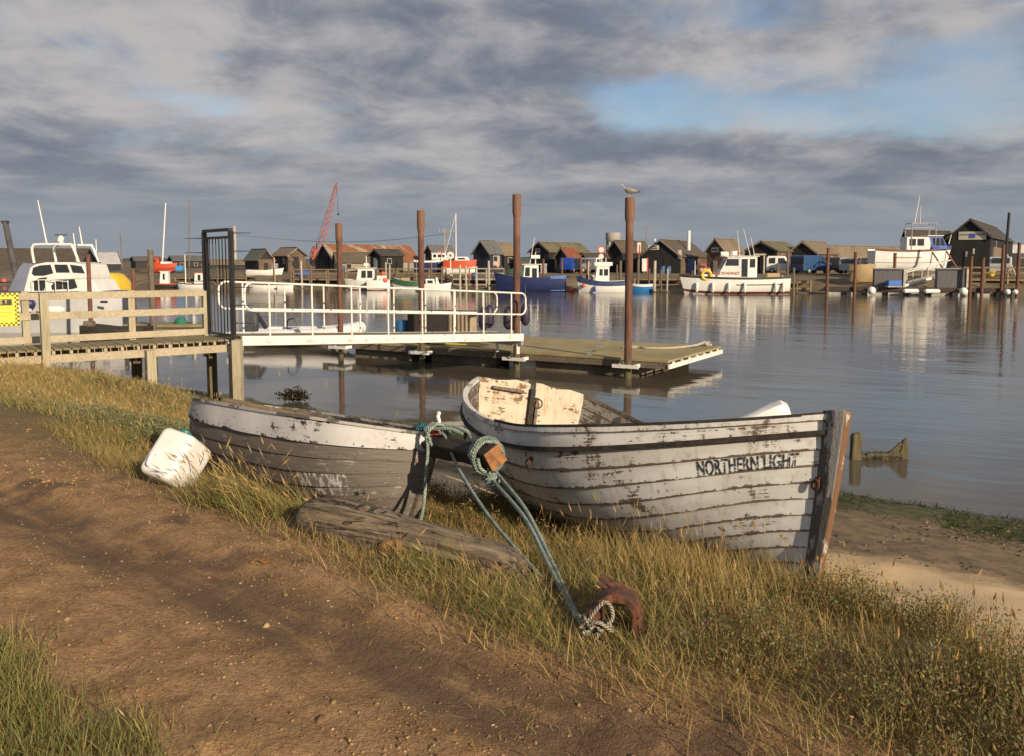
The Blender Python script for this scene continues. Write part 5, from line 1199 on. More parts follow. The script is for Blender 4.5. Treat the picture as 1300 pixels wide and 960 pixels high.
# white workboat with red name
b = fboat('white workboat with cream wheelhouse, black rubbing band and red name lettering', 863, 999, 352, -2.6, bw, 'L', .27, sheer=.16, band=bdk, deck=bgrey, low=bred, name='workboat', transom=.9, tband=.10)
h = house(b, .30, .46, 19, 47, .62, bw, bw, .0, 0, 'wheelhouse', ((.12, .42, .52, .9), (.55, .9, .1, .9)), over=.2, ends=False)
h2 = house(b, .46, .68, 19, 46, .62, bwg, bw, .55, 0, 'cabin', ((.05, .80, .62, .93),))
house(b, .68, .84, 16, 25, .5, bw, None, .8, 0, 'fore_cabin', (), ends=False)
text('TRADEWIND', 10 * b['k'] * .55, (b['X'](.60), b['B'] * .62 + .03, 26 * b['k']), plain('red letter paint', (.35, .06, .04), .5), b['o'], 'name_lettering', rot=(math.pi / 2, 0, math.pi), sx=1.15)
for f in (.86, .72, .57, .45, .17, .08): bfender(b, f, M_whitep, .12, .72, .12)
b['strip'](.62, .66, bdk, 'rubbing_strake', 1, 7)
MB().tube([(b['X'](.5), 0, 47 * b['k']), (b['X'](.5), 0, 49 * b['k']), (b['X'](.5), 0, 54 * b['k'])], [.1, .35, .35], 12).build('radar_drum', bw, b['o'])
MB().cyl((b['X'](.57) - .2, 0, 50 * b['k']), (b['X'](.57) + .5, 0, 50 * b['k']), .26, n=12).build('liferaft', bw, b['o'], smooth=True)
for f, hh, ln in ((.34, 82, 10), (.30, 72, 6), (.44, 80, 4)): spar(b, f, 46, hh, -ln * 1.0, .035, M_spar, 'aerial')
spar(b, .855, 20, 42, 0, .05)
lb_ = MB().tube([(b['X'](.765) + .42 * math.cos(a), b['B'] * .62, 24 * b['k'] + .42 * math.sin(a)) for a in np.linspace(0, 2 * math.pi, 19)[:-1]], .13, 8, closed=True).build('lifebuoy', byel, b['o'], smooth=True)
for q in range(3): MB().ball((b['X'](.76) - .3 + q * .35, 0, 30 * b['k']), .24).build('float', pbr('pinkish float', (.5, .26, .18), .6), b['o'], smooth=True)
MB().box((b['X'](.14), 0, 23 * b['k']), (1.2, 1.2, .5)).build('engine_box', bbuff, b['o'], bevel=.03)
# navy fishing boat
b = fboat('navy fishing boat with small white wheelhouse moored left of the blue-rimmed white boat', 627, 718, 352, -2.4, bblue, 'L', .3, sheer=.35, deck=bgrey, name='fishing_boat'); M_tarp = pbr('crumpled light blue sheet', (.10, .20, .48), .6, .3, 4, .03, 8)
house(b, .38, .60, 12, 34, .6, bw, bw, .1, 0, 'wheelhouse', ((.1, .4, .1, .8), (.55, .88, .35, .85)), over=.25); house(b, .60, .76, 12, 19, .5, bw, None, .8, 0, 'fore_cabin', (), ends=False)
b['strip'](.25, 1.03, M_tarp, 'stern_sheet', 0, 3); spar(b, .5, 34, 68, 6, .04, M_spar, 'aerial'); spar(b, .42, 34, 50, 0, .06); MB().box((b['X'](.42), 0, 44 * b['k']), (.9, .5, .35)).build('mast_box', bw, b['o'])
# white boat, blue sheer
b = fboat('white motor boat with dark blue sheer and tall white wheelhouse, behind the gull pile', 732, 794, 357, -2.4, bw, 'L', .36, sheer=.5, band=pbr('dark blue sheer', (.03, .05, .13), .5), deck=bgrey, name='motor_boat', tband=.32)
house(b, .34, .64, 10, 33, .62, bw, bw, .12, 0, 'wheelhouse', ((.08, .35, .5, .85), (.45, .7, .5, .85)), over=.1); house(b, .64, .80, 11, 22, .55, bwg, None, .7, 0, 'fore_cabin', ((.1, .6, .4, .85),), ends=False)
MB().box((b['X'](.46), 0, 36 * b['k']), (1.8, 1.0, .35)).build('roof_rack', bw, b['o'], bevel=.04); bfender(b, .64, plain('blue fender', (.03, .07, .35)), .05, .6, .13); MB().ball((b['X'](.86), b['B'] * .66, 9 * b['k']), .2).build('float', bflo, b['o'], smooth=True)
spar(b, .4, 33, 44, 0, .05)
fl = thing('mooring_buoy', 'red mooring buoy floating between the navy boat and the blue-rimmed white boat', 'buoy', fpos(726, -2.0, .1)); MB().ball((0, 0, .1), .32).build('float', bflo, fl, smooth=True); MB().cyl((0, 0, .38), (0, 0, .55), .05, n=8).build('eye', M_galv, fl)
# bright blue small boat
b = fboat('small bright blue dinghy with white rim beside the rusty gull pile', 800, 828, 361, -1.6, bblue2, 'L', .5, sheer=.15, band=bw, deck=bwg, name='rowing_boat', transom=.95, tband=.2); MB().box((b['X'](.4), 0, b['H'] * .8), (.3, b['B'] * 1.7, .05)).build('thwart', bwg, b['o'])
# green double-ender, white and red boats behind the gangway rails
b = fboat('green and white double-ended boat moored behind the gangway railing', 497, 542, 357, -2.6, bwg, 'L', .34, sheer=.5, band=bgreen, deck=bbuff, name='moored_boat', transom=.5, tband=.42); house(b, .5, .8, 9, 16, .5, bbuff, None, .5, 0, 'fore_cabin', (), ends=False); spar(b, .3, 8, 38, 0, .05, M_wpole)
b = fboat('small white boat with low cabin moored right of the green double-ender', 536, 573, 361, -2.8, bw, 'R', .36, sheer=.3, deck=bwg, name='moored_boat'); house(b, .12, .45, 6, 15, .6, bw, None, .2, 0, 'fore_cabin', ((.2, .8, .4, .8),), ends=False); house(b, .46, .6, 6, 17, .3, bw, None, .3, 0, 'engine_box', (), ends=False)
b = fboat('cream wheelhouse boat with dark red waterline behind the left part of the gangway', 437, 477, 356, -2.6, bwg, 'L', .36, sheer=.2, low=bred, deck=bgrey, name='fishing_boat'); house(b, .05, .62, 9, 27, .62, bw, bw, .15, .0, 'wheelhouse', ((.08, .36, .35, .85), (.44, .72, .35, .85)), over=.25); spar(b, .3, 27, 43, 0, .07); MB().box((b['X'](.3), 0, 32 * b['k']), (.5, .4, .3)).build('mast_box', bw, b['o'])
b = fboat('white open boat loaded with orange floats right of the cream wheelhouse boat', 466, 496, 356, -3.2, bw, 'R', .4, sheer=.1, low=bred, name='moored_boat', deck=bwg); 
for q, (f, hh, r) in enumerate(((.55, 12, .32), (.75, 13, .36), (.68, 21, .24))): MB().ball((b['X'](f), -b['B'] * .3, hh * b['k']), r).build('float', bflo, b['o'], smooth=True)
MB().box((b['X'](.62), 0, 15 * b['k']), (1.0, .8, .6)).build('net_bin', bw, b['o'], bevel=.03)
# lifeboat and orange yacht on the hard
b = fboat('navy and white lifeboat with white cabin standing on the quay left of the orange yacht', 526, 569, 331, 9, bblue, 'R', .3, z0=1.9, sheer=.2, band=bw, deck=bw, name='lifeboat', low=bw, tband=.14); zq = 0
def hx(bt, v): return (zv(v, bt['y']) - bt['o'].location.z) / bt['k']
house(b, .52, .98, hx(b, 330), hx(b, 322), .6, bw, bw, .3, 0, 'wheelhouse', ((.1, .3, .4, .85), (.4, .6, .4, .85), (.7, .9, .4, .8)), over=.1); MB().box((b['X'](.78), 0, hx(b, 321) * b['k']), (.5, .4, .35)).build('lamp', bflo, b['o'])
MB().box((0, 0, -.15), (b['L'] * .6, .3, .4)).build('cradle', M_old, b['o'])
b = fboat('orange and white yacht with bare mast standing ashore on the quay', 563, 605, 331, 9, bw, 'R', .3, z0=1.8, sheer=.1, band=borange, deck=bw, name='yacht', transom=.7, tband=.5); house(b, .35, .8, hx(b, 331), hx(b, 326), .5, bw, None, .6, 0, 'coach_roof', ((.2, .7, .3, .7),), ends=False); spar(b, .38, hx(b, 330), hx(b, 271), 0, .09); spar(b, .05, hx(b, 330), hx(b, 290), 0, .03)
mb = MB(); mb.tube([(b['X'](.38), 0, hx(b, 272) * b['k']), (b['X'](.02), 0, hx(b, 328) * b['k'])], .03, 5); mb.build('forestay', M_spar, b['o']); MB().box((0, 0, -.15), (b['L'] * .5, .3, .4)).build('cradle', M_old, b['o'])
# white and blue boat on stands at the right
b = fboat('large white and blue fishing boat propped ashore on timber shores at the right', 1106, 1206, 318, 8, bw, 'R', .3, z0=2.3, sheer=.12, deck=bgrey, name='fishing_boat', low=pbr('blue antifoul', (.02, .10, .19), .6), transom=.85)
b['strip'](.93, 1.02, pbr('brown rail', (.12, .06, .04), .6), 'rail', 0, 14); b['strip'](.66, .70, bbuff, 'rubbing_strake', 3, 8); b['strip'](1.0, 1.12, plain('blue bulwark', (.02, .06, .30), .5), 'bow_bulwark', 10, 14)
house(b, .40, .70, hx(b, 318), hx(b, 301), .62, bwg, None, .0, 0, 'deck_house', ((.12, .38, .35, .85), (.45, .72, .35, .85)), ends=False); house(b, .72, .93, hx(b, 317), hx(b, 300), .62, plain('blue wheelhouse', (.03, .08, .30), .5), bw, .5, -.3, 'wheelhouse', ((.15, .45, .3, .85), (.52, .85, .3, .85)))
mb = MB()
for sd in (-1, 1):
    for f in (.46, .76): mb.tube([(b['X'](f), sd * b['B'] * .6, hx(b, 318) * b['k']), (b['X'](f), sd * b['B'] * .6, hx(b, 284) * b['k'])], .06, 6)
    for v in (284, 290): mb.tube([(b['X'](.46), sd * b['B'] * .6, hx(b, v) * b['k']), (b['X'](.76), sd * b['B'] * .6, hx(b, v) * b['k'])], .05, 6)
for f in (.46, .76): mb.tube([(b['X'](f), -b['B'] * .6, hx(b, 284) * b['k']), (b['X'](f), b['B'] * .6, hx(b, 284) * b['k'])], .05, 6)
mb.build('gantry', M_galv, b['o']); spar(b, .53, hx(b, 284), hx(b, 249), 5, .05, M_spar, 'aerial'); spar(b, .6, hx(b, 284), hx(b, 262), 0, .03, M_spar, 'aerial'); spar(b, .97, hx(b, 310), hx(b, 298), 3, .05, M_spar, 'bow_post')
for f, sd in ((.72, -1), (.93, -1), (.72, 1)):
    p = b['P'](int(f * 14), 1, .9); MB().beam((p[0], sd * p[1], p[2]), (p[0] + .9, sd * (abs(p[1]) + 1.4), QZ - 2.3), .12, .12).build('shore', pbr('reddish shore', (.28, .13, .08), .8), b['o'])
MB().box((0, 0, -.35), (b['L'] * .7, .35, .7)).build('keel_block', M_old, b['o'])
# tan boat ashore
b = fboat('bluff tan-brown open boat ashore below the silver car', 1078, 1109, 336, 4, bbuff, 'L', .5, z0=1.25, sheer=.0, name='rowing_boat', deck=M_old, transom=.95)
# rowing boat on the quay, small boats afloat at left
b = fboat('white clinker rowing boat sitting on the quay below the green-roofed hut', 313, 360, 343, 7, bw, 'R', .34, z0=1.45, sheer=.5, name='rowing_boat', deck=M_tan, transom=.5); MB().box((0, 0, b['H'] * .8), (.3, b['B'] * 1.6, .05)).build('thwart', M_tan, b['o'])
b = fboat('low white skiff with grey bow afloat just below the white rowing boat', 315, 351, 362.5, -2.2, bw, 'L', .34, sheer=.25, name='rowing_boat', deck=bgrey)
b = fboat('small white skiff afloat right of the low grey-bowed skiff', 352, 372, 362.5, -2.2, bw, 'R', .4, sheer=.15, name='rowing_boat', deck=bgrey)
# left : red boat ashore, two small wheelhouse boats
b = fboat('bright red boat with red wheelhouse ashore between the jetty posts', 189, 225, 335, 10, borange, 'R', .34, z0=1.9, sheer=.15, name='fishing_boat', deck=bbuff, low=bdk); house(b, .03, .40, hx(b, 335), hx(b, 328), .62, borange, borange, .1, 0, 'wheelhouse', ((.35, .65, .25, .8),)); MB().box((b['X'](.62), 0, hx(b, 334) * b['k']), (1.3, .8, .35)).build('hatch', bw, b['o'])
cv = thing('boat_cover', 'bright blue tarpaulin bundle beside the red boat', 'tarpaulin', fpos(228, 9.5, 1.9)); MB().loft([[(x, y_, z) for y_, z in ((-.6, 0), (.6, 0), (.4, h_), (-.4, h_))] for x, h_ in ((-.45, .55), (.0, .62), (.45, .5))]).build('cover', plain('bright blue sheet', (.03, .26, .62), .5), cv, bevel=.05)
b = fboat('dark small boat with white wheelhouse and red deck edge, left of the white-hulled one', 190, 224, 360, -2.2, bdk, 'L', .36, sheer=.2, name='fishing_boat', band=borange, deck=bgrey, tband=.16); house(b, .30, .62, 5, 20, .62, bw, bw, .1, 0, 'wheelhouse', ((.35, .6, .35, .85),), over=.1)
b = fboat('small white fishing boat with red-roofed wheelhouse just left of the black gate', 224, 263, 360, -2.6, bw, 'L', .34, sheer=.3, name='fishing_boat', band=bdk, deck=bgrey); house(b, .10, .42, 5, 19, .62, bw, borange, .1, 0, 'wheelhouse', ((.3, .6, .35, .85),), over=.15); spar(b, .72, 5, 42, 0, .07, M_spar)
b = fboat('blue-covered boat with orange buoy at the far left behind the jetty sign', -4, 27, 358, 2, pbr('blue cover', (.02, .05, .22), .6), 'L', .4, z0=.6, sheer=.1, name='moored_boat'); MB().ball((b['X'](.75), 0, b['H'] + .15), .33).build('float', bflo, b['o'], smooth=True); MB().ball((b['X'](.15), 0, b['H'] + .2), .5, sc=(1, .6, 1.2)).build('yellow_bag', byel, b['o'], smooth=True)

# ---- cabin cruiser behind the jetty (about 38 m away)
cy = 38.0; k = cy / F; cx0 = (-70 - 650) / F * cy; cx1 = (165 - 650) / F * cy
cru = thing('cabin_cruiser', 'white cabin cruiser with tubular radar arch moored behind the jetty rails', 'boat', ((cx0 + cx1) / 2, cy, 0)); CL_ = cx1 - cx0
cn_ = cy - 1.08; U = lambda u: (u - 650) / F * cn_ - (cx0 + cx1) / 2
Hh = zv(371, cy); rings = []
for i, f in enumerate(np.linspace(0, 1, 15)):
    u_ = max(0, (f - .45) / .55); b_ = 1.35 * (1 - u_ ** 2.6) + .04; x = -CL_ / 2 + CL_ * f; zs = Hh * (1 + .03 * u_); rings.append([(x - .25 * u_ ** 3, 0, -.4), (x - .22 * u_ ** 3, b_ * .8, -.1), (x - .1 * u_ ** 3, b_ * .92, Hh * .5), (x, b_, zs), (x, b_ * .93, zs + .02), (x, -b_ * .93, zs + .02), (x, -b_, zs), (x - .1 * u_ ** 3, -b_ * .92, Hh * .5), (x - .22 * u_ ** 3, -b_ * .8, -.1)])
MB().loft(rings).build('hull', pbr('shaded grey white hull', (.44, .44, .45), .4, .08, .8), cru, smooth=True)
mb = MB(); mb.loft([[(r[3][0] + .03, r[3][1] + .04, r[3][2] - .06), (r[3][0] + .03, r[3][1] + .04, r[3][2] + .04), (r[3][0] + .03, -r[3][1] - .04, r[3][2] + .04), (r[3][0] + .03, -r[3][1] - .04, r[3][2] - .06)] for r in rings]); mb.build('sheer_band', pbr('navy band', (.03, .04, .10), .5), cru)
def cab(nm, pts, w, m, wins=(), w2=None):
    """side-profile cabin given in picture columns/rows at the cruiser's distance"""
    P_ = [(U(u), zv(v, cn_)) for u, v in pts]; ho = MB().loft([[(x, -w, z) for x, z in P_], [(x, w, z) for x, z in P_]]).build(nm, m, cru, bevel=.05)
    for q in wins:
        Q = [(U(u), zv(v, cn_)) for u, v in q]; MB().loft([[(x, -w - s_, z) for x, z in Q] for s_ in (.006, .03)]).build('window', M_glass, ho)
    return ho
cab('cabin_trunk', [(43, 371), (68, 371), (126, 371), (118, 356), (97, 350), (75, 351), (66, 356)], 1.05, bw, ([(67, 368), (66, 363), (72, 356), (80, 353), (80, 367)], [(81, 367), (81, 353), (95, 352), (99, 365), (92, 367)]))
cab('wheelhouse', [(30, 372), (58, 372), (64, 356), (112, 354), (112, 350), (108, 336), (92, 333), (60, 333), (46, 336), (40, 340)], 1.1, bw, ([(43, 347), (45, 340), (54, 337), (67, 336), (70, 347), (58, 350), (46, 350)], [(74, 346), (72, 336), (88, 336), (91, 346)], [(95, 346), (92, 336), (106, 338), (110, 347)], [(45, 369), (45, 357), (52, 353), (62, 352), (57, 369)]))
cab('canvas_shelter', [(8, 371), (42, 371), (42, 335), (30, 334), (24, 340)], 1.0, pbr('grey blue canvas', (.16, .18, .25), .8, .1, 1))
mb = MB(); A_ = lambda u, v, yy=0: (U(u), yy, zv(v, cy))
for yy in (-.9, .9): mb = MB(); mb.tube(spline([A_(43, 334, yy), A_(41, 318, yy), A_(43, 312.5, yy), A_(48, 311, yy), A_(86, 311, yy), A_(92, 313, yy), A_(100, 333, yy)], 5), .055, 8); mb.build('radar_arch', M_white_rail, cru, smooth=True)
MB().tube([A_(65, 311), A_(65, 308), A_(63.5, 306), A_(65, 302), A_(65, 299)], [.09, .09, .13, .13, .05], 10).build('radar_drum', bw, cru, smooth=True)
for a_, b_, nm in (((46, 310), (37, 254), 'aerial'), ((84, 332), (81, 296), 'aerial'), ((92, 312), (89, 288), 'aerial')): MB().tube([A_(*a_), A_(*b_)], [.035, .02], 6).build(nm, M_spar, cru)
MB().box(A_(65, 298.3), (.5, .1, .04)).build('wind_vane', bdk, cru)
for yy in (-1.25, 1.25):
    mb = MB(); mb.tube([A_(44, 355, yy), A_(64, 354.5, yy), A_(90, 357, yy)], .02, 5)
    for u in (44, 53, 62, 74, 90): mb.tube([A_(u, 371, yy), A_(u, 355, yy)], .02, 5)
    mb.build('guard_rail', M_white_rail, cru)
for u in (72, 30): MB().tube([(U(u) - .55, -1.55, 1.0), (U(u) - .4, -1.55, 1.0), (U(u) + .4, -1.55, 1.0), (U(u) + .55, -1.55, 1.0)], [.08, .17, .17, .08], 10).build('fender', bw, cru, smooth=True)
MB().ball((U(45), -1.5, 1.25), .22).build('fender', bblue, cru, smooth=True)
MB().box((U(134), -1.22, 1.32), (.3, .04, .1)).build('hull_mark', bdk, cru)
dp = thing('derrick_pole', 'dark grey slanting derrick pole beside the cruiser at far left', 'pole', ((12 - 650) / F * 40, 40, 1.0)); kk = 40 / F
MB().tube([(16 * kk, 0, 0), (0, 0, zv(282, 40) - 1.0)], [.16, .12], 10).build('pole', pbr('weathered dark spar', (.075, .07, .07), .8), dp); MB().box((0, 0, zv(282, 40) - 1.0), (.3, .15, .12)).build('pole_head', bdk, dp)
# yellow-topped boat seen end on
yb = thing('yellow_boat', 'small yellow-topped blue boat seen end on, right of the cabin cruiser', 'boat', ((147 - 650) / F * 44, 44, 0), rz=R(90)); k = 44 / F
MB().loft([[(x, -w, -.3), (x, -w * 1.15, .75), (x, w * 1.15, .75), (x, w, -.3)] for x, w in ((-1.6, .5), (-.8, .55), (1.0, .45), (2.0, .1))]).build('hull', byel, yb, bevel=.05)
MB().loft([[(x, -w, .752), (x, -w, 1.35 + h_), (x, w, 1.35 + h_), (x, w, .752)] for x, w, h_ in ((-1.5, .52, .1), (.2, .5, .15), (.9, .42, 0))]).build('cockpit', plain('royal blue', (.02, .05, .32), .4), yb, bevel=.05)
rg = []
for x, s_ in ((-1.7, .86), (-1.5, 1), (.5, 1), (1.0, .8)): rg.append([(x, .62 * s_ * math.cos(a), 1.42 + 1.05 * s_ * math.sin(a) * (1 if math.sin(a) > 0 else .1)) for a in np.linspace(0, 2 * math.pi, 17)[:-1]])
cn = MB().loft(rg).build('canopy', byel, yb, smooth=True); MB().loft([[(x, yy, z) for yy, z in ((-.42, 2.06), (.42, 2.06), (.32, 2.3), (-.32, 2.3))] for x in (-1.72, -1.66)]).build('window', bdk, cn)
# dark barge, float with net, near posts
bg = thing('barge', 'low dark timber barge afloat behind the jetty rails', 'barge', ((137 - 650) / F * 33, 33, 0)); MB().loft([[(x, -w, -.2), (x, -w, .52 + h_), (x, w, .52 + h_), (x, w, -.2)] for x, w, h_ in ((-.85, .6, .12), (0, .8, 0), (.8, .8, 0), (1.5, .5, .05))]).build('hull', M_dark, bg, bevel=.03); MB().box((-.6, -.3, .68), (.35, .3, .2)).build('bitts', M_old, bg, bevel=.02)
mf = thing('mooring_float', 'low greenish pontoon float behind the jetty rails', 'pontoon', ((215 - 650) / F * 35, 35, 0)); MB().box((0, 0, .48), (3.2, 1.4, .12)).build('deck', M_deckw, mf); MB().box((0, 0, .2), (2.8, 1.2, .44)).build('float', M_float, mf)
nt = thing('net_heap', 'green fishing net heap lying on the low greenish float', 'net', ((231 - 650) / F * 35, 34.8, .54)); MB().ball((0, 0, .05), .26, 10, 6, (1, .9, .85)).build('net', pbr('green net', (.02, .16, .10), .9, .4, 20, .03, 30), nt, smooth=True)
bo = thing('bollard', 'small grey bollard on the right end of the low greenish float', 'bollard', ((248 - 650) / F * 35, 34.8, .54)); MB().cyl((0, 0, 0), (0, 0, .35), .12, n=10).build('post', M_galv, bo); MB().cyl((0, 0, .35), (0, 0, .4), .18, n=10).build('cap', M_galv, bo)
for u, v0, Yd, r, l in ((115, 323, 33, .085, 'thin brown mooring post behind the jetty rails'), (194, 317, 34, .12, 'thick brown mooring post rising behind the jetty rails'), (171, 343, 40, .1, 'short dark mooring post right of the yellow-topped boat')):
    p = at_y(u, 400, Yd); o = thing('mooring_post', l, 'post', (p.x, Yd, -.8)); MB().tube([(0, 0, 0), (0, 0, zv(v0, Yd) + .8)], [r, r * .9], 10).build('post', M_old if r > .1 else M_rp, o, smooth=True)
# inflatable with outboard
ry = 31.0; k = ry / F; rx = (376 - 650) / F * ry
rib = thing('inflatable', 'grey and white inflatable dinghy with covered outboard behind the gangway', 'dinghy', (rx, ry, 0)); Uq = lambda u: (u - 650) / F * ry - rx; Lr = 165 * k
for sd in (-1, 1):
    pts = [(Uq(296), sd * .75, .42), (Uq(320), sd * .75, .42), (Uq(400), sd * .75, .44), (Uq(430), sd * .62, .52), (Uq(450), sd * .3, .62), (Uq(456), 0, .66)]
    MB().tube(spline(pts, 6), [.16] * 8 + [.24] * 23, 10).build('tube', pbr('pale grey hypalon', (.60, .60, .60), .6, .06, 2), rib, smooth=True)
MB().loft([[(x, -w, z), (x, 0, z - .3), (x, w, z), (x, w, z + .1), (x, -w, z + .1)] for x, w, z in ((Uq(305), .6, .15), (Uq(400), .6, .15), (Uq(440), .3, .3))]).build('floor', bwg, rib)
om = MB().loft([[(Uq(318) + x * s_, y_ * s_, z) for x, y_ in ((-.24, -.2), (.24, -.2), (.3, 0), (.24, .2), (-.24, .2))] for z, s_ in ((.45, .8), (.75, 1.0), (1.1, .95), (1.22, .6))]).build('outboard', pbr('dark grey engine cover', (.06, .065, .075), .6), rib, bevel=.03)
MB().box((Uq(318), 0, .2), (.16, .12, .7)).build('engine_leg', bdk, rib); MB().beam((Uq(326), 0, 1.15), (Uq(338), -.1, .65), .1, .12).build('tiller', bdk, rib)
for u, m_, d_ in ((350, bw, (.5, .5, .3)), (370, bgrey, (.4, .6, .25)), (405, borange, (.5, .4, .12))): MB().box((Uq(u), 0, .55), d_).build('locker', m_, rib, bevel=.03)
mb = MB(); mb.tube(spline([(Uq(366), -.3, .6), (Uq(368), -.3, .95), (Uq(376), -.3, .98), (Uq(380), -.3, .75)], 5), .025, 6); mb.build('console_rail', bdk, rib)

# ------------------------------------------------------------------ vehicles
def wheelset(o, xs, r, w, m=None):
    for x in xs:
        for sd in (-1, 1):
            wv = MB().tube([(x, sd * (w - .2), r), (x, sd * w, r)], r, 14).build('wheel', plain('tyre rubber', (.02, .02, .02), .8), o, smooth=True); MB().cyl((x, sd * (w - .01), r), (x, sd * (w + .012), r), r * .55, n=10).build('rim', M_galv, wv)
def vehicle(name, label, cat, u0, u1, e, prof, wins, m, w=.95, yaw=0, wheels=(.2, .8), r=.33, scale_to=None, face=1):
    c = fpos((u0 + u1) / 2, e); k = c.y / F; L = (u1 - u0) * k / abs(math.cos(R(yaw))); o = thing(name, label, cat, (c.x, c.y, QZ + .06), rz=R(yaw) + (0 if face > 0 else math.pi)); X = lambda f: (f - .5) * L
    P_ = [(X(a), z) for a, z in prof]; bd = MB().loft([[(x, -w, z) for x, z in P_], [(x, w, z) for x, z in P_]]).build('body', m, o, bevel=.06)
    for q in wins:
        Q = [(X(a), z) for a, z in q]
        for sd in (-1, 1): MB().loft([[(x, sd * (w + s_), z) for x, z in Q] for s_ in (.004, .02)]).build('window', M_glass, o)
    wheelset(o, [X(f) for f in wheels], r, w); return o, X, bd
vanp = [(0, .3), (0, 1.9), (.06, 2.0), (.68, 2.0), (.80, 1.35), (.97, 1.15), (1, .9), (1, .3)]
vw = pbr('white van paint', (.70, .70, .68), .35, .04, 1); vb = pbr('blue van paint', (.025, .07, .17), .35, .08, 1); vs_ = pbr('silver car paint', (.42, .43, .44), .3, .05, 1); vd = pbr('dark car paint', (.03, .03, .035), .3, .05, 1)
o, X, _ = vehicle('van', 'white van with sloping bonnet parked between the black hut and the blue van', 'van', 974, 1008, 17, [(0, .3), (0, 1.7), (.05, 1.95), (.62, 1.95), (.78, 1.2), (.98, .95), (1, .6), (1, .3)], ([(.08, 1.1), (.08, 1.7), (.30, 1.75), (.30, 1.1)], [(.40, 1.1), (.40, 1.7), (.6, 1.7), (.70, 1.15)]), vw, yaw=-14)
o, X, _ = vehicle('van', 'dark blue panel van parked with its back to the river', 'van', 1008, 1052, 15, vanp, ([(.62, 1.15), (.62, 1.75), (.69, 1.75), (.77, 1.2)],), vb, yaw=28, w=1.0)
MB().box((X(0) - .012, 0, 1.35), (.02, 1.6, .6)).build('rear_window', M_glass, o)
for sd in (-1, 1): MB().box((X(0) - .015, sd * .9, .9), (.03, .12, .3)).build('tail_light', plain('red lens', (.4, .02, .02), .3), o)
suvp = [(0, .35), (0, 1.0), (.05, 1.7), (.12, 1.78), (.6, 1.75), (.74, 1.15), (.97, 1.0), (1, .7), (1, .35)]; suvw = ([(.08, 1.1), (.11, 1.6), (.33, 1.62), (.33, 1.1)], [(.37, 1.1), (.37, 1.62), (.58, 1.6), (.68, 1.12)])
o, X, _ = vehicle('car', 'silver estate car seen from behind near the tan boat', 'car', 1068, 1094, 14, suvp, suvw, vs_, yaw=60, w=.9); MB().box((X(0) + .06, 0, 1.35), (.03, 1.4, .45), Matrix.Rotation(.2, 3, 'Y')).build('rear_window', M_glass, o)
vehicle('car', 'black car parked between the blue van and the silver estate car', 'car', 1050, 1068, 18, suvp, suvw, vd, yaw=55, w=.9)
o, X, _ = vehicle('pickup', 'silver pickup seen from behind below the tall black shed', 'pickup', 1254, 1285, 10, suvp, suvw, vs_, yaw=62, w=.95, wheels=(.2, .8)); MB().box((X(0) + .05, 0, 1.4), (.03, 1.5, .5), Matrix.Rotation(.2, 3, 'Y')).build('rear_window', M_glass, o)
vehicle('car', 'bright blue car parked in front of the red-roofed hut', 'car', 718, 731, 14.5, suvp, suvw, plain('bright blue car paint', (.02, .07, .38), .3), yaw=58, w=.85)
vehicle('car', 'grey car right of the bright blue car by the low dark hut', 'car', 731, 748, 14.5, suvp, suvw, pbr('grey car paint', (.16, .17, .19), .3, .05, 1), yaw=35, w=.85)
vehicle('car', 'white car at the right end of the parked cars by the low dark hut', 'car', 750, 764, 15, suvp, suvw, vw, yaw=35, w=.85)
for u, lab, top, leg in ((1101, 'person in a pale violet jacket standing on the quay near the silver car', (.42, .36, .50), (.06, .06, .09)), (1091, 'person in a white top and dark trousers beside the silver car', (.6, .58, .55), (.03, .03, .04))):
    p = fpos(u, 12, QZ); o = thing('person', lab, 'person', p)
    me = bpy.data.meshes.new('body'); vs = [(0, 0, .95), (0, 0, 1.15), (0, 0, 1.38), (0, 0, 1.5), (0, 0, 1.62), (0, 0, 1.72), (.1, 0, .88), (.11, -.02, .48), (.12, .0, .06), (.13, -.12, .03), (-.1, 0, .88), (-.11, .03, .48), (-.12, .04, .06), (-.13, -.08, .03), (.2, 0, 1.4), (.26, .02, 1.12), (.27, -.08, .88), (-.2, 0, 1.4), (-.26, .02, 1.12), (-.25, -.1, .9)]
    me.from_pydata(vs, [(0, 1), (1, 2), (2, 3), (3, 4), (4, 5), (0, 6), (6, 7), (7, 8), (8, 9), (0, 10), (10, 11), (11, 12), (12, 13), (2, 14), (14, 15), (15, 16), (2, 17), (17, 18), (18, 19)], [])
    bo = bpy.data.objects.new('body', me); COL.objects.link(bo); bo.parent = o; bo.modifiers.new('skin', 'SKIN')
    rad = [.15, .14, .16, .07, .1, .07, .1, .075, .05, .045, .1, .075, .05, .045, .07, .05, .04, .07, .05, .04]
    for i, sv_ in enumerate(me.skin_vertices[0].data): sv_.radius = (rad[i], rad[i] * .85); sv_.use_root = (i == 0)
    ss_ = bo.modifiers.new('sub', 'SUBSURF'); ss_.levels = 1; ss_.render_levels = 1
    m = bpy.data.materials.new('clothes'); m.use_nodes = True; t = NT(m.node_tree); tc = t.new('ShaderNodeTexCoord'); sp = t.new('ShaderNodeSeparateXYZ'); t.l.new(tc.outputs['Object'], sp.inputs[0])
    t.l.new(t.mix(t.ramp(sp.outputs[2], 1.49, 1.53), t.mix(t.ramp(sp.outputs[2], .9, .93), leg, top), (.42, .27, .2)), t.n['Principled BSDF'].inputs['Base Color']); me.materials.append(m)
    MB().ball((0, .015, 1.71), .105, 10, 7, (1, 1, .8)).build('hair', plain('brown hair', (.05, .035, .025), .8), o, smooth=True)

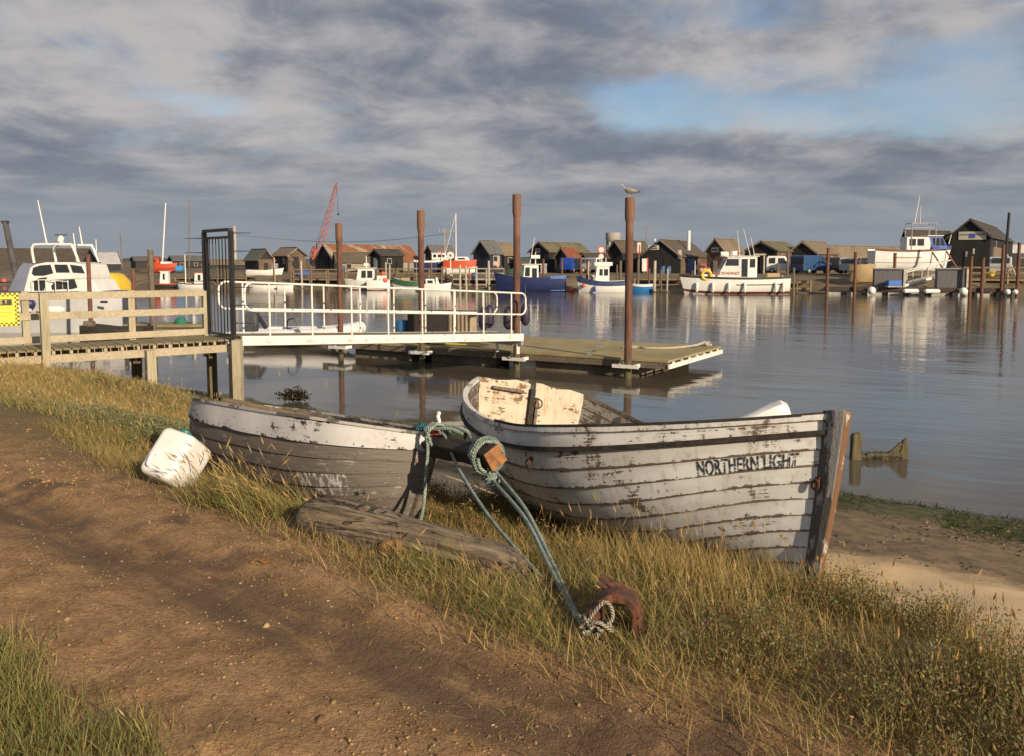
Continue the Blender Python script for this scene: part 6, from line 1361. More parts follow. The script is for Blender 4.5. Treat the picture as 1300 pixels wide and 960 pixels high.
# ------------------------------------------------------------------ quay timbers, posts, right-hand pontoon
def staging(label, u0, u1, e, z, depth=2.2, rail=True, m=None):
    a, b_ = fpos(u0, e), fpos(u1, e); dx = (b_ - a).normalized(); nn = Vector((-dx.y, dx.x, 0)); L = (b_ - a).length; o = thing('timber_staging', label, 'staging', (a.x, a.y, z)); m = m or M_tan
    Q = lambda s, w, zz: Vector((a.x, a.y, 0)) + dx * s + nn * w + Vector((0, 0, zz))
    mb = MB(); n = max(4, int(L / .5))
    for i in range(n): mb.beam(Q((i + .5) * L / n, -.1, z), Q((i + .5) * L / n, depth + .1, z), L / n * .86, .08)
    wbuild(mb, 'deck', M_old, o); wbuild(MB().beam(Q(0, 0, z - .15), Q(L, 0, z - .15), .1, .2), 'front_beam', m, o); wbuild(MB().beam(Q(0, -.04, z - .75), Q(L, -.04, z - .75), .07, .16), 'waling', m, o)
    ns = max(2, int(L / 1.9))
    for i in range(ns + 1):
        s = L * i / ns
        for w in (0, depth): wbuild(MB().beam(Q(s, w, -.8), Q(s, w, z + (1.05 if rail and w == 0 else -.02)), .16, .16), 'leg', M_old if i % 2 else m, o)
    if rail:
        for zz in (.5, 1.0): wbuild(MB().beam(Q(0, -.1, z + zz), Q(L, -.1, z + zz), .06, .14), 'rail', m, o)
    return o
staging('long timber staging with rails behind the black gate at the left of the far bank', 222, 312, 2.5, 1.2, rail=False)
staging('timber staging below the pinkish-roofed hut left of the crane', 372, 436, 2.0, 1.15)
staging('timber staging with pale rails behind the gangway below the black hut', 440, 500, 2.5, 1.25)
staging('timber staging with pale rails below the lifeboat and orange yacht', 574, 640, 2.2, 1.3, m=M_bleach)
staging('short dark staging below the lifeboat behind the green boat', 504, 566, 3.0, 1.25, rail=True)
staging('grey quay staging right of the gull pile in front of the black cafe hut', 806, 870, 3.0, 1.4, rail=False)
staging('timber quay right of the white workboat in front of the blue van', 996, 1030, 1.5, 1.2, rail=False)
staging('brown quay edging with rails below the silver pickup at far right', 1222, 1310, 4.5, 1.5)
def fpost(u, v0, e, r, m, label, group): 
    p = fpos(u, e); o = thing('mooring_post', label, 'post', (p.x, p.y, -.8), group=group); h = zv(v0, p.y) + .8
    MB().tube([(0, 0, 0), (random.uniform(-.08, .08), random.uniform(-.05, .05), h)], [r, r * .9], 8).build('post', m, o)
for u, v0 in ((256, 335), (275, 340), (285, 342)): fpost(u, v0, .6, .11, M_old, 'weathered post in the row along the staging behind the black gate', 'posts behind the gate')
for u, v0 in ((348, 327), (369, 328), (383, 331), (395, 338), (417, 342)): fpost(u, v0, .2, .12, M_bleach if u in (348, 383) else M_old, 'mooring post along the far bank below the pinkish and green roofs', 'posts below the pinkish roof')
fpost(347.5, 325, .0, .09, M_rp, 'red-topped mooring post below the green-roofed hut', 'red posts'); 
for u, v0 in ((490, 333), (494, 336)): fpost(u, v0, .4, .09, M_bleach, 'one of two pale posts standing close together before the black hut', 'pair of pale posts')
for u, v0 in ((504, 340), (519, 334), (548, 333), (560, 338)): fpost(u, v0, .4, .11, M_old, 'grey mooring post along the far bank below the lifeboat', 'posts below the lifeboat')
for u, v0 in ((584, 336), (592, 338), (605, 338), (621, 331)): fpost(u, v0, .4, .13, M_bleach, 'bleached mooring post along the staging below the orange yacht', 'posts below the orange yacht')
for u, v0 in ((689, 329), (714, 328), (738, 327), (745, 332)): fpost(u, v0, .4, .12, M_rp, 'rusty mooring post behind the navy fishing boat', 'posts behind the navy boat')
for u, v0 in ((746.5, 332), (788, 331), (810, 329), (824, 341), (840, 342), (847, 341), (783, 336)): fpost(u, v0, .5, .15 if u in (788, 810) else .1, M_bleach if u in (847, 746.5) else M_old, 'weathered mooring post along the quay beside the gull pile', 'posts beside the gull pile')
fpost(831, 331, .3, .16, M_bleach, 'thick bleached post right of the bright blue dinghy', 'bleached post')
for u, v0 in ((1000, 318), (1009, 340), (988, 334)): fpost(u, v0, -.5, .12, M_old, 'mooring post at the stern of the white workboat', 'posts by the workboat')
# frame of bare posts before the black hut
fr = thing('goalpost', 'bare goalpost-like timber frame in front of the broad black hut', 'frame', fpos(964, 10, QZ)); k = fpos(964, 10).y / F
for x in (-6 * k, 6 * k): MB().beam((x, 0, -.5), (x, 0, 25 * k), .14, .14).build('post', M_bleach, fr)
MB().beam((-8 * k, 0, 25 * k), (8 * k, 0, 25 * k), .14, .16).build('crossbar', M_bleach, fr)
# right-hand pontoon
pa, pb_ = fpos(1048, -1.5), fpos(1294, -1.5); dx = (pb_ - pa).normalized(); nn = Vector((-dx.y, dx.x, 0)); L = (pb_ - pa).length
rp = thing('pontoon', 'long brown pontoon with white floats moored along the far right bank', 'pontoon', tuple(pa)); Q = lambda s, w, z: Vector((pa.x, pa.y, 0)) + dx * s + nn * w + Vector((0, 0, z))
wbuild(MB().loft([[Q(0, 0, z), Q(L, 0, z), Q(L, 2, z), Q(0, 2, z)] for z in (.62, .72)]), 'deck', M_old, rp); wbuild(MB().beam(Q(0, -.06, .55), Q(L, -.06, .55), .1, .35), 'fascia', pbr('dark brown fascia', (.06, .038, .03), .8), rp)
for i in range(9): wbuild(MB().loft([[Q(L * (i + .1) / 9, .1, z), Q(L * (i + .8) / 9, .1, z), Q(L * (i + .8) / 9, 1.9, z), Q(L * (i + .1) / 9, 1.9, z)] for z in (-.2, .38)]), 'float', pbr('grimy white float', (.42, .41, .38), .7, .2, 1), rp)
for i, (u, v0) in enumerate(((1051, 316), (1086, 321), (1136, 322), (1233, 326), (1248, 328), (1273, 312), (1293, 309))):
    p = fpos(u, -1.75 if i != 2 else .8); o = thing('pontoon_pile', ['rusty pile at the left end of the far right pontoon', 'second rusty pile from the left along the far right pontoon', 'rusty pile in front of the boat on stands', 'rusty pile left of the silver pickup', 'short rusty pile just left of the silver pickup', 'tall rusty pile in front of the silver pickup', 'rusty pile at the right edge of the far right pontoon'][i], 'pile', (p.x, p.y, -.8), group='rusty piles along the far right pontoon'); MB().tube([(0, 0, 0), (0, 0, zv(v0, p.y) + .8)], .14, 10).build('pile_tube', M_rp, o, smooth=True); MB().cyl((0, 0, zv(v0, p.y) + .76), (0, 0, zv(v0, p.y) + .86), .17, n=10).build('pile_cap', M_rp, o)
M_fence = pbr('dark grey slatted screen', (.12, .115, .12), .7, .2, 2, stretch=(8, 8, .5))
for u0, u1, v0, l in ((1111, 1147, 342, 'grey slatted screen left of the white gangway on the far pontoon'), (1191, 1227, 342, 'dark slatted screen with pale corner right of the white gangway on the far pontoon')):
    a, b_ = fpos(u0, -1.2), fpos(u1, -1.2); zt = zv(v0, a.y); o = thing('slat_screen', l, 'screen', (a.x, a.y, .72)); MBx = MB().loft([[a + Vector((0, 0, z)), b_ + Vector((0, 0, z)), b_ + Vector((.2, .9, z)), a + Vector((.2, .9, z))] for z in (.725, zt)]); wbuild(MBx, 'screen_panel', M_fence, o); wbuild(MB().beam(b_ + Vector((.12, -.02, .72)), b_ + Vector((.12, -.02, zt + .05)), .2, .2), 'corner_post', M_bleach, o)
    wbuild(MB().beam(a + Vector((0, .4, zt + .06)), b_ + Vector((0, .4, zt + .06)), 1.1, .1), 'capping', M_galv, o)
ga, gb = fpos(1150, 0.2, 0), fpos(1207, 3.0, 0); gg = thing('gangway', 'white railed ramp from the far right pontoon up to the quay', 'gangway', (ga.x, ga.y, .75)); ga.z = .85; gb.z = 2.0
for w in (0, 1.2):
    oo = Vector((0, w, 0)); wbuild(MB().beam(ga + oo, gb + oo, .12, .22), 'side_beam', M_white_rail, gg); wbuild(MB().tube([ga + oo + Vector((0, 0, .1)), ga + oo + Vector((.1, 0, 1.2)), gb + oo + Vector((0, 0, 1.2))], .05, 6), 'handrail', M_white_rail, gg)
    for i in range(3): q = ga.lerp(gb, (i + .5) / 3) + oo; wbuild(MB().tube([q, q + Vector((0, 0, 1.2))], .035, 6), 'rail_post', M_white_rail, gg)
wbuild(MB().loft([[ga + Vector((0, 0, z)), gb + Vector((0, 0, z)), gb + Vector((0, 1.2, z)), ga + Vector((0, 1.2, z))] for z in (.05, .1)]), 'walkway', M_galv, gg)
for u, l, r, lng in ((1108, 'round white buoy fender at the left of the slatted screen', .36, 0), (1158, 'long white fender below the white ramp on the left', .2, .7), (1185, 'long white fender below the white ramp on the right', .2, .7), (1225, 'round white buoy fender below the dark slatted screen', .36, 0), (1281, 'white fender at the right end of the far pontoon', .25, 0), (1291, 'white fender beside the last rusty pile', .22, 0)):
    p = fpos(u, -2.05, .42); o = thing('pontoon_fender', l, 'fender', p, group='white fenders along the far right pontoon')
    if lng: MB().tube([(-lng, 0, 0), (-lng * .85, 0, 0), (lng * .85, 0, 0), (lng, 0, 0)], [r * .4, r, r, r * .4], 10).build('fender_body', M_whitep, o, smooth=True)
    else: MB().ball((0, 0, 0), r, 14, 9).build('fender_body', M_whitep, o, smooth=True)
    MB().tube([(0, 0, r * .8), (0, .2, .5)], .03, 5).build('lanyard', R_pale, o)
p = fpos(1135.5, -1.7, .72); o = thing('blue_crate', 'bright blue crate on the far pontoon in front of the grey screen', 'crate', p); MB().box((0, 0, .38), (1.2, .7, .5)).build('crate_body', plain('bright blue plastic', (.02, .12, .45), .5), o, bevel=.03); MB().box((0, 0, .08), (1.3, .75, .1)).build('pallet', M_bleach, o)
yt = thing('yellow_tub', 'yellow tub standing left of the silver pickup', 'tub', fpos(1258.5, 7.5, 1.6)); MB().tube([(0, 0, 0), (0, 0, .1), (0, 0, .5)], [.25, .35, .42], 12).build('tub_body', byel, yt, smooth=True)
lp = thing('leaning_pole', 'pale pole leaning against the side of the tall black shed', 'pole', fpos(1290, 12, QZ)); MB().tube([(0, 0, 0), (-.7, .5, 2.1)], .09, 8).build('pole', M_bleach, lp)
sn = thing('stair', 'timber stair with rails beside the pinkish-roofed hut', 'stair', fpos(378, 10, 1.2)); mb = MB()
for i in range(8): mb.box((-.9 + .22 * i, 0, 1.9 - .24 * i), (.26, 1.0, .05))
mb.build('treads', M_old, sn)
for yy in (-.5, .5): MB().beam((-1.0, yy, 2.0), (.8, yy, .05), .06, .24).build('stringer', M_dark, sn); MB().beam((-1.0, yy, 2.9), (.8, yy, 1.0), .05, .08).build('rail', M_dark, sn)
nb_ = thing('tarpaulin', 'blue tarpaulin heap on the quay left of the boat shed', 'tarpaulin', fpos(386, 6, 1.35)); MB().ball((0, 0, .2), .5, 10, 6, (2.2, 1, .9)).build('cover', plain('blue sheet', (.03, .10, .35), .6), nb_, smooth=True)
for u, l, m_ in ((596, 'orange fish box on the staging below the orange yacht', bflo), (604, 'blue fish box beside the orange one on the staging', bblue2)):
    o = thing('fish_box', l, 'box', fpos(u, 3.2, 1.34)); MB().loft([[(-w, -.35, z), (w, -.35, z), (w, .35, z), (-w, .35, z)] for z, w in ((0, .3), (.32, .36))], cap=True).build('box_body', m_, o, bevel=.02); MB().box((0, 0, .33), (.78, .76, .04)).build('rim', m_, o)

# gear lying about on the quay
def heap(name, label, cat, u, e, mat, kind, sc=1.0):
    o = thing(name, label, cat, fpos(u, e, QZ - .05)); rr = random.Random(int(u * 13))
    if kind == 'pots':
        for i in range(5):
            x, z = (-.7 + .7 * (i % 3) if i < 3 else -.35 + .7 * (i - 3)) * sc, (.02 if i < 3 else .52) * sc
            MB().loft([[(x - .3 * sc, y_, z), (x + .3 * sc, y_, z), (x + .25 * sc, y_, z + .34 * sc), (x, y_, z + .48 * sc), (x - .25 * sc, y_, z + .34 * sc)] for y_ in (-.4, .4)]).build('pot', mat, o)
    elif kind == 'crates':
        for i in range(4): MB().box((rr.uniform(-.05, .05), 0, .15 + .3 * i), (.75 * sc, .5, .27)).build('crate', mat, o, bevel=.02)
    elif kind == 'drums':
        for x in (-.35, .35): MB().tube([(x, 0, 0), (x, 0, .3), (x, 0, .31), (x, 0, .6), (x, 0, .61), (x, 0, .9)], [.29, .29, .31, .31, .29, .29], 12).build('drum', mat, o)
    else: 
        rings = [[(1.1 * sc * r_ * math.cos(a) * rr.uniform(.85, 1.15), .7 * sc * r_ * math.sin(a), z * sc * rr.uniform(.9, 1.1)) for a in np.linspace(0, 2 * math.pi, 15)[:-1]] for z, r_ in ((0, 1), (.25, .92), (.5, .6), (.62, .2))]; MB().loft(rings).build('net', mat, o, smooth=True)
MN = pbr('brown net', (.07, .055, .035), .95, .4, 9, .04, 14); MG = pbr('faded green net', (.05, .10, .065), .95, .4, 9, .04, 14); MP = pbr('dark crab pots', (.05, .045, .045), .9, .4, 12, .03, 20); MC = plain('grey fish crates', (.30, .31, .32), .6); MR_ = plain('faded red crates', (.32, .07, .05), .6); MD = pbr('blue oil drums', (.04, .09, .2), .6, .2, 2)
for a in (('crab_pots', 'stack of dark crab pots on the quay below the dark blue slate-roofed hut', 'crab pots', 632, 12, MP, 'pots'), ('crab_pots', 'stack of dark crab pots right of the black cafe hut', 'crab pots', 888, 11, MP, 'pots'), ('crate_stack', 'stack of grey fish crates before the olive-roofed black hut', 'crates', 690, 13, MC, 'crates'),
          ('net_heap', 'heap of brown net on the quay before the black double-door hut', 'net', 500, 10, MN, 'net'), ('net_heap', 'faded green net heap on the quay left of the navy boat', 'net', 655, 9, MG, 'net'), ('crate_stack', 'stack of faded red crates beside the red-brown hut', 'crates', 893, 13, MR_, 'crates'),
          ('oil_drums', 'pair of blue oil drums below the wide black cafe hut', 'drums', 845, 13, MD, 'drums'), ('net_heap', 'brown net heap on the quay right of the red-brown hut', 'net', 948, 9, MN, 'net'), ('crab_pots', 'dark crab pots left of the tall black shed door', 'crab pots', 1212, 13, MP, 'pots'), ('crate_stack', 'stack of grey crates left of the pinkish-roofed hut', 'crates', 349, 13, MC, 'crates'),
          ('net_heap', 'brown net heap below the long brown-roofed shed at far left', 'net', 180, 8, MN, 'net'), ('oil_drums', 'pair of blue drums on the quay beside the boat shed door', 'drums', 432, 15, MD, 'drums'), ('net_heap', 'low brown heap of net beside the boat on stands', 'net', 1098, 6, MN, 'net')): heap(*a)

a_ = fpos(567, 90); b_ = fpos(299, 60); za, zb = zv(297, a_.y), zv(298, b_.y)
w_ = thing('overhead_wire', 'thin overhead wire sagging between the telegraph pole and the poles on the left', 'wire', (a_.x, a_.y, za))
for k in (-.9, .9): wbuild(MB().tube([Vector((a_.x, a_.y, za)).lerp(Vector((b_.x, b_.y, zb)), i / 14) + Vector((0, k, -1.6 * math.sin(math.pi * i / 14))) for i in range(15)], .022, 4), 'strand', tar(1), w_)
# ------------------------------------------------------------------ vegetation and litter
def grass_material(name, transl=.35, rough=.75):
    m = bpy.data.materials.new(name); m.use_nodes = True; t = NT(m.node_tree); out_ = t.n['Material Output']; b = t.n['Principled BSDF']
    a = t.new('ShaderNodeAttribute'); a.attribute_name = 'col'; t.l.new(a.outputs['Color'], b.inputs['Base Color']); b.inputs['Roughness'].default_value = rough; b.inputs['Specular IOR Level'].default_value = .25
    tr = t.new('ShaderNodeBsdfTranslucent'); t.l.new(a.outputs['Color'], tr.inputs['Color']); ms = t.new('ShaderNodeMixShader'); ms.inputs[0].default_value = transl
    t.l.new(b.outputs[0], ms.inputs[1]); t.l.new(tr.outputs[0], ms.inputs[2]); t.l.new(ms.outputs[0], out_.inputs[0]); return m
M_grass = grass_material('grass blades')
def raw_mesh(name, co, quads, col, m):
    me = bpy.data.meshes.new(name); me.vertices.add(len(co)); me.vertices.foreach_set('co', np.asarray(co, np.float32).ravel())
    me.loops.add(quads.size); me.loops.foreach_set('vertex_index', quads.astype(np.int32).ravel()); me.polygons.add(len(quads))
    me.polygons.foreach_set('loop_start', np.arange(0, quads.size, 4, dtype=np.int32)); me.polygons.foreach_set('loop_total', np.full(len(quads), 4, np.int32))
    at = me.attributes.new('col', 'FLOAT_COLOR', 'POINT'); at.data.foreach_set('color', np.concatenate([col, np.ones((len(col), 1))], 1).astype(np.float32).ravel())
    me.update(); me.materials.append(m); o = bpy.data.objects.new(name, me); COL.objects.link(o); return o
def blade_arrays(root, az, lean, length, width, curve, c0, c1, seg=4, twist=None):
    N = len(root); s = np.linspace(0, 1, seg + 1); th = lean[:, None] + curve[:, None] * s[None] ** 1.3
    thm = (th[:, 1:] + th[:, :-1]) / 2; ds_ = length[:, None] / seg
    hx = np.concatenate([np.zeros((N, 1)), np.cumsum(np.sin(thm) * ds_, 1)], 1); hz = np.concatenate([np.zeros((N, 1)), np.cumsum(np.cos(thm) * ds_, 1)], 1)
    ca, sa_ = np.cos(az), np.sin(az); P_ = np.stack([root[:, 0:1] + hx * ca[:, None], root[:, 1:2] + hx * sa_[:, None], root[:, 2:3] + hz], -1)
    tw = rng.uniform(0, np.pi, N) if twist is None else twist
    side = np.stack([np.cos(tw + az), np.sin(tw + az), np.zeros(N)], -1); w = width[:, None] * (1 - .92 * s[None] ** 1.6) / 2
    V = np.stack([P_ - side[:, None] * w[..., None], P_ + side[:, None] * w[..., None]], 2)
    C = c0[:, None, None] * (1 - s[None, :, None, None]) + c1[:, None, None] * s[None, :, None, None]; C = np.broadcast_to(C, (N, seg + 1, 2, 3))
    base = (np.arange(N) * (seg + 1) * 2)[:, None] + (np.arange(seg) * 2)[None]; Qd = np.stack([base, base + 1, base + 3, base + 2], -1).reshape(-1, 4)
    return V.reshape(-1, 3), Qd, C.reshape(-1, 3), P_[:, -1], P_[:, -1] - P_[:, -2]
def heads(tip, dirn, ln, wd, col):
    """seed heads : two crossed spindles on each stalk"""
    N = len(tip); d = dirn / np.linalg.norm(dirn, axis=1, keepdims=True); u = np.cross(d, [0, 0, 1.0]); u /= np.linalg.norm(u, axis=1, keepdims=True) + 1e-9; v = np.cross(u, d)
    vs = []; 
    for s_ in (u, v):
        a = tip - d * ln[:, None] * .25; b_ = tip + d * ln[:, None] * .75; m_ = tip + d * ln[:, None] * .15
        vs.append(np.stack([a, m_ + s_ * wd[:, None] / 2, b_, m_ - s_ * wd[:, None] / 2], 1))
    V = np.concatenate(vs, 1).reshape(-1, 3); Qd = (np.arange(N * 2) * 4)[:, None] + np.arange(4)[None]
    return V, Qd, np.repeat(col, 8, 0)
def merge(parts):
    V = []; Q_ = []; C = []; o = 0
    for v, q, c in parts: V.append(v); Q_.append(q + o); C.append(c); o += len(v)
    return np.concatenate(V), np.concatenate(Q_), np.concatenate(C)
EDGE_S = [-6, 0, 2.2, 3.7, 5.5, 7.1, 10.7, 16, 30]; EDGE_D = [2.5, 2.6, 2.75, 3.12, 3.25, 3.55, 4.3, 4.7, 5]
def outer(s): return np.interp(s, [-2, .3, .7, 1.7, 3, 6, 9], [3.75, 4.0, 4.35, 5.2, 5.9, 5.9, 6.2])
LOGA = np.array([la.x, la.y]); LOGB = np.array([lb.x, lb.y])
def logd(x, y):
    p = np.stack([x, y], -1); d_ = LOGB - LOGA; k = np.clip(((p - LOGA) @ d_) / (d_ @ d_), 0, 1); return np.linalg.norm(p - LOGA - k[:, None] * d_, axis=1)
RA = np.array([.19, 4.3]); RB = np.array([gend.x, gend.y])
def roped(x, y):
    p = np.stack([x, y - .05], -1); d_ = RB - RA; k = np.clip(((p - RA) @ d_) / (d_ @ d_), 0, 1); return np.linalg.norm(p - RA - k[:, None] * d_, axis=1)
def near(x, y, c): return np.hypot(x - c[0], y - c[1])
def edge(s): return np.interp(s, EDGE_S, EDGE_D)
def boat_clear(x, y, o, H, k=.8):
    M = np.array(world_m(o).inverted()); z = ground_z(x, y, False); p = np.stack([x, y, z, np.ones_like(x)], -1) @ M.T; t_ = p[:, 0] / H.p['L']
    Pm = np.array([H.pt(tt, 1.0, 0, 1).y for tt in np.linspace(0, 1, 21)]); b = np.interp(t_, np.linspace(0, 1, 21), Pm)
    hb = np.clip((p[:, 2] + .02) / .35, 0.12, 1) ** .5
    return ~((t_ > -.01) & (t_ < 1.0) & (np.abs(p[:, 1]) < b * np.minimum(k, hb)))
def scatter(n, s0, s1, d0, d1, dens):
    s = rng.uniform(s0, s1, n); d = rng.uniform(d0, d1, n); x = .608 * d - .794 * s; y = .794 * d + .608 * s
    keep = rng.uniform(0, 1, n) < dens(x, y, d, s)
    x, y, d, s = x[keep], y[keep], d[keep], s[keep]
    k = boat_clear(x, y, big, HB) & boat_clear(x, y, din, HS); x, y, d, s = x[k], y[k], d[k], s[k]
    return np.stack([x, y, ground_z(x, y) - .012], -1), d, s
STRAW = np.array([.46, .335, .135]); STRAW2 = np.array([.33, .235, .09]); GREEN = np.array([.13, .165, .045]); GREEN2 = np.array([.20, .215, .07]); OLIVE = np.array([.195, .17, .055]); BROWN = np.array([.20, .115, .052]); GREYG = np.array([.20, .225, .13])
def colours(n, cols, wts, jit=.22):
    c = np.array(cols)[rng.choice(len(cols), n, p=np.array(wts) / sum(wts))]; return np.clip(c * rng.uniform(1 - jit, 1 + jit, (n, 1)) * rng.uniform(.93, 1.07, (n, 3)), .005, .9)
def grass(name, label, root, L0, L1, w0, w1, lean, curve, cols, wts, wind=None, wstr=.0, head=0.0, tipmix=.5, seg=4, hl=.07, hw=.010, lenf=None):
    n = len(root); az = rng.uniform(0, 2 * np.pi, n)
    if wind is not None: az = np.where(rng.uniform(0, 1, n) < wstr, wind + rng.normal(0, .45, n), az)
    ln = rng.uniform(L0, L1, n) * (1 if lenf is None else lenf); wd = rng.uniform(w0, w1, n); le = np.abs(rng.normal(lean * .6, lean * .5, n)); cu = np.abs(rng.normal(curve, curve * .5, n))
    c0 = colours(n, cols, wts); c1 = c0 * (1 - tipmix) + colours(n, [STRAW, STRAW2], [2, 1]) * tipmix
    v, q, c, tip, dr = blade_arrays(root, az, le, ln, wd, cu, c0, c1, seg); parts = [(v, q, c)]
    if head > 0:
        i = np.where(rng.uniform(0, 1, n) < head)[0]; k = len(i)
        if k:
            v2, q2, c2, tp, dr = blade_arrays(root[i], az[i], le[i] * .6, ln[i] * rng.uniform(1.15, 1.5, k), wd[i] * .45, cu[i] * .6, colours(k, [STRAW], [1]), colours(k, [STRAW], [1]), 4); parts.append((v2, q2, c2))
            parts.append(heads(tp, dr, rng.uniform(hl * .7, hl * 1.3, k), rng.uniform(hw * .7, hw * 1.3, k), colours(k, [STRAW * 1.1, STRAW2, np.array([.55, .38, .2])], [2, 1, 1])))
    V, Q_, C = merge(parts); return tag(raw_mesh(name, V, Q_, C, M_grass), label, name.split('.')[0].replace('_', ' '), kind='stuff')
def leaves(name, label, centres, rad, hgt, per, size, cols, wts, stems=True):
    """low leafy saltmarsh plants : many small leaves on branching stems"""
    n = len(centres); i = np.repeat(np.arange(n), per); N = len(i); a = rng.uniform(0, 2 * np.pi, N); r = rad[i] * np.sqrt(rng.uniform(0, 1, N)); h = hgt[i] * rng.uniform(.15, 1, N) * (1 - .45 * (r / rad[i]) ** 2)
    P_ = np.stack([centres[i, 0] + r * np.cos(a), centres[i, 1] + r * np.sin(a), centres[i, 2] + h], -1)
    d = rng.normal(0, 1, (N, 3)); d[:, 2] = np.abs(d[:, 2]) * .9 + .25; d /= np.linalg.norm(d, axis=1, keepdims=True); u = np.cross(d, rng.normal(0, 1, (N, 3))); u /= np.linalg.norm(u, axis=1, keepdims=True); L = size * rng.uniform(.6, 1.4, N)[:, None]; w = L * .22
    V = np.stack([P_, P_ + d * L * .5 + u * w, P_ + d * L, P_ + d * L * .5 - u * w], 1).reshape(-1, 3); Q_ = (np.arange(N) * 4)[:, None] + np.arange(4)[None]; parts = [(V, Q_, np.repeat(colours(N, cols, wts), 4, 0))]
    if stems:
        ns = n * 7; j = np.repeat(np.arange(n), 7); v, q, c, _, _ = blade_arrays(centres[j] + np.stack([rng.normal(0, 1, ns) * rad[j] * .25, rng.normal(0, 1, ns) * rad[j] * .25, np.zeros(ns)], -1), rng.uniform(0, 6.28, ns), np.abs(rng.normal(.3, .25, ns)), hgt[j] * rng.uniform(.8, 1.15, ns), np.full(ns, .004), rng.normal(0, .3, ns), colours(ns, [BROWN, STRAW2], [2, 1]), colours(ns, [BROWN, OLIVE], [1, 1]), 3); parts.append((v, q, c))
    V, Q_, C = merge(parts); return tag(raw_mesh(name, V, Q_, C, M_grass), label, 'plants', kind='stuff')
N2 = lambda x, y, f, sd: fbm(x * f, y * f, 3, sd)

# belt of mixed grass between track and foreshore
r, d, s = scatter(150000, -1.6, 8.6, 2.5, 6.3, lambda x, y, d, s: sst(d, edge(s) - .12, edge(s) + .28) * (1 - sst(d + (N2(x, y, 1.5, 3) - .45) * .9, outer(s) - .4, outer(s))) * (.25 + .75 * sst(N2(x, y, 1.7, 51), .30, .5)) * (.35 + .65 * sst(s, 1.0, 1.8)) * sst(logd(x, y), .10, .17) * sst(near(x, y, (-2.42, 6.05)), .28, .5) * sst(roped(x, y), .03, .09))
lf = .5 + .6 * sst(N2(r[:, 0], r[:, 1], 1.3, 61), .3, .6)
grass('meadow_grass', 'mixed short green and straw grass on the verge around the boats', r, .06, .17, .003, .0055, .6, .9, [STRAW, STRAW2, GREEN, GREEN2, OLIVE], [1.5, 1.5, 4, 3.4, 2.6], wind=R(160), wstr=.4, head=.006, lenf=lf, hl=.05, hw=.007)
# tall straw stand in front of the big boat
r, d, s = scatter(60000, .9, 4.2, 3.0, 5.6, lambda x, y, d, s: np.exp(-(((s - 2.25) / .62) ** 2 + ((d - 4.25) / .62) ** 2)) * sst(N2(x, y, 2.2, 71), .28, .5) * .6 * sst(logd(x, y), .12, .3) * sst(roped(x, y), .10, .28) * sst(near(x, y, (ib.x - .1, ib.y - .25)), .12, .34))
grass('tall_grass', 'tall straw-coloured grass standing in front of the large white boat', r, .12, .31, .0028, .005, .25, .5, [STRAW, STRAW2, OLIVE, GREEN2], [5, 2.2, 2, 1.3], wind=R(170), wstr=.35, head=.05, tipmix=.7, hl=.06, hw=.0065)
# lush leaning tussocks by the dinghy
r, d, s = scatter(26000, 3.6, 6.6, 3.1, 4.35, lambda x, y, d, s: np.exp(-(((s - 4.95) / .6) ** 2 + ((d - 3.40 - .05 * (s - 5)) / .17) ** 2)) * sst(N2(x, y, 3.0, 81), .33, .5) * sst(logd(x, y), .16, .32) * sst(near(x, y, (-2.40, 6.0)), .30, .55))
grass('tussock_grass', 'lush green grass tussocks with straw seed heads leaning over the track beside the dinghy', r, .17, .34, .0035, .0065, .7, .9, [GREEN, GREEN2, OLIVE, STRAW], [3, 3, 2, 1.6], wind=R(192), wstr=.85, head=.075, tipmix=.6, hl=.085, hw=.008)
# grass along the near side of the log and around the iron lug
r, d, s = scatter(30000, 1.6, 4.6, 2.7, 3.9, lambda x, y, d, s: np.exp(-((d - edge(s) - .36) / .24) ** 2) * sst(N2(x, y, 2.4, 91), .3, .5) * sst(logd(x, y), .13, .3) * sst(roped(x, y), .08, .2) * sst(near(x, y, (ib.x - .05, ib.y - .2)), .1, .3))
grass('verge_grass', 'dark green grass fringe between the driftwood log and the dirt track', r, .08, .22, .003, .0055, .7, 1.0, [GREEN, GREEN2, OLIVE, STRAW], [3, 2.2, 2, 2], wind=R(200), wstr=.5, head=.02, tipmix=.4)
# far left bank
r, d, s = scatter(120000, 7.0, 19, 3.6, 9.0, lambda x, y, d, s: sst(d, edge(s) - .2, edge(s) + .6) * (1 - sst(d + (N2(x, y, 1.0, 3) - .45) * 1.2, 7.6 + .06 * (s - 10), 8.3 + .06 * (s - 10))) * sst(s, 7.2, 8.6) * (.4 + .6 * sst(N2(x, y, 1.1, 55), .3, .5)) * sst(near(x, y, (-2.44, 6.15)), .3, .6))
lf = .6 + .6 * sst(N2(r[:, 0], r[:, 1], .9, 62), .3, .6)
grass('bank_grass', 'dry straw-coloured grass covering the bank below the jetty', r, .08, .24, .005, .009, .45, .6, [STRAW, STRAW2, OLIVE, GREEN2, GREYG], [2.2, 2, 3, 2.6, 1], wind=R(170), wstr=.4, head=.03, tipmix=.6, seg=3)
# bottom-left tuft
r, d, s = scatter(110000, 2.4, 7.0, -.6, 1.9, lambda x, y, d, s: (1 - sst(d + (N2(x, y, 2.5, 31) - .45) * .5, 1.15, 1.52)) * (.4 + .6 * sst(N2(x, y, 2.0, 32), .3, .5)))
grass('verge_grass', 'green grass tuft at the near left side of the dirt track', r, .07, .20, .003, .0055, .4, .7, [GREEN, GREEN2, OLIVE, STRAW], [4, 3, 1.5, 1.3], head=.004, tipmix=.3, hl=.035, hw=.004)
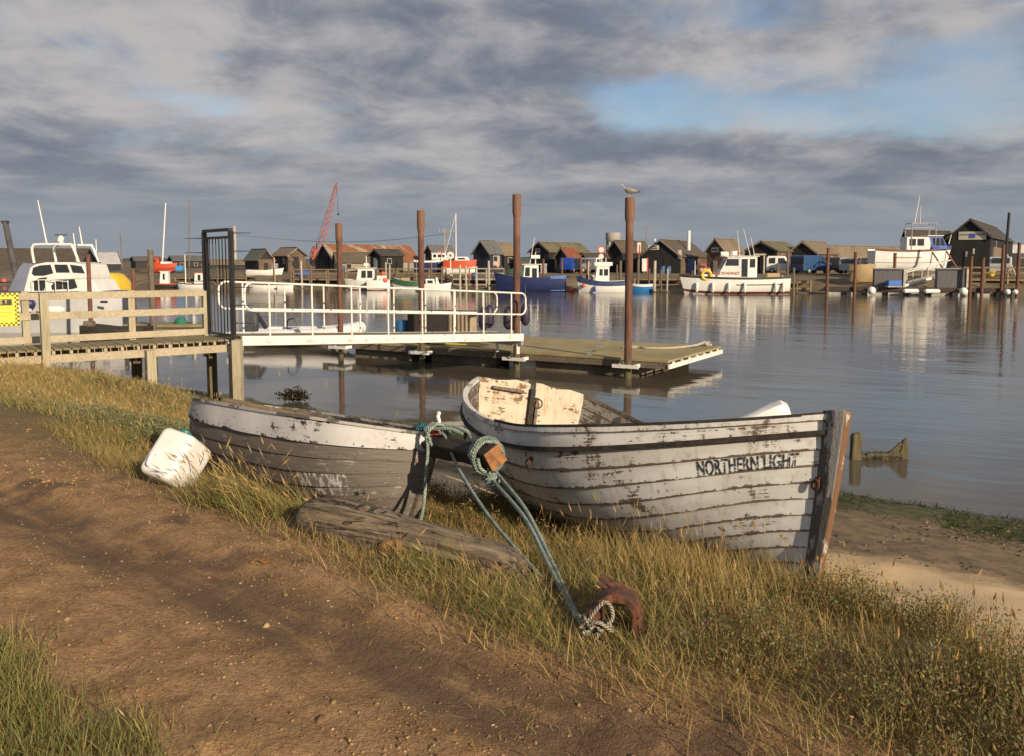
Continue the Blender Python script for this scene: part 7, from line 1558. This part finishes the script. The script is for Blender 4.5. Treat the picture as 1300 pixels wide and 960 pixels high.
# matted dead grass under the standing blades
r, d, s = scatter(70000, -1.6, 8.6, 2.4, 6.2, lambda x, y, d, s: sst(d + (N2(x, y, 3.0, 37) - .45) * .5, edge(s) - .25, edge(s) + .1) * (1 - sst(d, outer(s) - .4, outer(s))))
grass('thatch', 'matted dead straw lying at the foot of the verge grass', r, .05, .16, .003, .0055, 1.25, .35, [STRAW, STRAW2, OLIVE, BROWN], [2.5, 2.5, 1.5, 1], seg=3)
r, d, s = scatter(40000, 2.4, 7.0, -.6, 2.0, lambda x, y, d, s: 1 - sst(d + (N2(x, y, 2.5, 31) - .45) * .5, 1.2, 1.65))
grass('thatch', 'matted dead straw under the grass tuft at the near left', r, .04, .12, .003, .0055, 1.2, .35, [STRAW, STRAW2, OLIVE, GREEN2], [2, 2, 2, 2], seg=3)
# worn stubble on the track edges
r, d, s = scatter(30000, -1, 13, 1.5, 4.6, lambda x, y, d, s: sst(N2(x, y, 1.6, 44), .42, .62) * np.clip(1 - np.abs(d - edge(s) + .15) / .8, 0, 1))
grass('stubble_grass', 'sparse trodden grass stubble along the edge of the track', r, .025, .09, .003, .005, .9, .8, [STRAW, STRAW2, OLIVE, GREEN2], [2, 2, 2, 1.5], seg=2)
# leafy saltmarsh plants
def clumps(n, s0, s1, d0, d1, dens):
    r, d, s = scatter(n, s0, s1, d0, d1, dens); return r
c = clumps(1900, -1.4, 1.9, 2.6, 5.8, lambda x, y, d, s: sst(d, 2.75, 3.1) * (1 - sst(d + (N2(x, y, 1.5, 3) - .45) * .6, outer(s) - .35, outer(s))) * sst(N2(x, y, 1.4, 13), .32, .48) * (1 - sst(s + (N2(x, y, 2.0, 19) - .45) * .8, 1.2, 1.8)) * sst(near(x, y, (ib.x, ib.y - .1)), .3, .5))
leaves('saltmarsh_plants', 'brown and olive leafy saltmarsh plants at the right, below the white boat bow', c, rng.uniform(.08, .16, len(c)), rng.uniform(.13, .27, len(c)), 120, .015, [OLIVE, BROWN, GREEN2, GREYG, STRAW2], [3, 2.2, 2, 2, 1.6])
r, d, s = scatter(10000, -1.3, 1.6, 3.0, 5.9, lambda x, y, d, s: sst(d, 3.0, 3.5) * (1 - sst(d, outer(s) - .4, outer(s))) * sst(N2(x, y, 1.8, 15), .3, .55) * (1 - sst(s, 1.0, 1.6)))
grass('rough_grass', 'straw stems standing among the saltmarsh plants at the right', r, .10, .27, .002, .0036, .3, .4, [STRAW, STRAW2, BROWN, OLIVE], [3, 3, 2, 1.6], head=.25, tipmix=.4, hl=.045, hw=.012)
c = clumps(300, 2.9, 5.2, 4.7, 6.3, lambda x, y, d, s: sst(N2(x, y, 1.4, 17), .25, .45))
leaves('saltmarsh_plants', 'tawny leafy plants growing between the two beached boats', c, rng.uniform(.08, .15, len(c)), rng.uniform(.14, .28, len(c)), 85, .02, [BROWN, OLIVE, STRAW2, GREEN2], [3, 2.4, 2, 1.5])
c = clumps(700, 7.9, 10.8, 4.2, 6.4, lambda x, y, d, s: np.exp(-(((s - 9.3) / .95) ** 2 + ((d - 5.1) / .6) ** 2)) * 1.0)
leaves('purslane_patch', 'low grey-green shrubby patch on the bank left of the white drum', c, rng.uniform(.10, .18, len(c)), rng.uniform(.12, .24, len(c)), 70, .032, [GREYG, GREEN, OLIVE, np.array([.26, .28, .18])], [4, 2, 1.5, 1.5])
c = clumps(160, 10, 15, 6.4, 8.2, lambda x, y, d, s: np.full_like(x, .6))
leaves('purslane_patch', 'grey-green low plants at the top of the bank near the jetty posts', c, rng.uniform(.12, .22, len(c)), rng.uniform(.12, .24, len(c)), 50, .04, [GREYG, OLIVE, BROWN], [3, 2, 2])
# plants growing inside the dinghy
r = []
for k in range(46):
    t_ = rng.uniform(.25, .85); p = world_m(din) @ (HS.pt(t_, 1.0, 0, 1) * 1.0 - Vector((0, HS.pt(t_, 1.0, 0, 1).y * rng.uniform(.1, 1.6), .35))); r.append(p)
grass('weeds', 'thin weeds growing up inside the small dinghy', np.array(r), .3, .58, .004, .006, .35, .4, [GREEN2, OLIVE, STRAW], [2, 1, 1], head=.1)

# litter : pebbles and clods on the track, straw scraps, wrack on the foreshore
def stones(name, label, r, s0, s1, cols, wts, flat=.6, mat=None):
    n = len(r); t_ = (1 + 5 ** .5) / 2; bv = np.array([(-1, t_, 0), (1, t_, 0), (-1, -t_, 0), (1, -t_, 0), (0, -1, t_), (0, 1, t_), (0, -1, -t_), (0, 1, -t_), (t_, 0, -1), (t_, 0, 1), (-t_, 0, -1), (-t_, 0, 1)]) / 1.9
    bf = np.array([(0, 11, 5), (0, 5, 1), (0, 1, 7), (0, 7, 10), (0, 10, 11), (1, 5, 9), (5, 11, 4), (11, 10, 2), (10, 7, 6), (7, 1, 8), (3, 9, 4), (3, 4, 2), (3, 2, 6), (3, 6, 8), (3, 8, 9), (4, 9, 5), (2, 4, 11), (6, 2, 10), (8, 6, 7), (9, 8, 1)])
    sz = s0 * (s1 / s0) ** (rng.uniform(0, 1, n) ** 2.2); V = bv[None] * rng.uniform(.65, 1.25, (n, 12, 1)) * rng.uniform(.7, 1.3, (n, 1, 3)) * sz[:, None, None]; V[..., 2] *= flat; V = V + r[:, None, :] + np.array([0, 0, .012]); Fc = (np.arange(n) * 12)[:, None, None] + bf[None]; Fc = Fc.reshape(-1, 3)
    me = bpy.data.meshes.new(name); me.vertices.add(n * 12); me.vertices.foreach_set('co', V.astype(np.float32).ravel()); me.loops.add(Fc.size); me.loops.foreach_set('vertex_index', Fc.astype(np.int32).ravel()); me.polygons.add(len(Fc)); me.polygons.foreach_set('loop_start', np.arange(0, Fc.size, 3, dtype=np.int32)); me.polygons.foreach_set('loop_total', np.full(len(Fc), 3, np.int32))
    at = me.attributes.new('col', 'FLOAT_COLOR', 'POINT'); at.data.foreach_set('color', np.concatenate([np.repeat(colours(n, cols, wts), 12, 0), np.ones((n * 12, 1))], 1).astype(np.float32).ravel()); me.update(); me.materials.append(mat or M_stone); o = bpy.data.objects.new(name, me); COL.objects.link(o); return tag(o, label, name.replace('_', ' '), kind='stuff')
M_stone = grass_material('stones and clods', 0.0, .9)
D1 = np.array([.27, .165, .08]); D2 = np.array([.18, .11, .055])
r, d, s = scatter(17000, -1, 9, -.4, 3.6, lambda x, y, d, s: np.clip(sst(N2(x, y, 1.5, 25), .40, .62) * (1 - sst(d, edge(s) - .1, edge(s) + .3)) * (1 - .9 * np.exp(-((d - 2.35) / .25) ** 2)) * (.35 + np.exp(-((d - 2.85) / .3) ** 2)), 0, 1))
stones('clods', 'crumbled earth clods scattered over the dirt track', r, .004, .026, [D1, D2, np.array([.36, .25, .13])], [3, 2, 1.2])
r, d, s = scatter(1500, -1, 10, -.4, 3.8, lambda x, y, d, s: np.full_like(x, .3))
_keep = None
r2, d2, s2 = scatter(70000, -1, 8, -.6, 3.6, lambda x, y, d, s: np.clip((.25 + .75 * sst(N2(x, y, 2.4, 26), .38, .6)) * (1 - sst(d, edge(s) - .05, edge(s) + .3)) * (1 - .75 * np.exp(-((d - 2.38) / .2) ** 2)), 0, 1))
stones('crumbs', 'fine crumbled soil over the surface of the dirt track', r2, .002, .010, [D1, D2, np.array([.33, .22, .115])], [3, 3, .8], flat=.7)
stones('pebbles', 'small pale pebbles on the dirt track', r, .004, .014, [np.array([.36, .28, .18]), np.array([.42, .36, .28]), np.array([.2, .15, .1])], [2, .6, 2.4])
r, d, s = scatter(9000, -2, 16, 6.5, 11.4, lambda x, y, d, s: sst(N2(x, y, 1.2, 27), .40, .6) * sst(d, 6.8, 8.2))
stones('pebbles', 'dark shingle and mud lumps on the damp foreshore', r, .006, .035, [np.array([.10, .075, .045]), np.array([.2, .15, .09]), np.array([.06, .05, .03])], [2, 1.5, 1.5])
r, d, s = scatter(3500, -1, 10, .5, 4.2, lambda x, y, d, s: np.full_like(x, .7))
n = len(r); r[:, 2] += .016
v, q, cc, _, _ = blade_arrays(r, rng.uniform(0, 6.28, n), rng.uniform(1.45, 1.57, n), rng.uniform(.03, .11, n), np.full(n, .003), rng.normal(0, .12, n), colours(n, [STRAW, STRAW2], [1, 1]), colours(n, [STRAW, STRAW2], [1, 1]), 2)
tag(raw_mesh('straw_litter', v, q, cc, M_grass), 'dry straw scraps lying on the dirt track', 'straw litter', kind='stuff')
r, d, s = scatter(70000, -3, 22, 8.6, 11.75, lambda x, y, d, s: sst(N2(x, y, .9, 29) + .22 * np.exp(-((d - 10.8) / .6) ** 2), .46, .64) * sst(d, 8.8, 10.2) * (1 - sst(d, 11.45, 11.75)))
n = len(r); r[:, 2] += .012
v, q, cc, _, _ = blade_arrays(r, rng.uniform(0, 6.28, n), rng.uniform(1.2, 1.57, n), rng.uniform(.03, .12, n), rng.uniform(.006, .02, n), rng.normal(0, .5, n), colours(n, [np.array([.06, .085, .015]), np.array([.03, .03, .012]), np.array([.12, .13, .03])], [3, 2.5, 1]), colours(n, [np.array([.06, .085, .015]), np.array([.03, .03, .012])], [2, 1]), 2)
tag(raw_mesh('seaweed', v, q, cc, M_grass), 'green and dark seaweed stranded along the water edge', 'seaweed', kind='stuff')
# dark heap of weed by the water behind the dinghy, weed rafts in the shallows
cs = []
for (u, v_, n_, sx) in ((374, 507, 110, .12),):
    p = at_z(u, v_, .05)
    for _ in range(n_): cs.append((p.x + rng.normal(0, sx), p.y + rng.normal(0, sx * .45), .0 + abs(rng.normal(0, .09)) * (1 if n_ > 100 else .15)))
cs = np.array(cs); n = len(cs)
leaves('wrack_heap', 'dark heap of bladder wrack at the water edge behind the dinghy', cs, np.full(n, .09), np.full(n, .07), 14, .06, [np.array([.045, .035, .018]), np.array([.025, .022, .012]), np.array([.09, .065, .03])], [3, 2, 1], stems=False)
